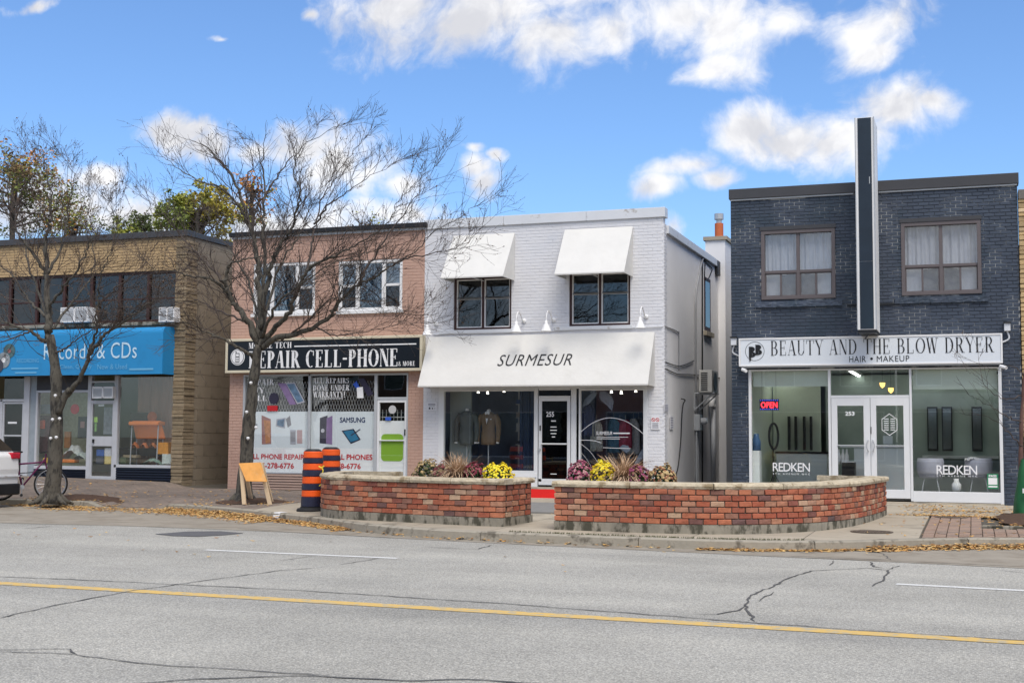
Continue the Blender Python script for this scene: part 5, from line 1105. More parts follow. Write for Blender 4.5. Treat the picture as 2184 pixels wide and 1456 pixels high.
pane(pd, (Px(809), Px(863), zf + .04, Pz(858, 835)), F + .02, A['glass']); MB().box(Px(863.5), Px(865.5), F - .04, F - .01, Pz(928, 865), Pz(915, 865)).build('handle', A['black'], pd)
YP = F + .045
A['poster'] = M('pale poster', (.76, .80, .83), .5, .02, .6); A['poster_low'] = M('white poster strip', (.88, .88, .89), .5, .02); A['pred'] = M('poster red', (.55, .015, .02), .5, 0)
for (x0, x1) in ((522, 656.5), (662, 797.5)):
    MB().box(Px(x0), Px(x1), YP, YP + .005, Pz(955), Pz(877)).build('poster', A['poster'], pb); MB().box(Px(x0), Px(x1), YP, YP + .005, Pz(1008), Pz(955)).build('poster', A['poster_low'], pb)
MB().box(Px(809), Px(863), YP, YP + .005, zf + .04, Pz(897, 835)).build('poster', A['poster_low'], pd)
YL = YP - .002
text_rect(text_mesh('CELL PHONE REPAIR', .03), PR(523.5, 967.5, 649.5, 979, YP), YP, mat=A['pred'], parent=pb, lift=.002); text_rect(text_mesh('905-278-6776', .03), PR(543, 986.5, 627, 998.5, YP), YP, mat=A['pred'], parent=pb, lift=.002)
text_rect(text_mesh('BUY & SELL PHONES', .03), PR(663, 968, 794.5, 980, YP), YP, mat=A['pred'], parent=pb, lift=.002); text_rect(text_mesh('905-278-6776', .03), PR(684, 987.5, 769.5, 999.5, YP), YP, mat=A['pred'], parent=pb, lift=.002)
text_rect(text_mesh('SAMSUNG', .03), PR(725, 889.5, 779, 901, YP), YP, mat=M('poster navy', (.02, .04, .12)), parent=pb, lift=.002)
def poly_(pts, Y, mat, name='window_graphic', par_=None, d=.002): MB().prism([at(x, y, Y) for x, y in pts], (0, d, 0)).build(name, mat, par_ or pb)
c3 = lambda x, y: (440 + x / 3.31, 700 + y / 3.31)
pk = M('phone rose', (.35, .17, .15), .4, .3, 8); pk2 = M('phone dark', (.03, .025, .05), .3, .1); pu = M('phone violet', (.25, .17, .32), .4, .25, 6); bl_ = M('tablet blue', (.03, .18, .32), .4, .3, 6); lt = M('phone light', (.45, .45, .5), .4, .2, 8); rs = M('phone pink', (.55, .38, .38), .4, .1)
P3 = lambda L: [c3(*q) for q in L]
poly_(P3([(390, 612), (455, 640), (458, 815), (392, 818)]), YP - .003, pk); poly_(P3([(405, 645), (452, 655), (450, 800), (420, 815)]), YP - .006, M('phone gold', (.45, .2, .08), .4, .5, 12))
poly_(P3([(495, 640), (560, 630), (555, 705), (490, 690)]), YP - .003, lt); poly_(P3([(503, 648), (552, 638), (545, 695), (500, 683)]), YP - .006, M('phone screen', (.12, .2, .3), .3, .6, 14)); poly_(P3([(562, 640), (590, 615), (600, 680), (575, 700)]), YP - .003, M('phone grey', (.28, .28, .3)))
poly_(P3([(592, 717), (632, 717), (632, 818), (592, 818)]), YP - .003, lt); poly_(P3([(596, 730), (628, 730), (628, 800), (596, 800)]), YP - .006, M('phone grey')); poly_(P3([(640, 717), (677, 717), (677, 812), (640, 812)]), YP - .003, rs)
poly_(P3([(802, 632), (855, 614), (860, 815), (800, 810)]), YP - .003, pk2); poly_(P3([(850, 635), (890, 615), (888, 820), (845, 812)]), YP - .006, pu); p = at(*c3(823, 722), YP); MB().tube([(p.x, YP - .012, p.z), (p.x, YP - .009, p.z)], .05, 16).build('window_graphic', lt, pb)
poly_(P3([(955, 722), (1040, 708), (1090, 785), (1020, 815)]), YP - .003, pk2); poly_(P3([(967, 727), (1034, 716), (1078, 782), (1020, 804)]), YP - .006, bl_); poly_(P3([(1020, 752), (1086, 708), (1088, 713), (1024, 757)]), YP - .009, pk2)
text_rect(text_mesh('one', -.01), PR(537, 903, 549, 909, YP), YP, mat=pk2, parent=pb, lift=.002)
# plain green stand-in panel on the door poster
gp = M('lime green', (.27, .48, .04), .5, .02)
q = PR(813, 925, 860, 983, YP); b = MB(); n = 8; rr2 = .10; pts = []
for (cx, cz, a0) in ((q[1] - rr2, q[3] - rr2, 0), (q[0] + rr2, q[3] - rr2, 90), (q[0] + rr2, q[2] + rr2, 180), (q[1] - rr2, q[2] + rr2, 270)):
    for k in range(n + 1): a = math.radians(a0 + 90 * k / n); pts.append((cx + rr2 * math.cos(a), YP - .005, cz + rr2 * math.sin(a)))
b.prism(pts, (0, .003, 0)).build('window_graphic', gp, pd)
# upper window part: lettering, folding grille, phones
YW = F + .02
for (s_1, x0, x1, y0_, y1_) in (('REPAIR', 529, 585, 808.5, 820.5), ('BUY', 530, 564, 826, 838), ('SELL', 529, 569, 843, 855), ('ALL REPAIRS', 668, 744.5, 806, 817.5), ('DONE UNDER', 668, 746, 820.5, 832.5), ('WARRANTY!', 668, 736, 834.5, 847)):
    text_rect(serif_mesh(s_1, .19, .05, .05, .06), PR(x0, y0_, x1, y1_, YW), YW, mat=wm, parent=pb, lift=.003)
q = PR(683, 849, 732, 850, YW); MB().box(q[0], q[1], YW - .004, YW - .002, q[2], q[3]).build('lettering', wm, pb)
poly_(P3([(505, 385), (560, 388), (635, 535), (590, 540)]), YW - .003, pu); poly_(P3([(560, 385), (625, 382), (697, 520), (640, 535)]), YW - .006, lt); poly_(P3([(568, 393), (620, 390), (685, 512), (645, 525)]), YW - .009, M('phone screen'))
p = at(*c3(478, 495), YW); MB().tube([(p.x, YW - .008, p.z), (p.x, YW - .003, p.z)], .14, 20).build('window_graphic', pk2, pb); poly_(P3([(430, 545), (503, 545), (503, 583), (430, 583)]), YW - .003, M('poster red'))
poly_(P3([(1070, 355), (1115, 352), (1180, 465), (1140, 480)]), YW - .006, pk2); poly_(P3([(1035, 395), (1060, 370), (1085, 420), (1065, 430)]), YW - .003, M('poster blue', (.03, .1, .5))); poly_(P3([(1062, 418), (1105, 412), (1110, 492), (1065, 492)]), YW - .009, M('white sign lettering'))
gr = thing('folding_grille', 'white folding security grille behind the phone shop window', 'grille', (-15, F + .1, 2)); GW = M('grille grey paint', (.48, .48, .48), .6, .05)
for (x0, x1) in ((524, 655), (664, 796)):
    b = MB(); X0, X1 = Px(x0), Px(x1); Zb, Zt = Pz(885), Pz(812); n = 22; w = (X1 - X0) / n; rows_ = 4
    for i in range(-rows_, n + rows_):
        for s in (1, -1):
            xa = X0 + w * i; hgt = Zt - Zb; xb = xa + s * w * rows_; za, zb3 = Zb, Zt
            if s == -1: xa += w * rows_ * 0
            ta_, tb_ = 0, 1
            for lim, sg_ in ((X0, -1), (X1, 1)):
                for _ in range(1):
                    if (xb - xa) != 0:
                        tt = (lim - xa) / (xb - xa)
                        if sg_ == -1:
                            if s == 1: ta_ = max(ta_, tt)
                            else: tb_ = min(tb_, tt)
                        else:
                            if s == 1: tb_ = min(tb_, tt)
                            else: ta_ = max(ta_, tt)
            if tb_ - ta_ > .02: P0, P1 = Vector((xa + (xb - xa) * ta_, 0, za + hgt * ta_)), Vector((xa + (xb - xa) * tb_, 0, za + hgt * tb_)); yy = F + .14 + (.01 if s == 1 else 0); b.tube([(P0.x, yy, P0.z), (P1.x, yy, P1.z)], .006, 4)
    b.build('lattice', GW, gr)
b = MB()
for k in range(7): xx = Px(812 + 8 * k); b.tube([(xx, F + .1, Pz(897, 835)), (xx, F + .1, Pz(873, 835))], .008, 4)
b.box(Px(810), Px(862), F + .095, F + .105, Pz(890, 835), Pz(888, 835)); b.build('door_grille', GW, gr)
p = at(837, 873, YW); MB().lathe([(.1, 0), (.1, .004), (.0001, .004)], (p.x, YW - .004, p.z), 'Y', 20).build('window_graphic', GW, pd); q = PR(822, 889, 834, 896, YW); MB().box(q[0], q[1], YW - .004, YW - .002, q[2], q[3]).build('window_graphic', M('poster blue'), pd)
room(pb, PX_0 + .3, PX_1 - .3, F + .2, 32, zf, 3, A['dark'], A['dark'])
ribs_ = M('pink siding', (.36, .25, .20), .7, .1, 3); zb_ = .16; nr = 7; zr1 = Pz(1011.5)
MB().box(Px(521.8), Px(797.8), F + .03, F + .12, .1, zr1).build('bulkhead', A['pmortar'], pb)
for k in range(nr): z0 = zb_ + (zr1 - zb_) * k / nr; MB().prism([(Px(522), F + .03, z0 + .006), (Px(522), F - .035, z0 + .012), (Px(522), F - .02, z0 + (zr1 - zb_) / nr - .008), (Px(522), F + .03, z0 + (zr1 - zb_) / nr - .004)], (Px(797.8) - Px(522), 0, 0)).build('siding_board', ribs_, pb)
MB().box(Px(804), Px(867), F - .15, F + .1, .05, zf - .002).build('doorstep', A['concrete'], pb)
# ---------------------------------------------------------------- record shop on the left
rb = thing('shop_building', 'two storey yellow brick record shop behind the left tree', 'building', (-21.5, F, .4))
A['ybrick'] = M('tan yellow brick', (.44, .31, .165), .85, .18, 6, .003, 50, col2=(.33, .23, .13), c2=(.5, .7), c2scale=2, rnd=.12)
A['ymortar'] = M('tan mortar', (.27, .215, .15), .9, .15, 6); A['block'] = M('grey brown block wall', (.27, .225, .165), .9, .14, 1.1, .004, 40, col2=(.145, .12, .09), c2=(.5, .75), c2scale=.8, rnd=.04)
A['rstone'] = ramp_mat('ragged tan stone', [(0, (.27, .205, .13)), (.5, (.23, .18, .115)), (1, (.32, .25, .165))], .9, .3, .006)
LX0, LX1 = -32.0, -18.8
LZ = lambda y, x=190: at(x, y, F).z
Lx = lambda x: at(x, 900, F).x
rbw0, rbw1 = LZ(690, 200), LZ(583, 200); LP = -19.10
holes = [(-27.0, LP, rbw0, rbw1), (-27.0, LP, .3, LZ(799, 200))]
wall_holes(MB(), LX0, LX1, .1, 6.60, holes, F + .012, F + .25).build('wall', A['ymortar'], rb)
b = MB()
for (x0, x1, z0, z1, fl_) in brick_list(-28, LP, rbw1, 6.60, holes, .29, .062, .012): add_brick(b, x0, x1, z0, z1, F + U(-.002, .002), F + .014, .004)
b.build('brick', A['ybrick'], rb, kind='stuff')
MB().box(LX1 - .2, LX1, F + .25, 40, 0, 6.6).build('side_wall', M('block wall mortar', (.20, .165, .12)), rb); MB().box(LX0, LX1 - .2, 39.8, 40, 0, 6.6).build('rear_wall', A['block'], rb); MB().box(LX0, LX1 - .2, F + .25, 39.8, 6.1, 6.3).build('roof', A['rubber'], rb)
# smooth blocks of the side wall, one by one
z = .1; k = 0
while z < 6.55:
    y = F + .32 + (.0 if k % 2 else .3); 
    if k % 2 == 0: piece('block', A['block'], rb, .03, .28, min(.29, 6.59 - z), (LX1 + .006, F + .465, z), 0, .004, 1)
    while y < 31.6:
        piece('block', A['block'], rb, .03, .59, min(.296, 6.59 - z), (LX1 + .004, y + .3, z), 0, .003, k % 3); y += .595
    z += .30; k += 1
# ragged stone quoin pier wrapping the corner
z = .05; k = 0
while z < 6.45:
    h = [.085, .07, .10, .078][k % 4]; ex = U(-.012, .016); ey = U(-.02, .06)
    piece('stone', A['rstone'], rb, LX1 - LP + .03 + ex, .45 + ey, h, ((LP + LX1) / 2 + ex / 2 + .02, F + .20, z), 0, .006, k % 5, .003); z += h + .009; k += 1
MB().box(LX0, LX1 + .05, F - .08, F + .3, 6.6, 6.76).build('parapet_cap', A['dcap'], rb, bevel=.01); MB().box(LX1 - .15, LX1 + .06, F + .3, 40, 6.6, 6.74).build('parapet_cap', A['dcap'], rb, bevel=.01)
# ribbon window of the upper floor
b = []; n = 9; X0, X1 = -27.0, LP
rw = bars(rb, ringbars((X0, X1, rbw0, rbw1), .07), F + .06, F + .16, A['umber'], 'window')
for k in range(1, n): xx = X0 + (X1 - X0) * k / n; b.append((xx - .04, xx + .04, rbw0 + .07, rbw1 - .07))
bars(rw, b, F + .05, F + .15, A['umber'], 'mullion')
for k in range(n): a, c_ = X0 + (X1 - X0) * k / n + .04, X0 + (X1 - X0) * (k + 1) / n - .04; zmm = rbw0 + (rbw1 - rbw0) * .45; pane(rw, (a, c_, rbw0 + .07, zmm), F + .11, A['glass_dark']); pane(rw, (a, c_, zmm + .04, rbw1 - .07), F + .11, A['glass_dark']); bars(rw, [(a, c_, zmm, zmm + .04)], F + .09, F + .13, A['umber'], 'sash')
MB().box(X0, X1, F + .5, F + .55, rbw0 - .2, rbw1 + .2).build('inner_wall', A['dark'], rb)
for k in (2, 4, 6): a = X0 + (X1 - X0) * k / n; MB().box(a + .1, a + .7, F + .3, F + .31, rbw0 + .1, rbw0 + .9).build('curtain', M('dim green curtain', (.12, .14, .12), .9, .2), rb)
MB().box(X0, X1 + .05, F - .1, F + .05, rbw0 - .09, rbw0 - .002).build('sill', A['footing'], rb, bevel=.01)
def wac(x0, y0, x1, y1, Y, lab):
    r = (at(x0, y1, Y).x, at(x1, y1, Y).x, at((x0 + x1) / 2, y1, Y).z, at((x0 + x1) / 2, y0, Y).z); t = thing('air_conditioner', lab, 'air conditioner', ((r[0] + r[1]) / 2, Y, r[2]), 'window air conditioners of the record shop'); h = r[3] - r[2]
    MB().box(r[0], r[1], Y + .02, F + .2, r[2], r[3]).build('casing', A['white'], t, bevel=.012); xm = r[0] + (r[1] - r[0]) * .5; bars(t, ringbars((r[0], r[1], r[2], r[3]), .03) + [(xm - .02, xm + .03, r[2], r[3])], Y, Y + .03, A['white'], 'front_frame')
    b = MB()
    for k in range(7): zc = r[2] + .05 + (h - .1) * k / 7; b.box(r[0] + .04, xm - .03, Y + .004, Y + .018, zc, zc + .022); b.box(xm + .04, r[1] - .04, Y + .004, Y + .018, zc, zc + .022)
    b.build('louvre', A['frame_grey'], t); return t
wac(128, 655, 186, 687, F - .3, 'white air conditioner in the upper ribbon window behind the left tree'); wac(338, 655, 371, 686, F - .3, 'white air conditioner at the right end of the upper ribbon window'); wac(196, 824, 240, 849, F - .15, 'small white air conditioner above the record shop door')
# blue awning
A['blue'] = M('bright blue awning vinyl', (.018, .24, .52), .45, .05, 1.5, col2=(.015, .19, .42), c2=(.5, .8), c2scale=2)
ba = thing('awning', 'bright blue awning with a rounded top over the record shop', 'awning', (-22, F, 2.8)); BD = .52; X0, X1 = -27.4, at(372.5, 760, F).x; zt4, zb4 = at(300, 700, F).z, at(200, 799, F - BD).z
pr = [(F - .01, zt4)] + [(F - BD + .15 - .15 * math.sin(math.radians(a)) - (0), zt4 - .02 - .16 * (1 - math.cos(math.radians(a)))) for a in (0, 15, 30, 45, 60, 75, 90)] + [(F - BD, zb4)]
b = MB()
for (ya, za), (yb5, zb5) in zip(pr, pr[1:]): b.quad((X0, ya, za), (X0, yb5, zb5), (X1, yb5, zb5), (X1, ya, za))
b.build('canopy', A['blue'], ba, solid=.012); MB().poly([(X1, y, z) for y, z in pr] + [(X1, F - .01, zb4)]).build('side_panel', A['blue'], ba, solid=.012); MB().poly([(X0, y, z) for y, z in pr] + [(X0, F - .01, zb4)]).build('side_panel', A['blue'], ba, solid=.012)
b = MB(); b.tube([(X0, F - BD + .02, zb4), (X1, F - BD + .02, zb4)], .016, 6)
for xx in (X0 + .05, -24.8, -22.2, X1 - .03): b.tube([(xx, F - BD + .02, zb4), (xx, F - .02, zb4)], .014, 6)
b.build('frame', A['black'], ba)
YA = F - BD - .012; bw = M('faded white lettering', (.50, .68, .80), .6, .05)
text_rect(text_mesh('Records & CDs', 0, 0, 1.05), PR(94, 731, 292, 765, YA), YA, mat=bw, parent=ba); text_rect(text_mesh('Clean, Quality', 0), PR(128, 777, 196, 788.5, YA), YA, mat=M('pale blue lettering', (.14, .42, .66), .6, .05), parent=ba); text_rect(text_mesh('New & Used', 0), PR(208, 776, 271, 787, YA), YA, mat=M('pale blue lettering'), parent=ba)
text_rect(text_mesh('RECORDING', 0), PR(36, 764.5, 83, 773, YA), YA, mat=M('pale blue lettering'), parent=ba)
for q in ((24, 784, 82, 787), (32, 793, 78, 796), (276, 785, 327, 789)): q = PR(*q, YA); MB().box(q[0], q[1], YA - .004, YA - .002, q[2], q[3]).build('lettering', M('pale blue lettering'), ba)
for k, (x, y, r1) in enumerate(((20, 748, .19), (8, 768, .21), (-4, 780, .18))):
    p = at(x, y, YA); MB().tube([(p.x, YA - .004 - .004 * k, p.z), (p.x, YA - .001 - .004 * k, p.z)], r1, 28).build('logo', M('disc %d' % k, [(.06, .12, .13), (.25, .28, .30), (.05, .05, .07)][k], .3, .6, 6), ba); MB().tube([(p.x, YA - .007 - .004 * k, p.z), (p.x, YA - .0045 - .004 * k, p.z)], r1 * .3, 20).build('logo', [M('disc hub', (.3, .12, .12)), A['decal'], A['decal']][k], ba)
# shopfront of the record shop
lz0 = LZ(1012, 120); lzt = LZ(801, 200); A['lf'] = M('dull painted frame', (.50, .51, .53), .55, .08, 5); A['ddoor'] = M('door black glass', (.02, .02, .025), .2)
bars(rb, [(Lx(-60), Lx(-54), .4, lzt), (Lx(-2), Lx(5), .4, LZ(852, 30)), (Lx(50), Lx(62), .4, lzt), (Lx(0), Lx(50), LZ(856, 30), LZ(851, 30)), (Lx(76), Lx(80), LZ(991, 130), LZ(835, 130)), (Lx(76), Lx(187), LZ(837, 130), LZ(832, 130)), (Lx(186.5), Lx(194), .35, lzt), (Lx(243), Lx(251), .35, lzt), (Lx(194), Lx(243), LZ(816, 220), LZ(812, 220)), (Lx(194), Lx(243), LZ(858, 220), LZ(854, 220)), (Lx(76), Lx(187), LZ(1000, 130), LZ(993, 130)), (Lx(246), Lx(372), LZ(997, 300), LZ(991, 300))], F - .02, F + .1, A['lf'], 'shopfront_frame')
MB().box(Lx(62), Lx(75.5), F + .02, F + .1, .4, lzt).build('pier', M('grey blue pier', (.30, .34, .37), .7, .15, 4), rb)
dk1 = bars(rb, ringbars((Lx(5), Lx(50), lz0 - .1, LZ(857, 30)), .05) + [(Lx(9), Lx(46), LZ(930, 30), LZ(927, 30))], F, F + .06, A['lf'], 'door'); pane(dk1, (Lx(9), Lx(46), lz0 - .05, LZ(860, 30)), F + .03, A['glass_dark'])
q = PR(17, 899, 36, 903, F + .02); MB().box(q[0], q[1], F + .018, F + .022, q[2], q[3]).build('notice', A['decal'], dk1)
zd0 = LZ(1024, 215)
dk2 = bars(rb, [(Lx(194), Lx(197), zd0, LZ(858, 215)), (Lx(240), Lx(243), zd0, LZ(858, 215)), (Lx(197), Lx(240), zd0, LZ(1015, 215)), (Lx(197), Lx(240), LZ(951, 215), LZ(930, 215)), (Lx(197), Lx(240), LZ(861, 215), LZ(858, 215))], F - .01, F + .05, A['lf'], 'door')
pane(dk2, (Lx(197), Lx(240), LZ(1015, 215), LZ(951, 215)), F + .02, A['glass']); pane(dk2, (Lx(197), Lx(240), LZ(930, 215), LZ(861, 215)), F + .02, A['glass'])
MB().box(Lx(200), Lx(203), F - .05, F - .01, LZ(944, 200), LZ(936, 200)).build('handle', A['black'], dk2)
for (q, cc) in (((206, 958, 222, 972), (.05, .12, .35)), ((223, 955, 237, 972), (.6, .6, .62)), ((223, 972, 238, 989), (.62, .50, .20)), ((205, 974, 221, 988), (.07, .08, .10)), ((201, 889, 208, 900), (.35, .6, .08)), ((202, 902, 206, 920), (.2, .4, .1)), ((210, 862, 222, 866), (.7, .7, .7))):
    r = PR(*q, F + .045); MB().box(r[0], r[1], F + .042, F + .046, r[2], r[3]).build('sticker', M('sticker %.2f %.2f' % (cc[0], cc[2]), cc, .5, .2, 30), dk2)
pane(rb, (Lx(80), Lx(186.5), LZ(993, 130), LZ(837, 130)), F + .03, A['glass']); pane(rb, (Lx(251), Lx(370), LZ(991, 300), LZ(803, 300)), F + .03, A['glass']); pane(rb, (Lx(5), Lx(50), LZ(851, 30), lzt), F + .03, A['glass_dark']); pane(rb, (Lx(197), Lx(243), LZ(854, 220), LZ(816, 220)), F + .03, A['glass_dark']); MB().box(Lx(75.5), Lx(243), F - .005, F + .1, LZ(832, 130), lzt).build('fascia_board', M('dark fascia', (.05, .05, .055)), rb) if False else MB().box(Lx(75.5), Lx(186), F + .01, F + .1, LZ(832, 130), lzt).build('fascia_board', M('dark fascia', (.05, .05, .055)), rb)
A['ribblue'] = M('dark blue ribbed panel', (.012, .018, .035), .5, .1)
for (x0, x1) in ((Lx(75), Lx(186)), (Lx(251), LP)):
    zt6 = LZ(1000, 130) if x0 < -22 else LZ(997, 300); zb6 = walk((x0 + x1) / 2, 27.9) - .06; MB().box(x0, x1, F + .02, F + .1, .2, zt6).build('bulkhead', A['ribblue'], rb)
    for k in range(6): z0 = zb6 + (zt6 - zb6) * k / 6; MB().prism([(x0, F + .02, z0 + .006), (x0, F - .025, z0 + .02), (x0, F - .025, z0 + (zt6 - zb6) / 6 - .02), (x0, F + .02, z0 + (zt6 - zb6) / 6 - .006)], (x1 - x0, 0, 0)).build('siding_board', A['ribblue'], rb)
room(rb, -27, LP - .05, F + .14, 30.6, lz0, 3.2, M('worn floor', (.10, .08, .06), .8, .2), M('olive room wall', (.34, .32, .22), .9, .2, 1))
# window displays
curtain(rb, Lx(256), Lx(374), LZ(991, 300), lzt, F + .75, M('brown drape', (.42, .25, .18), .9, .12, 2, stretch=(4, 1, .6)), 'drape', 4, .03)
t = thing('armchair', 'orange chair glowing in the right record shop window', 'chair', (Lx(318), F + .4, lz0)); OR = M('orange vinyl', (.85, .22, .03), .5, .1)
r = rect(286, 935, 350, 897, F + .42); MB().prism([(r[0], F + .3, r[2]), (r[1] - .05, F + .3, r[2]), (r[1] + .03, F + .42, r[3]), (r[0] + .05, F + .42, r[3])], (0, .07, 0)).build('backrest', OR, t, bevel=.02)
MB().box(r[0], r[1], F + .15, F + .5, r[2] - .12, r[2] - .02).build('seat', OR, t, bevel=.03)
for sx in (r[0] + .05, r[1] - .05): MB().tube([(sx, F + .2, lz0), (sx, F + .25, r[2] - .1)], .015, 6).build('leg', A['frame_grey'], t); MB().tube([(sx, F + .5, lz0), (sx, F + .45, r[2] - .1)], .015, 6).build('leg', A['frame_grey'], t)
def prop(name, lab, cat, x0, y0, x1, y1, Y, col, shape='box', dep=.2):
    r = (at(x0, y1, Y).x, at(x1, y1, Y).x, at((x0 + x1) / 2, y1, Y).z, at((x0 + x1) / 2, y0, Y).z); mt = M('stock %.2f %.2f %.2f' % col, col, .7, .3, 12)
    if shape == 'box': o = MB().box(r[0], r[1], Y, Y + dep, r[2], r[3]).build(name, mt, bevel=.008)
    elif shape == 'disc': o = MB().tube([((r[0] + r[1]) / 2, Y, (r[2] + r[3]) / 2), ((r[0] + r[1]) / 2, Y + .02, (r[2] + r[3]) / 2)], (r[1] - r[0]) / 2, 20).build(name, mt)
    else:
        cx, cz = (r[0] + r[1]) / 2, r[2]; o = MB().grid(lambda u, v: (cx + (u - .5) * (r[1] - r[0]), Y + v * dep, cz + (r[3] - r[2]) * max(0, math.sin(math.pi * u)) * (.6 + .4 * math.sin(math.pi * v)) * (1 + .5 * mnoise.noise(Vector((u * 5, v * 5, x0))))), 16, 8).build(name, mt, smooth=True)
    return tag(o, lab, cat)
prop('record_sleeve', 'orange round plate hung above the orange chair', 'plate', 314, 880, 334, 898, F + .5, (.5, .12, .03), 'disc'); prop('framed_picture', 'dark framed picture behind the orange chair', 'picture', 277, 880, 316, 912, F + .6, (.06, .03, .02), 'box', .03)
for k, (x, c) in enumerate(((284, (.45, .14, .04)), (303, (.5, .18, .08)), (322, (.42, .16, .06)))): prop('glass_jar', ['amber glass bowl nearest the record shop door', 'amber glass bowl in the middle below the orange chair', 'amber glass bowl right of the middle one'][k], 'bowl', x - 7, 943, x + 8, 955, F + .25, c, 'mound', .15)
prop('toy_box', 'yellow and orange box at the right of the window ledge', 'box', 334, 943, 358, 968, F + .25, (.7, .28, .03), 'box', .15)
prop('boxed_item', 'white boxed item at the right end of the window ledge', 'box', 345, 968, 368, 989, F + .1, (.55, .6, .55)); prop('boxed_item', 'grey green records laid on the ledge right of the door', 'records', 300, 977, 343, 990, F + .15, (.16, .24, .2), 'mound'); prop('boxed_item', 'dark green box on the ledge beside the record shop door', 'box', 252, 975, 268, 988, F + .15, (.07, .1, .05)); prop('boxed_item', 'cream box lid on the ledge beside the dark green box', 'box', 262, 970, 290, 976, F + .25, (.35, .28, .18))
prop('display_cabinet', 'long dark cabinet behind the window ledge', 'cabinet', 252, 955, 345, 972, F + .5, (.03, .03, .025)); prop('tee_shirt', 'black tee shirt hanging left of the record shop door', 'shirt', 165, 888, 184, 934, F + .3, (.012, .012, .015), 'box', .03)
prop('shirt_print', 'faded print on the hanging black tee shirt', 'print', 171, 898, 180, 912, F + .29, (.25, .14, .13), 'box', .008)
prop('cap', 'red and white cap hanging in the left record shop window', 'cap', 150, 858, 168, 886, F + .3, (.55, .02, .04), 'disc'); prop('poster', 'grey record poster hung high behind the left tree', 'poster', 82, 862, 116, 882, F + .4, (.30, .36, .38), 'box', .02)
prop('dress', 'dark patterned dress hanging behind the left tree', 'dress', 80, 886, 108, 965, F + .4, (.10, .045, .05), 'box', .1); prop('scarf', 'red orange cloth at the left of the record window', 'cloth', 79, 896, 94, 914, F + .3, (.7, .1, .04), 'box', .04)
prop('guitar', 'orange brown guitar body right of the left tree', 'guitar', 136, 920, 149, 955, F + .4, (.28, .11, .02), 'box', .06); prop('cloth_heap', 'heap of white cloth in the left record shop window', 'cloth', 128, 948, 170, 978, F + .2, (.5, .52, .5), 'mound', .35); prop('cloth_heap', 'pale grey cloth heap beside the record shop door', 'cloth', 152, 964, 184, 982, F + .15, (.4, .45, .43), 'mound', .3)
prop('tray', 'orange tray on the ledge behind the left tree', 'tray', 127, 979, 158, 986, F + .15, (.7, .18, .02)); prop('box', 'yellow box on the ledge left of the tree trunk', 'box', 91, 976, 104, 987, F + .15, (.7, .4, .05)); prop('panel', 'pale olive backing panel of the left record window', 'panel', 78, 838, 187, 993, F + .9, (.42, .42, .26), 'box', .03)
prop('shirt', 'pale shirt hanging inside the record shop door', 'shirt', 220, 868, 239, 926, F + .5, (.4, .41, .44), 'box', .05)
# ---------------------------------------------------------------- tan stone building at the right edge
tb_ = thing('shop_building', 'tan stone fronted building cut off at the right edge', 'building', (3.5, F, .3)); TX0, TX1 = .96, 8
MB().box(TX0, TX1, F + .05, F + .3, .1, 6.5).build('wall', A['ymortar'], tb_); shell(tb_, TX0, TX1, 40, 6.5, A['ybrick'], left=False)
A['tstone'] = ramp_mat('golden split stone', [(0, (.42, .29, .14)), (.45, (.52, .38, .20)), (.8, (.36, .26, .14)), (1, (.58, .44, .27))], .9, .3, .008)
z = .15; k = 0
while z < 6.4:
    h = [.09, .07, .08, .10][k % 4]; x = TX0 + .0; 
    while x < 3.6: L = U(.25, .5); piece('stone', A['tstone'], tb_, L, .10 + .02 * (k % 3), h, (x + L / 2, F + .03, z), 0, .008, k % 5, .008); x += L + .008
    z += h + .012; k += 1
MB().box(TX0, TX1, F - .06, F + .35, 6.42, 6.62).build('parapet_cap', M('grey brown cap', (.14, .125, .11), .6), tb_, bevel=.01)
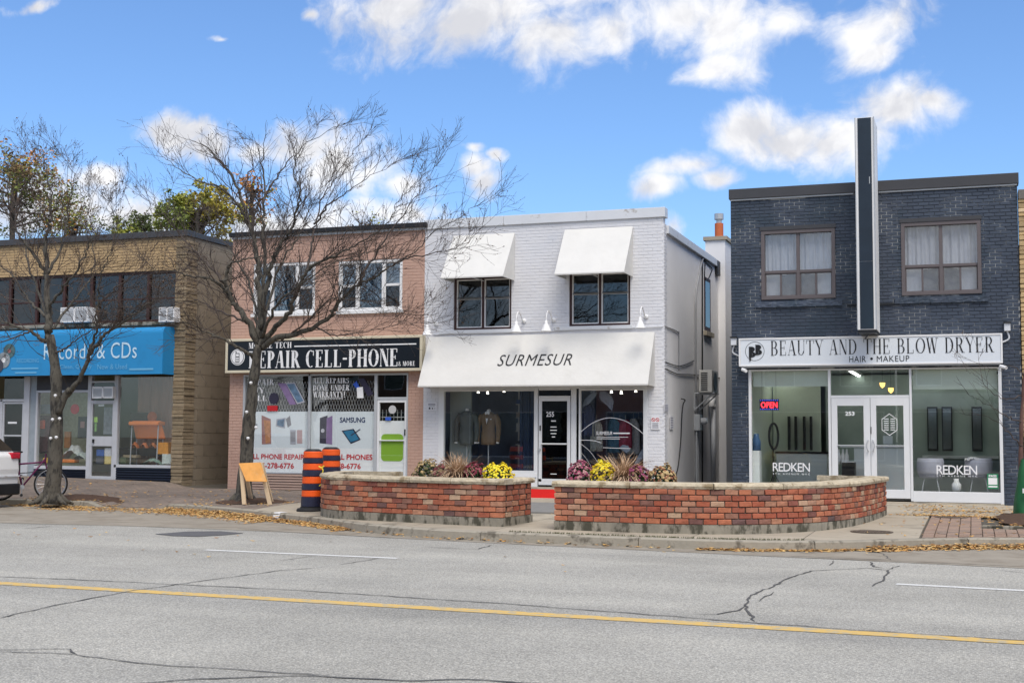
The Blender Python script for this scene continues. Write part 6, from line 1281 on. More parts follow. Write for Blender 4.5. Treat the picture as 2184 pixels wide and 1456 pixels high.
# ---------------------------------------------------------------- planters
A['pbrick'] = ramp_mat('planter brick', [(0, (.34, .095, .055)), (.24, (.44, .165, .09)), (.44, (.29, .08, .05)), (.60, (.46, .235, .145)), (.74, (.20, .095, .075)), (.85, (.48, .33, .22)), (.92, (.28, .09, .06)), (1, (.11, .08, .078))], .9, .35, .005)
A['pmor'] = M('planter mortar', (.13, .105, .085), .95, .25, 8, .004, 40, col2=(.07, .06, .05), c2=(.5, .65), c2scale=5); A['capst'] = M('rough limestone coping', (.50, .43, .31), .9, .2, 9, .02, 20, col2=(.26, .20, .12), c2=(.5, .66), c2scale=5, rnd=.1)
A['soil'] = M('dark soil', (.035, .022, .015), .95, .3, 9, .02, 14)
def planter(label, front, width, ends, inward):
    """front: polyline of the outer face; inward = +1 when the bed lies to the left of the walking direction"""
    P = Path(catmull(front, 8)); p0, _ = P.at(0); t = thing('brick_planter', label, 'planter', (p0.x, p0.y, .14)); g0 = .10; n = 40
    FT, BH, CP = .175, .515, .085; zf_, zbk, ztp = g0 + FT, g0 + FT + BH, g0 + FT + BH + CP
    def off(d, w): q, tt = P.at(d); return q + Vector((-tt.y, tt.x, 0)) * inward * w
    outer = [off(P.L * i / n, 0) for i in range(n + 1)]; inner = [off(P.L * i / n, width) for i in range(n + 1)]; inner2 = [off(P.L * i / n, .24) for i in range(n + 1)]; inner3 = [off(P.L * i / n, width - .22) for i in range(n + 1)]
    def shellb(o_, i_, z0, z1, mat, name, extra=0):
        b = MB(); v = [(p.x, p.y, z0) for p in o_] + [(p.x, p.y, z1) for p in o_] + [(p.x, p.y, z0) for p in i_] + [(p.x, p.y, z1) for p in i_]; b.v = v; m = n + 1
        for k in range(n): b.f += [(k, k + 1, m + k + 1, m + k), (m + k, m + k + 1, 3 * m + k + 1, 3 * m + k), (2 * m + k + 1, 2 * m + k, 3 * m + k, 3 * m + k + 1)]
        b.f += [(0, m, 3 * m, 2 * m), (m - 1, 3 * m - 1, 4 * m - 1, 2 * m - 1)]; return b.build(name, mat, t)
    O2 = [off(P.L * i / n, -.02) for i in range(n + 1)]; I2 = [off(P.L * i / n, width + .02) for i in range(n + 1)]
    if True:
        a, c = (O2[0] - O2[1]).normalized() * .02, (O2[-1] - O2[-2]).normalized() * .02
        for L_ in (O2, I2): L_[0] = L_[0] + a; L_[-1] = L_[-1] + c
    shellb(O2, I2, .02, zf_, A['footing'], 'footing'); shellb(outer, inner2, zf_, zbk, A['pmor'], 'mortar'); shellb(inner3, inner, zf_, zbk - .06, A['pmor'], 'rear_wall')
    b = MB(); m = n + 1; b.v = [(p.x, p.y, zbk - .09 + .03 * mnoise.noise(p * 3)) for p in inner2] + [(p.x, p.y, zbk - .09 + .03 * mnoise.noise(p * 3)) for p in inner3]
    for k in range(n): b.f.append((k, k + 1, m + k + 1, m + k))
    b.build('soil_bed', A['soil'], t)
    for e in ends:                                        # end walls across the band
        q, tt = P.at(0 if e == 0 else P.L); nn = Vector((-tt.y, tt.x, 0)) * inward; tt = tt * (1 if e == 0 else -1); pts = [q, q + nn * width, q + nn * width + tt * .22, q + tt * .22]
        MB().prism([(p.x, p.y, zf_) for p in pts], (0, 0, BH)).build('end_wall', A['pmor'], t)
    C = 6; H = BH / C; BL = .195; nb = int(P.L / (BL + .010)); pitch_ = P.L / nb
    for c in range(C):
        s = 0 if c % 2 == 0 else -.5
        for k in range(nb + (1 if s else 0)):
            a, e = max(0, (k + s) * pitch_), min(P.L, (k + s + 1) * pitch_); L = e - a - .015
            if L < .04: continue
            if a == 0: a -= .018; L += .018
            if e == P.L: e += .018; L += .018
            q, tt = P.at((a + e) / 2); q = q + tt * min(0, (a + e) / 2); nn = Vector((-tt.y, tt.x, 0)) * inward; q = q + nn * (.036 - U(0, .012))
            piece('brick', A['pbrick'], t, round(L, 2), .10, H - .013, (q.x, q.y, zf_ + c * H + .006), math.atan2(tt.y, tt.x), .006, random.randint(0, 3), .008)
        for e in ends:
            q, tt = P.at(0 if e == 0 else P.L); nn = Vector((-tt.y, tt.x, 0)) * inward; to = tt * (1 if e == 0 else -1); ne = int((width - .1) / .215)
            for k in range(ne): w0 = .1 + (width - .1) * k / ne + (.05 if c % 2 else 0); p = q + nn * (w0 + .1) + to * (.036 - U(0, .008)); piece('brick', A['pbrick'], t, .2 if k < ne - 1 or c % 2 == 0 else .14, .10, H - .013, (p.x, p.y, zf_ + c * H + .006), math.atan2(nn.y, nn.x), .006, random.randint(0, 3), .008)
    def cap(qa, qb, qc, qd, mat=A['capst']):              # one coping stone: outer a->b, inner d->c
        b = MB(); m = 12; rows = []
        for i in range(m + 1):
            u = i / m; o_, i_ = qa.lerp(qb, u), qd.lerp(qc, u); out = (o_ - i_).normalized(); w = .020 * mnoise.noise(o_ * 7) + .016 * mnoise.noise(o_ * 21)
            rows.append([o_ + out * w + Vector((0, 0, zbk + .002)), o_ + out * (w + .014 + .01 * mnoise.noise(o_ * 11)) + Vector((0, 0, zbk + CP * .5)), o_ + out * (w - .004) + Vector((0, 0, zbk + CP * .92)), o_ - out * .03 + Vector((0, 0, zbk + CP + .006 * mnoise.noise(o_ * 5))), i_ + Vector((0, 0, zbk + CP + .004)), i_ + Vector((0, 0, zbk + .002))])
        for r in rows: b.v += [tuple(x) for x in r]
        for i in range(m):
            for j in range(6): j2 = (j + 1) % 6; b.f.append((i * 6 + j, i * 6 + 6 + j, i * 6 + 6 + j2, i * 6 + j2))
        b.f.append((0, 1, 2, 3, 4, 5)); b.f.append(tuple(m * 6 + j for j in (5, 4, 3, 2, 1, 0))); b.build('coping_stone', mat, t)
    d = -.05; 
    while d < P.L - .12:
        L = U(.8, 1.25); e = min(P.L + .05, d + L)
        if P.L - e < .35: e = P.L + .05
        k = max(1, int((e - d) / .45))                    # bend long stones in short facets
        ov = []
        def O(dd, w):
            dc = max(0, min(P.L, dd)); q, tt = P.at(dc); return q + tt * (dd - dc) + Vector((-tt.y, tt.x, 0)) * inward * w
        cap(O(d + .006, -.05), O(e - .006, -.05), O(e - .006, .27), O(d + .006, .27)); d = e
    for e in ends:
        q, tt = P.at(0 if e == 0 else P.L); nn = Vector((-tt.y, tt.x, 0)) * inward; to = tt * (1 if e == 0 else -1)
        cap(q - to * .045 + nn * .28, q - to * .045 + nn * (width + .04), q + to * .25 + nn * (width + .04), q + to * .25 + nn * .28)
    return t, P, zbk
PLt, PLp, PZ = planter('red brick planter with pale stone coping left of the walkway', [(-6.92, 19.02), (-7.5, 19.07), (-8.3, 19.24), (-9.3, 19.5), (-10.0, 19.74), (-10.6, 20.15), (-10.98, 20.75), (-11.2, 21.5), (-11.3, 22.2)], 1.12, (0, 1), -1)
PRt, PRp, _z = planter('long curved red brick planter with pale stone coping right of the walkway', [(-5.98, 18.78), (-5.0, 18.70), (-4.0, 18.72), (-3.2, 18.98), (-2.55, 19.55), (-2.1, 20.3), (-1.82, 21.2), (-1.66, 22.2), (-1.56, 23.2), (-1.50, 24.1)], 1.12, (0, 1), 1)
# crack running down the right planter
strip_pts = [at(x, y, 20.05) for x, y in ((1797, 1076), (1803, 1082), (1806, 1090), (1813, 1098), (1815, 1106))]
# ---------------------------------------------------------------- flowers
def mum(px_, pw, ytop, Y, col, label, col2=None, density=300, seed=1):
    rr3 = random.Random(seed); base = PZ - .05; p = at(px_, 1000, Y); R = pw * 1.12 / 2 / (2754 / (.336 * -p.x + .942 * Y)) ; ztop = at(px_, ytop, Y).z; Hh = ztop - base; t = thing('chrysanthemum', label, 'flower', (p.x, Y, base), 'chrysanthemums along the planters')
    lf = MB(); bl5 = MB()
    def surf(f): th = math.acos(1 - rr3.random() * 1.05); ph = rr3.uniform(0, 6.283); d = Vector((math.sin(th) * math.cos(ph), math.sin(th) * math.sin(ph), max(-.1, math.cos(th)))); w = 1 + .22 * mnoise.noise(d * 2.3 + Vector((seed, 0, 0))); return Vector((p.x + R * d.x * f * w, Y + R * .95 * d.y * f * w, base + .03 + (Hh - .03) * (abs(d.z) ** .72) * (1 if d.z > 0 else -.3) * f * w)), d
    for k in range(1100):
        q, d = surf(rr3.uniform(.55, .97)); a = Vector((rr3.uniform(-1, 1), rr3.uniform(-1, 1), rr3.uniform(-.3, 1))).normalized(); s = rr3.uniform(.012, .026); b_ = a.cross(d).normalized() * s * .6; lf.quad(q - b_, q + a * s, q + b_, q - a * s)
    lf.build('foliage', M('mum foliage', (.035, .065, .02), .8, .3, 20), t, kind='stuff')
    cs = [MB(), MB()]
    for k in range(density):
        q, d = surf(rr3.uniform(.93, 1.04)); 
        if d.z < .12 and rr3.random() < .55: continue
        m_ = cs[0 if (not col2 or rr3.random() < .6) else 1]; u = d.orthogonal().normalized(); v = d.cross(u); s = rr3.uniform(.016, .026); n0 = len(m_.v); m_.v.append(tuple(q + d * s * .55))
        for j in range(6): a = 1.047 * j; m_.v.append(tuple(q + (u * math.cos(a) + v * math.sin(a)) * s + d * s * .2))
        for j in range(6): a = 1.047 * j; m_.v.append(tuple(q + (u * math.cos(a) + v * math.sin(a)) * s * .55 - d * s * .3))
        for j in range(6): j2 = (j + 1) % 6; m_.f.append((n0, n0 + 1 + j, n0 + 1 + j2)); m_.f.append((n0 + 1 + j, n0 + 7 + j, n0 + 7 + j2, n0 + 1 + j2))
    cs[0].build('blossoms', M('blossom %.2f %.2f %.2f' % col, col, .7, .25, 30), t, kind='stuff')
    if col2: cs[1].build('blossoms', M('blossom %.2f %.2f %.2f' % col2, col2, .7, .25, 30), t, kind='stuff')
    MB().lathe([(.10, -.06), (.12, .04), (.0001, .04)], (p.x, Y, base), 'Z', 12).build('pot', A['black'], t)
brz, brz2, ylw, brg, brg2, mag = (.30, .15, .05), (.42, .30, .14), (.82, .55, .01), (.16, .015, .035), (.28, .06, .08), (.30, .05, .14)
mum(912, 52, 981, 19.95, brz2, 'rounded bronze chrysanthemum at the left end of the left planter', (.12, .10, .04), 260, 1)
mum(943, 42, 988, 19.8, brg, 'burgundy chrysanthemum between the bronze one and the dried grass', (.22, .16, .07), 200, 2)
mum(1012, 46, 988, 19.75, brg, 'burgundy chrysanthemum right of the dried grass in the left planter', brg2, 200, 3)
mum(1062, 60, 989, 19.6, ylw, 'yellow chrysanthemum at the right end of the left planter', (.9, .68, .04), 420, 4)
mum(1238, 54, 985, 19.35, (.26, .05, .10), 'mauve burgundy chrysanthemum at the left end of the right planter', (.42, .22, .22), 380, 5)
mum(1287, 50, 986, 19.35, ylw, 'yellow chrysanthemum between mauve flowers and dried grass', (.9, .68, .04), 420, 6)
mum(1360, 50, 992, 19.4, mag, 'magenta and bronze chrysanthemum right of the dried grass', (.30, .15, .10), 260, 7)
mum(1414, 54, 991, 19.4, brz2, 'bronze chrysanthemum nearest the side alley in the right planter', (.25, .10, .05), 320, 8)
def dry_grass(px_, ytop, Y, label, seed):
    rg = random.Random(seed); base = PZ - .06; p = at(px_, 1000, Y); H = at(px_, ytop, Y).z - base; t = thing('ornamental_grass', label, 'grass plant', (p.x, Y, base), 'dried grasses in the planters'); bs = [MB(), MB()]
    for k in range(620):
        a = rg.uniform(0, 6.283); L = H * rg.uniform(.75, 1.2); out = rg.uniform(.03, .30); droop = rg.uniform(.1, 1.15) * H * (.35 + out * 2.4); b = bs[k % 2]; prev = None; dr_ = Vector((math.cos(a), math.sin(a), 0)); sd_ = dr_.cross(Vector((0, 0, 1))); w0 = rg.uniform(.006, .012); tw = rg.uniform(-.6, .6)
        for i in range(7):
            u = i / 6; q = Vector((p.x, Y, base)) + dr_ * (out * u * (1 + u)) + sd_ * .03 * math.sin(u * 9 + k) * u + sd_ * tw * .12 * u * u + Vector((0, 0, L * u - droop * u ** 3)); w = w0 * (1 - u * .8); e = (q - sd_ * w, q + sd_ * w + Vector((0, 0, w * .5)))
            if prev: b.quad(prev[0], prev[1], e[1], e[0])
            prev = e
    bs[0].build('blades', M('dry tan blades', (.62, .45, .30), .8, .3, 12), t, kind='stuff'); bs[1].build('blades', M('rusty brown blades', (.42, .27, .16), .8, .3, 12), t, kind='stuff')
dry_grass(978, 965, 19.8, 'dried tan ornamental grass in the left planter', 11); dry_grass(1330, 968, 19.4, 'dried tan ornamental grass in the right planter', 12)
# ---------------------------------------------------------------- construction barrels
A['orange'] = M('orange barrel plastic', (.80, .10, .008), .5, .06, 4); A['bband'] = M('dark reflective band', (.018, .02, .045), .4, .1)
def barrel(x, y, z, label, base=True):
    t = thing('traffic_barrel', label, 'traffic barrel', (x, y, z), 'orange construction barrels'); r0 = .20
    MB().lathe([(.29, 0), (.29, .03), (.27, .055), (.225, .065), (.22, .085)] + [(.0001, .085)], (x, y, z), 'Z', 28).build('base', A['rubber'], t)
    def Rr(h): return r0 + .01 - .03 * h
    hs = [(.085, .27, 1), (.27, .39, 0), (.39, .51, 1), (.51, .64, 0), (.64, .76, 1), (.76, .88, 0), (.88, .98, 1), (.98, 1.10, 0)]
    for a, c, k in hs: e = .006 if k else 0; MB().lathe([(Rr(a) - .01, a), (Rr(a) + e, a + .012), (Rr(c) + e, c - .012), (Rr(c) - .01, c)], (x, y, z), 'Z', 28).build('stripe_band', A['bband'] if k else A['orange'], t, smooth=False)
    MB().lathe([(Rr(1.1) - .01, 1.10), (Rr(1.1) - .04, 1.13), (.10, 1.145), (.0001, 1.145)], (x, y, z), 'Z', 28).build('lid', A['black'], t)
    return t
bz = walk(-11.5, 21.1)
barrel(at(666, 1085, 21.4).x, 21.4, bz, 'orange and black traffic barrel standing in front at the planter end')
barrel(at(704, 1085, 22.6).x, 22.6, walk(-11.75, 22.6), 'second orange and black traffic barrel partly hidden behind the first')
def bp_(x, y): return at(x - 3, y, 21.19)
tag(MB().tube(catmull([bp_(688, 996), bp_(692, 1003), bp_(689, 1015), bp_(691, 1028), bp_(684, 1036)], 4), .01, 6).build('rope', M('yellow rope', (.75, .6, .05), .7, .1)), 'yellow rope tied round the front traffic barrel', 'rope')
tag(MB().tube(catmull([bp_(683, 994), bp_(689, 997), bp_(694, 993)], 3), .012, 6).build('rope_knot', M('yellow rope')), 'knot of the yellow rope on the front barrel', 'rope')
# barricade leaning by the tree
A['pine'] = M('raw pine board', (.62, .47, .30), .75, .12, 5, stretch=(1, 1, .2)); A['obd'] = M('orange painted board', (.78, .36, .09), .7, .2, 7, col2=(.70, .42, .18), c2=(.5, .7), c2scale=6)
bc = thing('barricade', 'wooden A frame barricade with an orange board beside the bare tree', 'barricade', (-13.9, 22.7, .17)); Yb = 22.6
P = [at(510, 988, Yb + .12), at(556, 986, Yb + .12), at(570, 1027, Yb), at(526, 1026, Yb)]
nb_ = (P[1] - P[0]).cross(P[3] - P[0]).normalized(); MB().prism(P, nb_ * -.02).build('board', A['obd'], bc)
def leg_(a, b_, w=.04):
    a, b_ = Vector(a), Vector(b_); s = Vector((1, 0, 0)); u = Vector((0, 1, 0)); MB().prism([a - s * w - u * .02, a + s * w - u * .02, a + s * w + u * .02, a - s * w + u * .02], b_ - a).build('leg', A['pine'], bc, bevel=.003)
def foot(x, y, Y, z): p = at(x, y, Y); return (p.x, Y, z)
leg_(P[0] + Vector((.03, .03, 0)), foot(521, 1073, 22.62, .17)); leg_(P[0] + Vector((.06, .09, 0)), foot(536, 1062, 23.2, .19)); leg_(P[1] + Vector((-.03, .03, 0)), foot(576, 1068, 22.7, .17)); leg_(P[1] + Vector((-.04, .09, 0)), foot(580, 1062, 23.2, .18))
# bicycle
bk = thing('bicycle', 'purple bicycle parked between the white car and the left tree', 'bicycle', (-18.9, 22.6, .2)); gz_ = walk(-18.9, 22.9) ; BC = Vector((-18.72, 23.0, gz_ + .34)); ax = Vector((.80, .60, 0)).normalized(); WB = 1.02
def bb(u, h): return BC + ax * (u - 0) * 1.0 + Vector((0, 0, h))
def wheel(u):
    c = bb(u, 0); t_ = MB(); n = 32; pts = [c + ax * .33 * math.cos(6.2832 * k / n) + Vector((0, 0, .33 * math.sin(6.2832 * k / n))) for k in range(n + 1)]; t_.tube(pts, .02, 6, False); w = t_.build('wheel', A['rubber'], bk, smooth=True)
    pts = [c + ax * .305 * math.cos(6.2832 * k / n) + Vector((0, 0, .305 * math.sin(6.2832 * k / n))) for k in range(n + 1)]; MB().tube(pts, .013, 6, False).build('rim', M('galvanised metal'), w, smooth=True)
    s = MB()
    for k in range(18): a = .349 * k; s.tube([c, c + ax * .3 * math.cos(a) + Vector((0, 0, .3 * math.sin(a)))], .0025, 3)
    s.build('spokes', M('galvanised metal'), w)
wheel(0); wheel(-WB)
A['purple'] = M('purple frame paint', (.12, .015, .07), .35, .1)
hd, sdl, bbk, rr_a = bb(-.12, .55), bb(-.72, .52), bb(-.58, -.06), bb(-WB, 0)
b = MB()
for a, c in ((hd, bbk), (hd - Vector((0, 0, .08)), sdl + Vector((0, 0, -.1))), (sdl, bbk), (bbk, rr_a), (sdl, rr_a)): b.tube([a, c], .019, 8)
b.build('frame', A['purple'], bk, smooth=True)
b = MB(); b.tube([hd + Vector((0, 0, .1)), hd - Vector((0, 0, .12)), bb(0, 0)], .016, 8); b.build('fork', A['purple'], bk)
sdv = ax.cross(Vector((0, 0, 1))); MB().tube(catmull([hd + Vector((0, 0, .12)) + sdv * .28 - ax * .1, hd + Vector((0, 0, .14)) + sdv * .15, hd + Vector((0, 0, .14)), hd + Vector((0, 0, .14)) - sdv * .15, hd + Vector((0, 0, .12)) - sdv * .28 - ax * .1], 4), .013, 8).build('handlebar', A['black'], bk)
MB().tube([sdl, sdl + Vector((0, 0, .12))], .014, 8).build('seat_post', A['frame_grey'], bk); sdt = sdl + Vector((0, 0, .14)); MB().prism([sdt - ax * .14 + sdv * .08, sdt - ax * .14 - sdv * .08, sdt + ax * .02 - sdv * .05, sdt + ax * .14, sdt + ax * .02 + sdv * .05], (0, 0, .045)).build('saddle', A['black'], bk, bevel=.015)
b = MB(); b.tube([bbk - sdv * .06, bbk + sdv * .06], .05, 12); b.tube([bbk + sdv * .07, bbk + sdv * .07 - Vector((0, 0, .17))], .012, 6); b.tube([bbk - sdv * .07, bbk - sdv * .07 + Vector((0, 0, .17))], .012, 6); b.build('crank', M('galvanised metal'), bk)
for s in (1, -1): MB().tube([bbk + sdv * .07 * s - Vector((0, 0, .17 * s)), bbk + sdv * .17 * s - Vector((0, 0, .17 * s))], .03, 8).build('pedal', A['black'], bk)
MB().tube(catmull([hd + ax * .08, hd + ax * .02 - Vector((0, 0, .25)), sdl - Vector((0, 0, .3)), bbk + Vector((0, 0, .25))], 4), .01, 6).build('cable_lock', A['black'], bk)
# white car at the left edge
car = thing('parked_car', 'white car whose rear end enters the frame at the left edge', 'car', (-20.2, 21.6, 0)); CX1 = at(41, 1020, 22.5).x; CXL = 4.5; cy0, cy1 = 20.75, 22.5
A['carw'] = M('white car paint', (.72, .72, .71), .22, .02, 2, spec=.6)
def cp_(u, z): return (CX1 - u, z)
prof = [(0.02, .62), (0, .80), (.03, 1.08), (.08, 1.13), (.13, 1.15), (.55, 1.56), (.80, 1.60), (2.2, 1.64), (2.75, 1.56), (3.35, 1.10), (4.2, .95), (4.45, .75), (4.5, .5), (4.45, .30), (.06, .30), (.02, .45)]
b = MB(); m = len(prof); ins = [.0, .0, .0, .01, .02, .16, .19, .19, .17, .03, 0, 0, 0, 0, 0, 0]
L1 = [(CX1 - u, cy0 + ins[i], z) for i, (u, z) in enumerate(prof)]; L2 = [(CX1 - u, cy1 - ins[i], z) for i, (u, z) in enumerate(prof)]
b.v = L1 + L2
for k in range(m): k2 = (k + 1) % m; b.f.append((k, k2, m + k2, m + k))
b.f.append((4, 5, 6, 7, 8, 9)[::-1]); b.f.append(tuple(m + k for k in (4, 5, 6, 7, 8, 9))); low = (0, 1, 2, 3, 4, 9, 10, 11, 12, 13, 14, 15); b.f.append(low[::-1]); b.f.append(tuple(m + k for k in low))
b.build('body', A['carw'], car, bevel=.03)
gm = M('car glass', (.01, .012, .015), .08, 0, spec=.7)
MB().quad(Vector((CX1 - .14, cy0 + .06, 1.19)), Vector((CX1 - .14, cy1 - .06, 1.19)), Vector((CX1 - .49, cy1 - .2, 1.53)), Vector((CX1 - .49, cy0 + .2, 1.53))).build('rear_window', gm, car, solid=.008)
MB().quad((CX1 - .35, cy0 + .02, 1.16), (CX1 - 3.1, cy0 + .04, 1.16), (CX1 - 2.65, cy0 + .13, 1.50), (CX1 - .72, cy0 + .13, 1.53)).build('side_window', gm, car, solid=.02)
TL = M('tail light red', (.5, .01, .03), .2, .1); MB().box(CX1 - .30, CX1 + .006, cy0 - .008, cy0 + .24, 1.02, 1.15).build('tail_light', TL, car, bevel=.02); MB().box(CX1 - .30, CX1 + .012, cy1 - .24, cy1 + .008, 1.02, 1.15).build('tail_light', TL, car, bevel=.02)
MB().box(CX1 - .4, CX1 + .03, cy0 - .015, cy1 + .015, .26, .50).build('bumper', A['black'], car, bevel=.03); MB().box(CX1 - .28, CX1 + .012, cy0 - .004, cy1, .64, .67).build('trim', A['cap_white'], car); MB().box(CX1 - .02, CX1 + .035, cy0 + .1, cy0 + .22, .42, .46).build('reflector', TL, car)
for ux in (.85, 3.6):
    for yy in (cy0 - .005, cy1 - .2): w = MB().lathe([(.33, 0), (.335, .02), (.335, .19), (.33, .2), (.20, .205), (.0001, .18)], (CX1 - ux, yy, .335), 'Y', 28).build('wheel', A['rubber'], car); MB().lathe([(.21, -.006), (.19, -.01), (.05, .0), (.0001, .0)], (CX1 - ux, yy, .335), 'Y', 20).build('rim', M('galvanised metal'), w)
    MB().lathe([(.39, -.003), (.37, -.006), (.36, .01)], (CX1 - ux, cy0, .335), 'Y', 28).build('wheel_arch', A['black'], car)
# ---------------------------------------------------------------- bare street trees
A["bark"] = M("grey green bark", (.10, .09, .072), .9, .35, 14, .03, 18, col2=(.035, .032, .027), c2=(.47, .6), c2scale=14, stretch=(1, 1, .35)); A['twigm'] = M('dark twig bark', (.072, .056, .048), .9, .3, 5); A['budm'] = M('dry brown leaf remnants', (.10, .06, .035), .9, .4, 6)
def bare_tree(name, label, trunk, Y0, limbs, r0, seed, cut, dens=1.0, bud=.5, budmat=None, lights=()):
    rg = random.Random(seed); base = at(*trunk[0], Y0); base.z = walk(base.x, Y0) - .03; t = thing(name, label, 'tree', base, 'bare street trees')
    tp = [at(x, y, Y0) for x, y in trunk]; tp[0] = base.copy(); TP = catmull(tp, 6); nT = len(TP)
    rs = [r0 * (1 - .50 * i / (nT - 1)) * (1 + .55 * math.exp(-i * .9)) for i in range(nT)]
    tb5 = MB(); tb5.tube(TP, rs, 14)
    for k, v in enumerate(tb5.v):
        q = Vector(v); w = mnoise.noise(q * 3.5) * .03 + mnoise.noise(Vector((q.x * 14, q.y * 14, q.z * 3))) * .014; c = min(TP, key=lambda p: abs(p.z - q.z)); d = Vector((q.x - c.x, q.y - c.y, 0)); d = d.normalized() if d.length > 1e-4 else d; tb5.v[k] = tuple(q + d * w)
    tb5.build('trunk', A['bark'], t, smooth=True)
    b = MB()
    for k in range(6): a = 1.05 * k + rg.random(); c = base; b.tube([c + Vector((math.cos(a) * r0 * .8, math.sin(a) * r0 * .8, .16)), c + Vector((math.cos(a) * r0 * 1.7, math.sin(a) * r0 * 1.7, .03)), c + Vector((math.cos(a) * r0 * 2.6, math.sin(a) * r0 * 2.6, -.03))], [r0 * .45, r0 * .3, r0 * .12], 8)
    b.build('root', A['bark'], t, smooth=True)
    tw = MB(); bd = MB(); cen = TP[-1]
    def rnd_dir(d, ang):
        u = d.orthogonal().normalized(); v = d.cross(u); a = rg.uniform(0, 6.283); return (d * math.cos(ang) + (u * math.cos(a) + v * math.sin(a)) * math.sin(ang)).normalized()
    def grow(p, d, L, r, lv):
        n = (6, 5, 4)[lv - 1]; pts = [p]; dd = d.copy(); seg = L / n; cur_ = Vector((rg.gauss(0, .05), rg.gauss(0, .05), rg.uniform(.0, .10)))
        for i in range(n):
            dd = (dd + cur_ + Vector((rg.gauss(0, .09), rg.gauss(0, .09), rg.gauss(0, .09)))).normalized(); p = p + dd * seg; pts.append(p)
        if not cut(pts[-1]): return
        tw.tube(pts, [r + (max(.0020, r * .35) - r) * i / n for i in range(n + 1)], 4 if lv == 1 else 3, False)
        if lv < 3:
            k = {1: 6.2, 2: 3.6}[lv] * dens; k = int(k) + (rg.random() < k % 1)
            for j in range(k):
                u = rg.uniform(.1, .95) * n; i = min(n - 1, int(u)); q = pts[i].lerp(pts[i + 1], u - i); td = (pts[i + 1] - pts[i]).normalized()
                nd = (rnd_dir(td, rg.uniform(.4, .95)) + Vector((0, 0, .12))).normalized(); grow(q, nd, L * rg.uniform(.38, .72) * (1.15 - .5 * u / n), max(.0030, r * .6), lv + 1)
        if lv >= 2:
            for q in pts[1:]:
                if rg.random() < bud: s = rg.uniform(.007, .018); a, c = Vector((rg.uniform(-1, 1), rg.uniform(-1, 1), rg.uniform(-1, 1))) * s, Vector((rg.uniform(-1, 1), rg.uniform(-1, 1), rg.uniform(-1, 1))) * s; bd.quad(q - a, q + c, q + a, q - c)
    for (pp, ys, ra, rb_) in limbs:
        pts = [at(x, y, Y0 + dy_) for (x, y), dy_ in zip(pp, ys)]; C = catmull(pts, 6); n = len(C); ra *= .82; rb_ *= .45; rr4 = [rb_ + (ra - rb_) * (1 - i / (n - 1)) ** 1.6 for i in range(n)]
        C = [q + Vector((rg.gauss(0, .012), rg.gauss(0, .03), rg.gauss(0, .012))) for q in C]
        MB().tube(C, rr4, 8).build('branch', A['bark'] if ra > .03 else A['twigm'], t, smooth=True)
        Lg = sum((C[i + 1] - C[i]).length for i in range(n - 1)); k = int(Lg * 5.2 * dens)
        for j in range(k):
            u = (.14 + .86 * (j + rg.random()) / k) * (n - 1); i = min(n - 2, int(u)); q = C[i].lerp(C[i + 1], u - i); td = (C[i + 1] - C[i]).normalized(); fr = u / (n - 1)
            out = (q - cen); out.z *= .4; out = out.normalized() if out.length > .1 else td
            nd = (rnd_dir(td, rg.uniform(.45, 1.0)) + out * .34 + Vector((0, 0, .16))).normalized(); grow(q, nd, rg.uniform(.6, 1.5) * (1.15 - .55 * fr), min(.011, max(.0052, rr4[i] * .42)), 1 if rg.random() < .6 else 2)
        grow(C[-1], (C[-1] - C[-3]).normalized(), .9, rb_ * .95, 1)
    tw.build('twigs', A['twigm'], t, kind='stuff'); bd.build('dry_leaves', budmat or A['budm'], t, kind='stuff')
    for (x, y) in lights:
        p = at(x, y, Y0 - r0 - .02); MB().lathe([(.0001, -.03), (.035, 0), (.03, .03), (.0001, .04)], p, 'Z', 10).build('light_bulb', A['white'], t, smooth=True)
    print(name, len(tw.f), len(bd.f)); return t
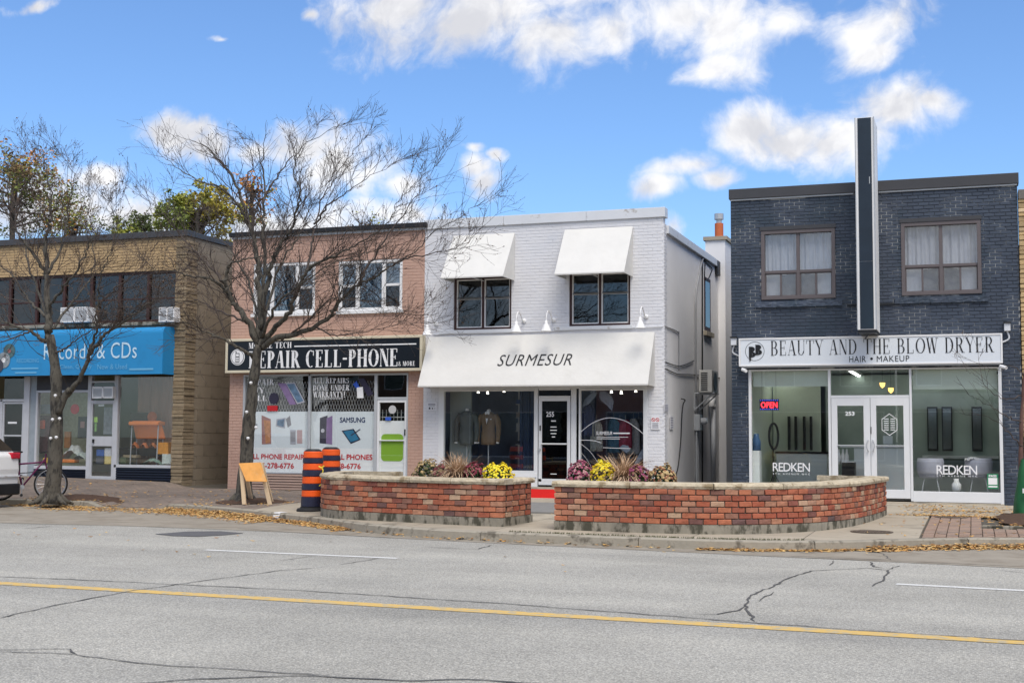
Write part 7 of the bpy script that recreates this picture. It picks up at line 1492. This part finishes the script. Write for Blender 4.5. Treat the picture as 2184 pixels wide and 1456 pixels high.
ML = [  # branches of the middle tree: picture trace, depth offsets, radii
 ([(549, 735), (534, 690), (507, 656), (489, 628), (482, 605), (486, 578), (495, 561), (525, 553), (560, 545), (585, 520)], [0, -.1, -.2, -.4, -.5, -.5, -.6, -.7, -.8, -.9], .095, .02),
 ([(489, 628), (465, 603), (440, 593), (400, 588), (372, 578), (340, 580), (310, 560)], [-.4, -.6, -.8, -1.0, -1.1, -1.3, -1.4], .05, .012),
 ([(553, 725), (556, 663), (553, 588), (546, 540), (534, 483), (510, 415), (487, 363), (466, 342), (440, 313), (410, 300), (372, 290)], [0, .1, .2, .2, .3, .4, .6, .7, .8, .9, 1], .10, .010),
 ([(534, 483), (508, 440), (470, 400), (420, 385), (370, 350), (335, 325)], [.3, .1, -.1, -.3, -.4, -.5], .045, .009),
 ([(556, 663), (563, 600), (562, 480), (564, 415), (560, 337), (565, 305), (569, 258), (555, 240)], [.1, .4, .6, .7, .8, .8, .8], .065, .008),
 ([(564, 415), (590, 380), (625, 330), (632, 290), (620, 255)], [.7, .9, 1.1, 1.2, 1.3], .03, .007),
 ([(556, 700), (572, 600), (586, 549), (600, 519), (620, 490), (636, 441), (640, 400), (625, 370), (640, 320), (700, 280), (735, 262)], [0, -.1, -.2, -.2, -.2, -.3, -.4, -.5, -.6, -.7, -.8], .07, .008),
 ([(554, 738), (578, 707), (613, 672), (633, 623), (655, 578), (677, 561), (712, 546), (740, 530), (790, 505), (830, 470), (850, 430), (880, 400)], [0, 0, -.2, -.4, -.6, -.7, -.9, -1, -1.2, -1.3, -1.4, -1.5], .08, .010),
 ([(655, 578), (665, 520), (672, 480), (690, 420), (720, 370), (765, 310), (800, 260)], [-.6, -.4, -.2, 0, .1, .2, .3], .035, .008),
 ([(672, 480), (700, 440), (740, 410), (790, 375), (850, 345)], [-.2, -.5, -.7, -.9, -1], .028, .008),
 ([(556, 740), (588, 722), (628, 712), (670, 697), (707, 670), (724, 640), (761, 608), (798, 591), (836, 566), (885, 536), (922, 497), (980, 465), (1030, 430)], [0, -.1, -.3, -.4, -.5, -.6, -.7, -.8, -.9, -1, -1.1, -1.2, -1.3], .085, .008),
 ([(761, 608), (790, 560), (830, 500), (870, 440), (905, 400), (930, 350)], [-.7, -.5, -.3, -.1, .1, .2], .035, .008),
 ([(836, 566), (870, 550), (930, 540), (990, 520), (1030, 480)], [-.9, -1.2, -1.4, -1.6, -1.8], .025, .007),
 ([(670, 697), (720, 715), (790, 705), (860, 690), (920, 690)], [-.4, -.8, -1.1, -1.4, -1.6], .022, .006),
 ([(600, 725), (650, 690), (700, 640), (760, 640), (830, 650), (900, 680)], [-.1, -.5, -.9, -1.2, -1.4, -1.5], .03, .006),
 ([(543, 762), (515, 745), (480, 725), (458, 715), (440, 708), (400, 690), (350, 672), (300, 668)], [0, -.3, -.6, -.8, -.9, -1.2, -1.5, -1.8], .05, .009),
 ([(534, 690), (500, 676), (460, 660), (420, 640), (380, 645), (330, 640)], [-.1, .2, .5, .8, 1, 1.2], .035, .008),
 ([(482, 605), (440, 560), (400, 520), (360, 470), (330, 440), (300, 420)], [-.5, -.2, 0, .2, .3, .4], .035, .009),
 ([(510, 415), (540, 350), (520, 300), (500, 270)], [.4, .6, .7, .8], .025, .006),
 ([(556, 720), (575, 640), (600, 560), (640, 500), (660, 440), (680, 400)], [0, .6, 1.2, 1.6, 1.9, 2.2], .05, .01),
 ([(552, 720), (540, 640), (510, 560), (470, 500), (440, 450)], [0, .7, 1.3, 1.8, 2.2], .05, .01), ([(556, 720), (590, 650), (650, 600), (720, 560), (790, 540)], [0, -.9, -1.6, -2.0, -2.3], .045, .01)]
bare_tree('bare_tree', 'tall bare street tree leaning before the pink phone repair shop', [(519, 1073), (524, 1000), (530, 920), (537, 850), (545, 785), (552, 735)], 23.25, ML, .165, 3, lambda p: p.z > 1.9 and p.z < 8.15 + .25 * RND(), .92, .16, lights=((535, 817), (526, 879), (546, 912), (529, 935)))
LL = [([(103, 709), (94, 728), (67, 707), (29, 695), (0, 683), (-60, 660), (-110, 640)], [0, -.1, -.3, -.4, -.5, -.7, -.8], .07, .012),
 ([(104, 709), (103, 656), (99, 584), (96, 512), (110, 460), (105, 400), (95, 350), (60, 320)], [0, .1, .2, .3, .4, .4, .5, .6], .108, .01),
 ([(99, 584), (70, 540), (40, 500), (10, 450), (-30, 400), (-60, 340)], [.2, 0, -.2, -.4, -.6, -.8], .05, .01),
 ([(99, 584), (125, 540), (140, 480), (150, 420), (160, 370), (130, 330)], [.2, .4, .6, .8, .9, 1], .045, .009),
 ([(103, 656), (135, 610), (170, 570), (190, 520), (220, 480), (250, 440)], [.1, -.2, -.4, -.5, -.6, -.7], .045, .009),
 ([(139, 844), (163, 820), (185, 776), (192, 748), (202, 714), (207, 656), (212, 600), (230, 550), (250, 500), (240, 450)], [0, -.1, -.2, -.3, -.3, -.4, -.5, -.6, -.7, -.8], .075, .01),
 ([(190, 757), (215, 725), (240, 702), (275, 680), (310, 650), (350, 630), (380, 590)], [-.3, -.5, -.6, -.8, -1, -1.2, -1.4], .055, .009),
 ([(118, 752), (135, 745), (159, 728), (197, 702), (215, 690), (250, 660)], [0, -.3, -.5, -.6, -.7, -.8], .03, .01),
 ([(207, 656), (240, 620), (280, 590), (310, 560), (330, 520)], [-.4, -.1, .1, .3, .5], .03, .008),
 ([(103, 680), (60, 640), (30, 590), (-10, 560), (-50, 520)], [0, .3, .5, .7, .9], .045, .01),
 ([(103, 690), (80, 620), (60, 560), (50, 480), (20, 400), (0, 350)], [0, .8, 1.3, 1.8, 2.2, 2.5], .045, .01), ([(113, 700), (150, 650), (190, 600), (200, 540), (190, 480), (200, 420)], [0, .8, 1.3, 1.6, 1.9, 2.1], .04, .01),
 ([(67, 707), (30, 720), (-20, 735), (-60, 740)], [-.3, -.5, -.7, -.9], .03, .01)]
t = bare_tree('bare_tree', 'bare street tree with a forked trunk before the blue awning', [(109, 1057), (116, 1000), (119, 930), (120, 860), (119, 790), (106, 715)], 22.5, LL, .175, 5, lambda p: p.z > 2.4, .92, .5, lights=((118, 844), (127, 893), (112, 895), (120, 933), (108, 935)))
b = MB(); b.tube(catmull([at(x, y, 22.45) for x, y in ((125, 880), (139, 844), (150, 830))], 5), .07, 10); b.build('branch', A['bark'], t, smooth=True)
RL = [([(2182, 900), (2150, 890), (2115, 868), (2085, 850), (2062, 838)], [0, -.1, -.2, -.3, -.4], .016, .006), ([(2180, 845), (2140, 850), (2110, 830), (2080, 800), (2058, 790)], [0, -.2, -.3, -.4, -.5], .014, .005),
      ([(2183, 800), (2160, 780), (2130, 790), (2100, 780)], [0, .1, .2, .3], .012, .005), ([(2186, 960), (2150, 920), (2110, 890), (2065, 880)], [0, -.2, -.3, -.4], .018, .005), ([(2190, 780), (2200, 700), (2205, 640), (2220, 600)], [0, 0, .1, .2], .03, .01)]
A['rbark'] = M('reddish young bark', (.13, .07, .055), .85, .3, 10); _bk = A['bark']; A['bark'] = A['rbark']
bare_tree('bare_tree', 'young thin bare tree with a green watering bag at the right edge', [(2176, 1112), (2176, 1050), (2177, 980), (2179, 900), (2184, 830), (2190, 770)], 24.6, RL, .05, 8, lambda p: 2.0 < p.z < 4.2 and p.x > -.35, .35, .3)
A['bark'] = _bk
p = at(2176, 1110, 24.55); gzz = walk(p.x, 24.55); t = thing('watering_bag', 'dark green watering bag zipped round the thin tree at the right edge', 'watering bag', (p.x, 24.55, gzz))
b = MB().grid(lambda u, v: ((p.x + .10) + (.21 - .15 * v ** 1.4) * (1 + .13 * mnoise.noise(Vector((math.cos(6.283 * u) * 1.8, math.sin(6.283 * u) * 1.8, v * 3)))) * math.cos(6.283 * u), 24.55 + (.20 - .14 * v ** 1.4) * (1 + .13 * mnoise.noise(Vector((math.cos(6.283 * u) * 1.8, math.sin(6.283 * u) * 1.8, v * 3)))) * math.sin(6.283 * u), gzz + .01 + 1.0 * v), 36, 20); b.build('bag', M('green woven plastic', (.012, .11, .035), .55, .2, 6, .004, 40), t, smooth=True)
MB().box(p.x + .04, p.x + .16, 24.27, 24.285, gzz + .42, gzz + .5).build('tag', A['white'], t)
# soil pits round the trunks
def pit(x, y, rx, ry, label):
    b = MB(); n = 26; pts = []
    for k in range(n): a = 6.2832 * k / n; w = 1 + .3 * mnoise.noise(Vector((math.cos(a) * 2, math.sin(a) * 2, x))); pts.append((x + rx * w * math.cos(a), y + ry * w * math.sin(a)))
    c = len(b.v)
    for s, h in ((1, .006), (.7, .03), (.3, .07)): b.v += [(x + (q[0] - x) * s, y + (q[1] - y) * s, walk(*q) * s + walk(x, y) * (1 - s) + h + (0 if s == 1 else .012 * RND())) for q in pts]
    for r_i in range(2):
        for k in range(n): k2 = (k + 1) % n; b.f.append((r_i * n + k, r_i * n + k2, r_i * n + n + k2, r_i * n + n + k))
    b.f.append(tuple(2 * n + k for k in range(n))); o = b.build('soil', A['mulch'], smooth=True); o['kind'] = 'stuff'; o['label'] = label
A['mulch'] = M('brown mulch', (.075, .042, .026), .95, .35, 14, .02, 22)
pit(-13.95, 23.3, .75, .62, 'brown soil mound round the foot of the middle tree'); pit(-18.2, 23.4, 1.0, .42, 'leafy soil strip round the foot of the left tree'); pit(.85, 23.9, .55, 1.6, 'soil pit round the thin tree at the right edge')
# ---------------------------------------------------------------- leafy trees behind the shops
def leafy(px_, ytop, ybot, wpx, Y, cols, label, seed, n=1500, trunkmat=None, leaf=.11, gap=.34):
    rg = random.Random(seed); c = at(px_, (ytop + ybot) / 2, Y); sc_ = 2754 / (.336 * -c.x + .942 * Y); rx = wpx / 2 / sc_; rz = (ybot - ytop) / 2 / sc_; t = thing('leafy_tree', label, 'tree', (c.x, Y, 0), 'autumn trees behind the shops')
    MB().tube(catmull([(c.x, Y, 0), (c.x + .2, Y, c.z * .4), (c.x - .1, Y, c.z), (c.x, Y, c.z + rz * .6)], 4), [.22 - .014 * i for i in range(13)], 8).build('trunk', A['bark'], t, smooth=True)
    br = MB(); cl_ = []
    for k in range(26):
        a = rg.uniform(0, 6.283); e = rg.uniform(-.5, 1.2); d = Vector((math.cos(a) * math.cos(e), math.sin(a) * math.cos(e), math.sin(e))); f = rg.uniform(.5, .95); q = c + Vector((d.x * rx * f, d.y * rx * f, d.z * rz * f)); s = Vector((c.x, Y, c.z - rz * .5 + rz * rg.uniform(0, 1))); m_ = s.lerp(q, .5) + Vector((rg.uniform(-.2, .2), 0, rg.uniform(0, .4))); br.tube([s, m_, q], [.05, .03, .01], 5, False); cl_.append((q, rg.uniform(.45, .95) * rx * .42))
        for j in range(5): e2 = q + Vector((rg.uniform(-1, 1), rg.uniform(-1, 1), rg.uniform(-.4, 1.2))) * rx * .3; br.tube([m_.lerp(q, rg.random()), e2], [.012, .005], 3, False); cl_.append((e2, .3 * rx * .5))
    br.build('branches', A['twigm'], t, kind='stuff'); ms = [MB() for _ in cols]
    for k in range(n):
        q, r = rg.choice(cl_); d = Vector((rg.gauss(0, 1), rg.gauss(0, 1), rg.gauss(0, .8))).normalized() * r * rg.random() ** .4; p = q + d; s = leaf * rg.uniform(.5, 1.1); a, e = Vector((rg.uniform(-1, 1), rg.uniform(-1, 1), rg.uniform(-.6, .6))).normalized() * s, Vector((rg.uniform(-1, 1), rg.uniform(-1, 1), rg.uniform(-1, 1))).normalized() * s * .7
        v = mnoise.noise(p * .45 + Vector((seed, 0, 0))) + rg.gauss(0, .12); ms[max(0, min(len(cols) - 1, int((v + .45) / .9 * len(cols))))].quad(p - a, p + e, p + a, p - e)
    for m_, col in zip(ms, cols):
        if m_.f: m_.build('crown', M('leaf %.3f %.3f %.3f' % col, col, .7, .3, 2), t, kind='stuff')
G1, G2, G3, G4, O1, B1 = (.16, .20, .035), (.32, .33, .05), (.46, .38, .06), (.09, .12, .035), (.60, .26, .04), (.22, .14, .06)
leafy(425, 405, 570, 175, 47, [G1, G2, G2, G3], 'yellow green tree rising behind the record shop roof', 1, 8500, leaf=.095)
leafy(30, 325, 560, 270, 46, [G1, B1, B1, G2, O1], 'brown and olive autumn tree at the far left behind the roof', 2, 6500, leaf=.09)
leafy(540, 340, 560, 95, 52, [G1, G2, O1, O1], 'slim orange and green tree behind the middle bare tree', 3, 800, leaf=.085)
leafy(290, 462, 570, 120, 50, [G4, G1, G2], 'low dark green treetop between the two bare trees', 4, 2600, leaf=.09)
leafy(160, 440, 570, 160, 55, [B1, G1, G4, G2], 'thin brownish tree behind the left bare tree', 6, 1300, leaf=.085)
leafy(790, 455, 570, 110, 50, [G2, B1], 'sparse olive treetop just above the pink shop roof', 7, 450, leaf=.08)
# ---------------------------------------------------------------- fallen leaves
LEAFM = ramp_mat('fallen leaf colours', [(0, (.46, .22, .05)), (.25, (.60, .38, .13)), (.5, (.34, .15, .05)), (.75, (.64, .45, .20)), (1, (.18, .09, .04))], .75, .25, 0, perface=True)
lv = MB(); rg = random.Random(21)
def gheight(x, y): return (.006 if y < kerb_y(x) - .0 else walk(x, y) + .004 if y > kerb_y(x) + .17 else kerb_h(x) + .004)
def leaf(x, y, s=None, z=0):
    s = s or rg.uniform(.022, .048); a = rg.uniform(0, 6.283); ca, sa = math.cos(a) * s, math.sin(a) * s; g = gheight(x, y) + z; h = rg.uniform(.002, .022)
    lv.v += [(x - ca, y - sa, g + h * rg.random()), (x - sa * .6, y + ca * .6, g + rg.uniform(0, .012)), (x + ca, y + sa, g + h), (x + sa * .6, y - ca * .6, g + rg.uniform(0, .014))]; n = len(lv.v); lv.f += [(n - 4, n - 3, n - 2), (n - 4, n - 2, n - 1)]
def along(x0, x1, n, w, off=-.02, pile=.03):
    for _ in range(n): x = rg.uniform(x0, x1); d = abs(rg.gauss(0, w)); leaf(x, kerb_y(x) + off - d, z=pile * max(0, 1 - d / (w * 1.5)) * rg.random())
along(-15.5, -11.9, 3300, .36, pile=.07); along(-11.9, -9.6, 900, .17, pile=.04); along(-9.6, -4, 120, .08); along(-3.6, -1.4, 650, .07, pile=.02); along(-1.4, 3, 2600, .17, pile=.06); along(-19.5, -17.4, 600, .16); along(-18, -15.2, 700, .5); along(-30, -19.5, 500, .2)
for (x0, x1, y0_, y1_, n) in ((-18.5, -12, 23, 27.8, 420), (-26, -18, 24, 27.8, 260), (-1.4, 2.5, 24.2, 27.6, 900), (-1.9, 2, 19.5, 24, 140), (-15, -12.9, 22.3, 24, 170), (-19.5, -17, 22.9, 24.0, 420), (-12.6, -11.0, 24, 27.5, 240), (.2, 2, 21.6, 24.5, 700), (-8.5, -5.9, 20.3, 26, 25), (-20, 1, 14, 18, 60)):
    for _ in range(n):
        x, y = rg.uniform(x0, x1), rg.uniform(y0_, y1_)
        if mnoise.noise(Vector((x * .9, y * .9, 4))) > -.12 or rg.random() < .25: leaf(x, y)
for (x, y, n, s) in ((-.6, 24.15, 260, .35), (.0, 24.1, 120, .3), (-.2, 25.6, 100, .5), (-17.4, 22.0, 160, .5)):
    for _ in range(n): leaf(x + rg.gauss(0, s), y + rg.gauss(0, .07))
o = lv.build('fallen_leaves', LEAFM); o['kind'] = 'stuff'; o['label'] = 'golden fallen leaves gathered along the kerb and on the sidewalk'
gr_ = MB()
for _ in range(900):
    x = rg.uniform(-6.5, -2.2); y = kerb_y(x) + .19 + rg.uniform(-.015, .02); g = walk(x, y); a = rg.uniform(-.02, .02); gr_.v += [(x - .006, y, g - .01), (x + .006, y, g - .01), (x + a, y + rg.uniform(-.02, .02), g + rg.uniform(.01, .035))]; n = len(gr_.v); gr_.f.append((n - 3, n - 2, n - 1))
o = gr_.build('moss_grass', M('moss and weeds', (.07, .08, .025), .9, .3, 9)); o['kind'] = 'stuff'; o['label'] = 'moss and weeds in the joint behind the kerb'
tag(MB().box(at(2006, 1106, 24.2).x, at(2040, 1106, 24.2).x, 24.15, 24.4, .16, .2).build('crumpled_paper', A['white'], bevel=.02), 'flat white piece of litter lying by the round cover', 'litter')
# ---------------------------------------------------------------- far side of the street, seen mirrored in the shop glass
def far_shop(x0, x1, H, mat, label, sign=None, sgm=None):
    t = thing('shop_building', label, 'building', ((x0 + x1) / 2, -9, 0)); Y = -8.6
    hs = [(x0 + .5, x1 - .5, .5, 2.9)]; k = max(1, int((x1 - x0) / 2.6)); w = (x1 - x0) / k
    for i in range(k): hs.append((x0 + w * i + w * .3, x0 + w * i + w * .72, 4.1, 5.5))
    b = wall_holes(MB(), x0, x1, 0, H, hs, Y - .3, Y); b.build('wall', mat, t); MB().box(x0, x1, Y - 8, Y - .3, H - .2, H - .05).build('roof', A['rubber'], t); MB().box(x0 - .02, x1 + .02, Y - .35, Y + .06, H, H + .2).build('parapet_cap', A['dcap'], t)
    for h in hs: q = bars(t, ringbars(h, .06), Y - .14, Y - .06, A['frame_white'], 'window'); MB().box(h[0], h[1], Y - .12, Y - .11, h[2], h[3]).build('pane', A['glass_dark'], q)
    MB().box(x0 + .3, x1 - .3, Y - 6, Y - .3, 0, .05).build('floor', A['dark'], t); MB().box(x0 + .3, x1 - .3, Y - 5, Y - 4.9, 0, H - .3).build('inner_wall', A['dark'], t)
    if sign:
        s = thing('shop_sign', 'white fascia sign reading %s on the far side of the street' % sign, 'sign', ((x0 + x1) / 2, Y, 3)); MB().box(x0 + .4, x1 - .4, Y, Y + .2, 3.0, 3.75).build('cabinet', A['frame_white'], s)
        cxm = (x0 + x1) / 2; v, f = text_mesh(sign, .03); put_text((v, f), (cxm + 1.0, Y + .2, 3.15), (-2.0, 0, 0), (0, 0, .45), mat=A['black'], parent=s, lift=.01)
far_shop(-34, -26, 6.8, M('far brown brick', (.20, .13, .09), .9, .15, 3), 'brown brick shop row on the near side behind the camera, far left'); far_shop(-26, -18.5, 6.2, M('far cream render', (.22, .21, .18), .9, .08, 2), 'cream rendered shop behind the camera on the left'); far_shop(-18.4, -11, 7.0, M('far red brick', (.24, .10, .06), .9, .15, 3), 'red brick shop behind the camera beside the cream one')
far_shop(-10.9, -3.5, 6.4, M('far grey render', (.15, .155, .16), .9, .1, 2), 'grey rendered shop right behind the camera'); far_shop(-3.4, 5.2, 6.8, M('far tan stone', (.20, .18, .15), .9, .12, 2), 'tan stone shop behind the camera with a white sign', 'SONY'); far_shop(5.3, 14, 6.2, M('far dark brick', (.13, .09, .07), .9, .15, 3), 'dark brick shop behind the camera on the right')
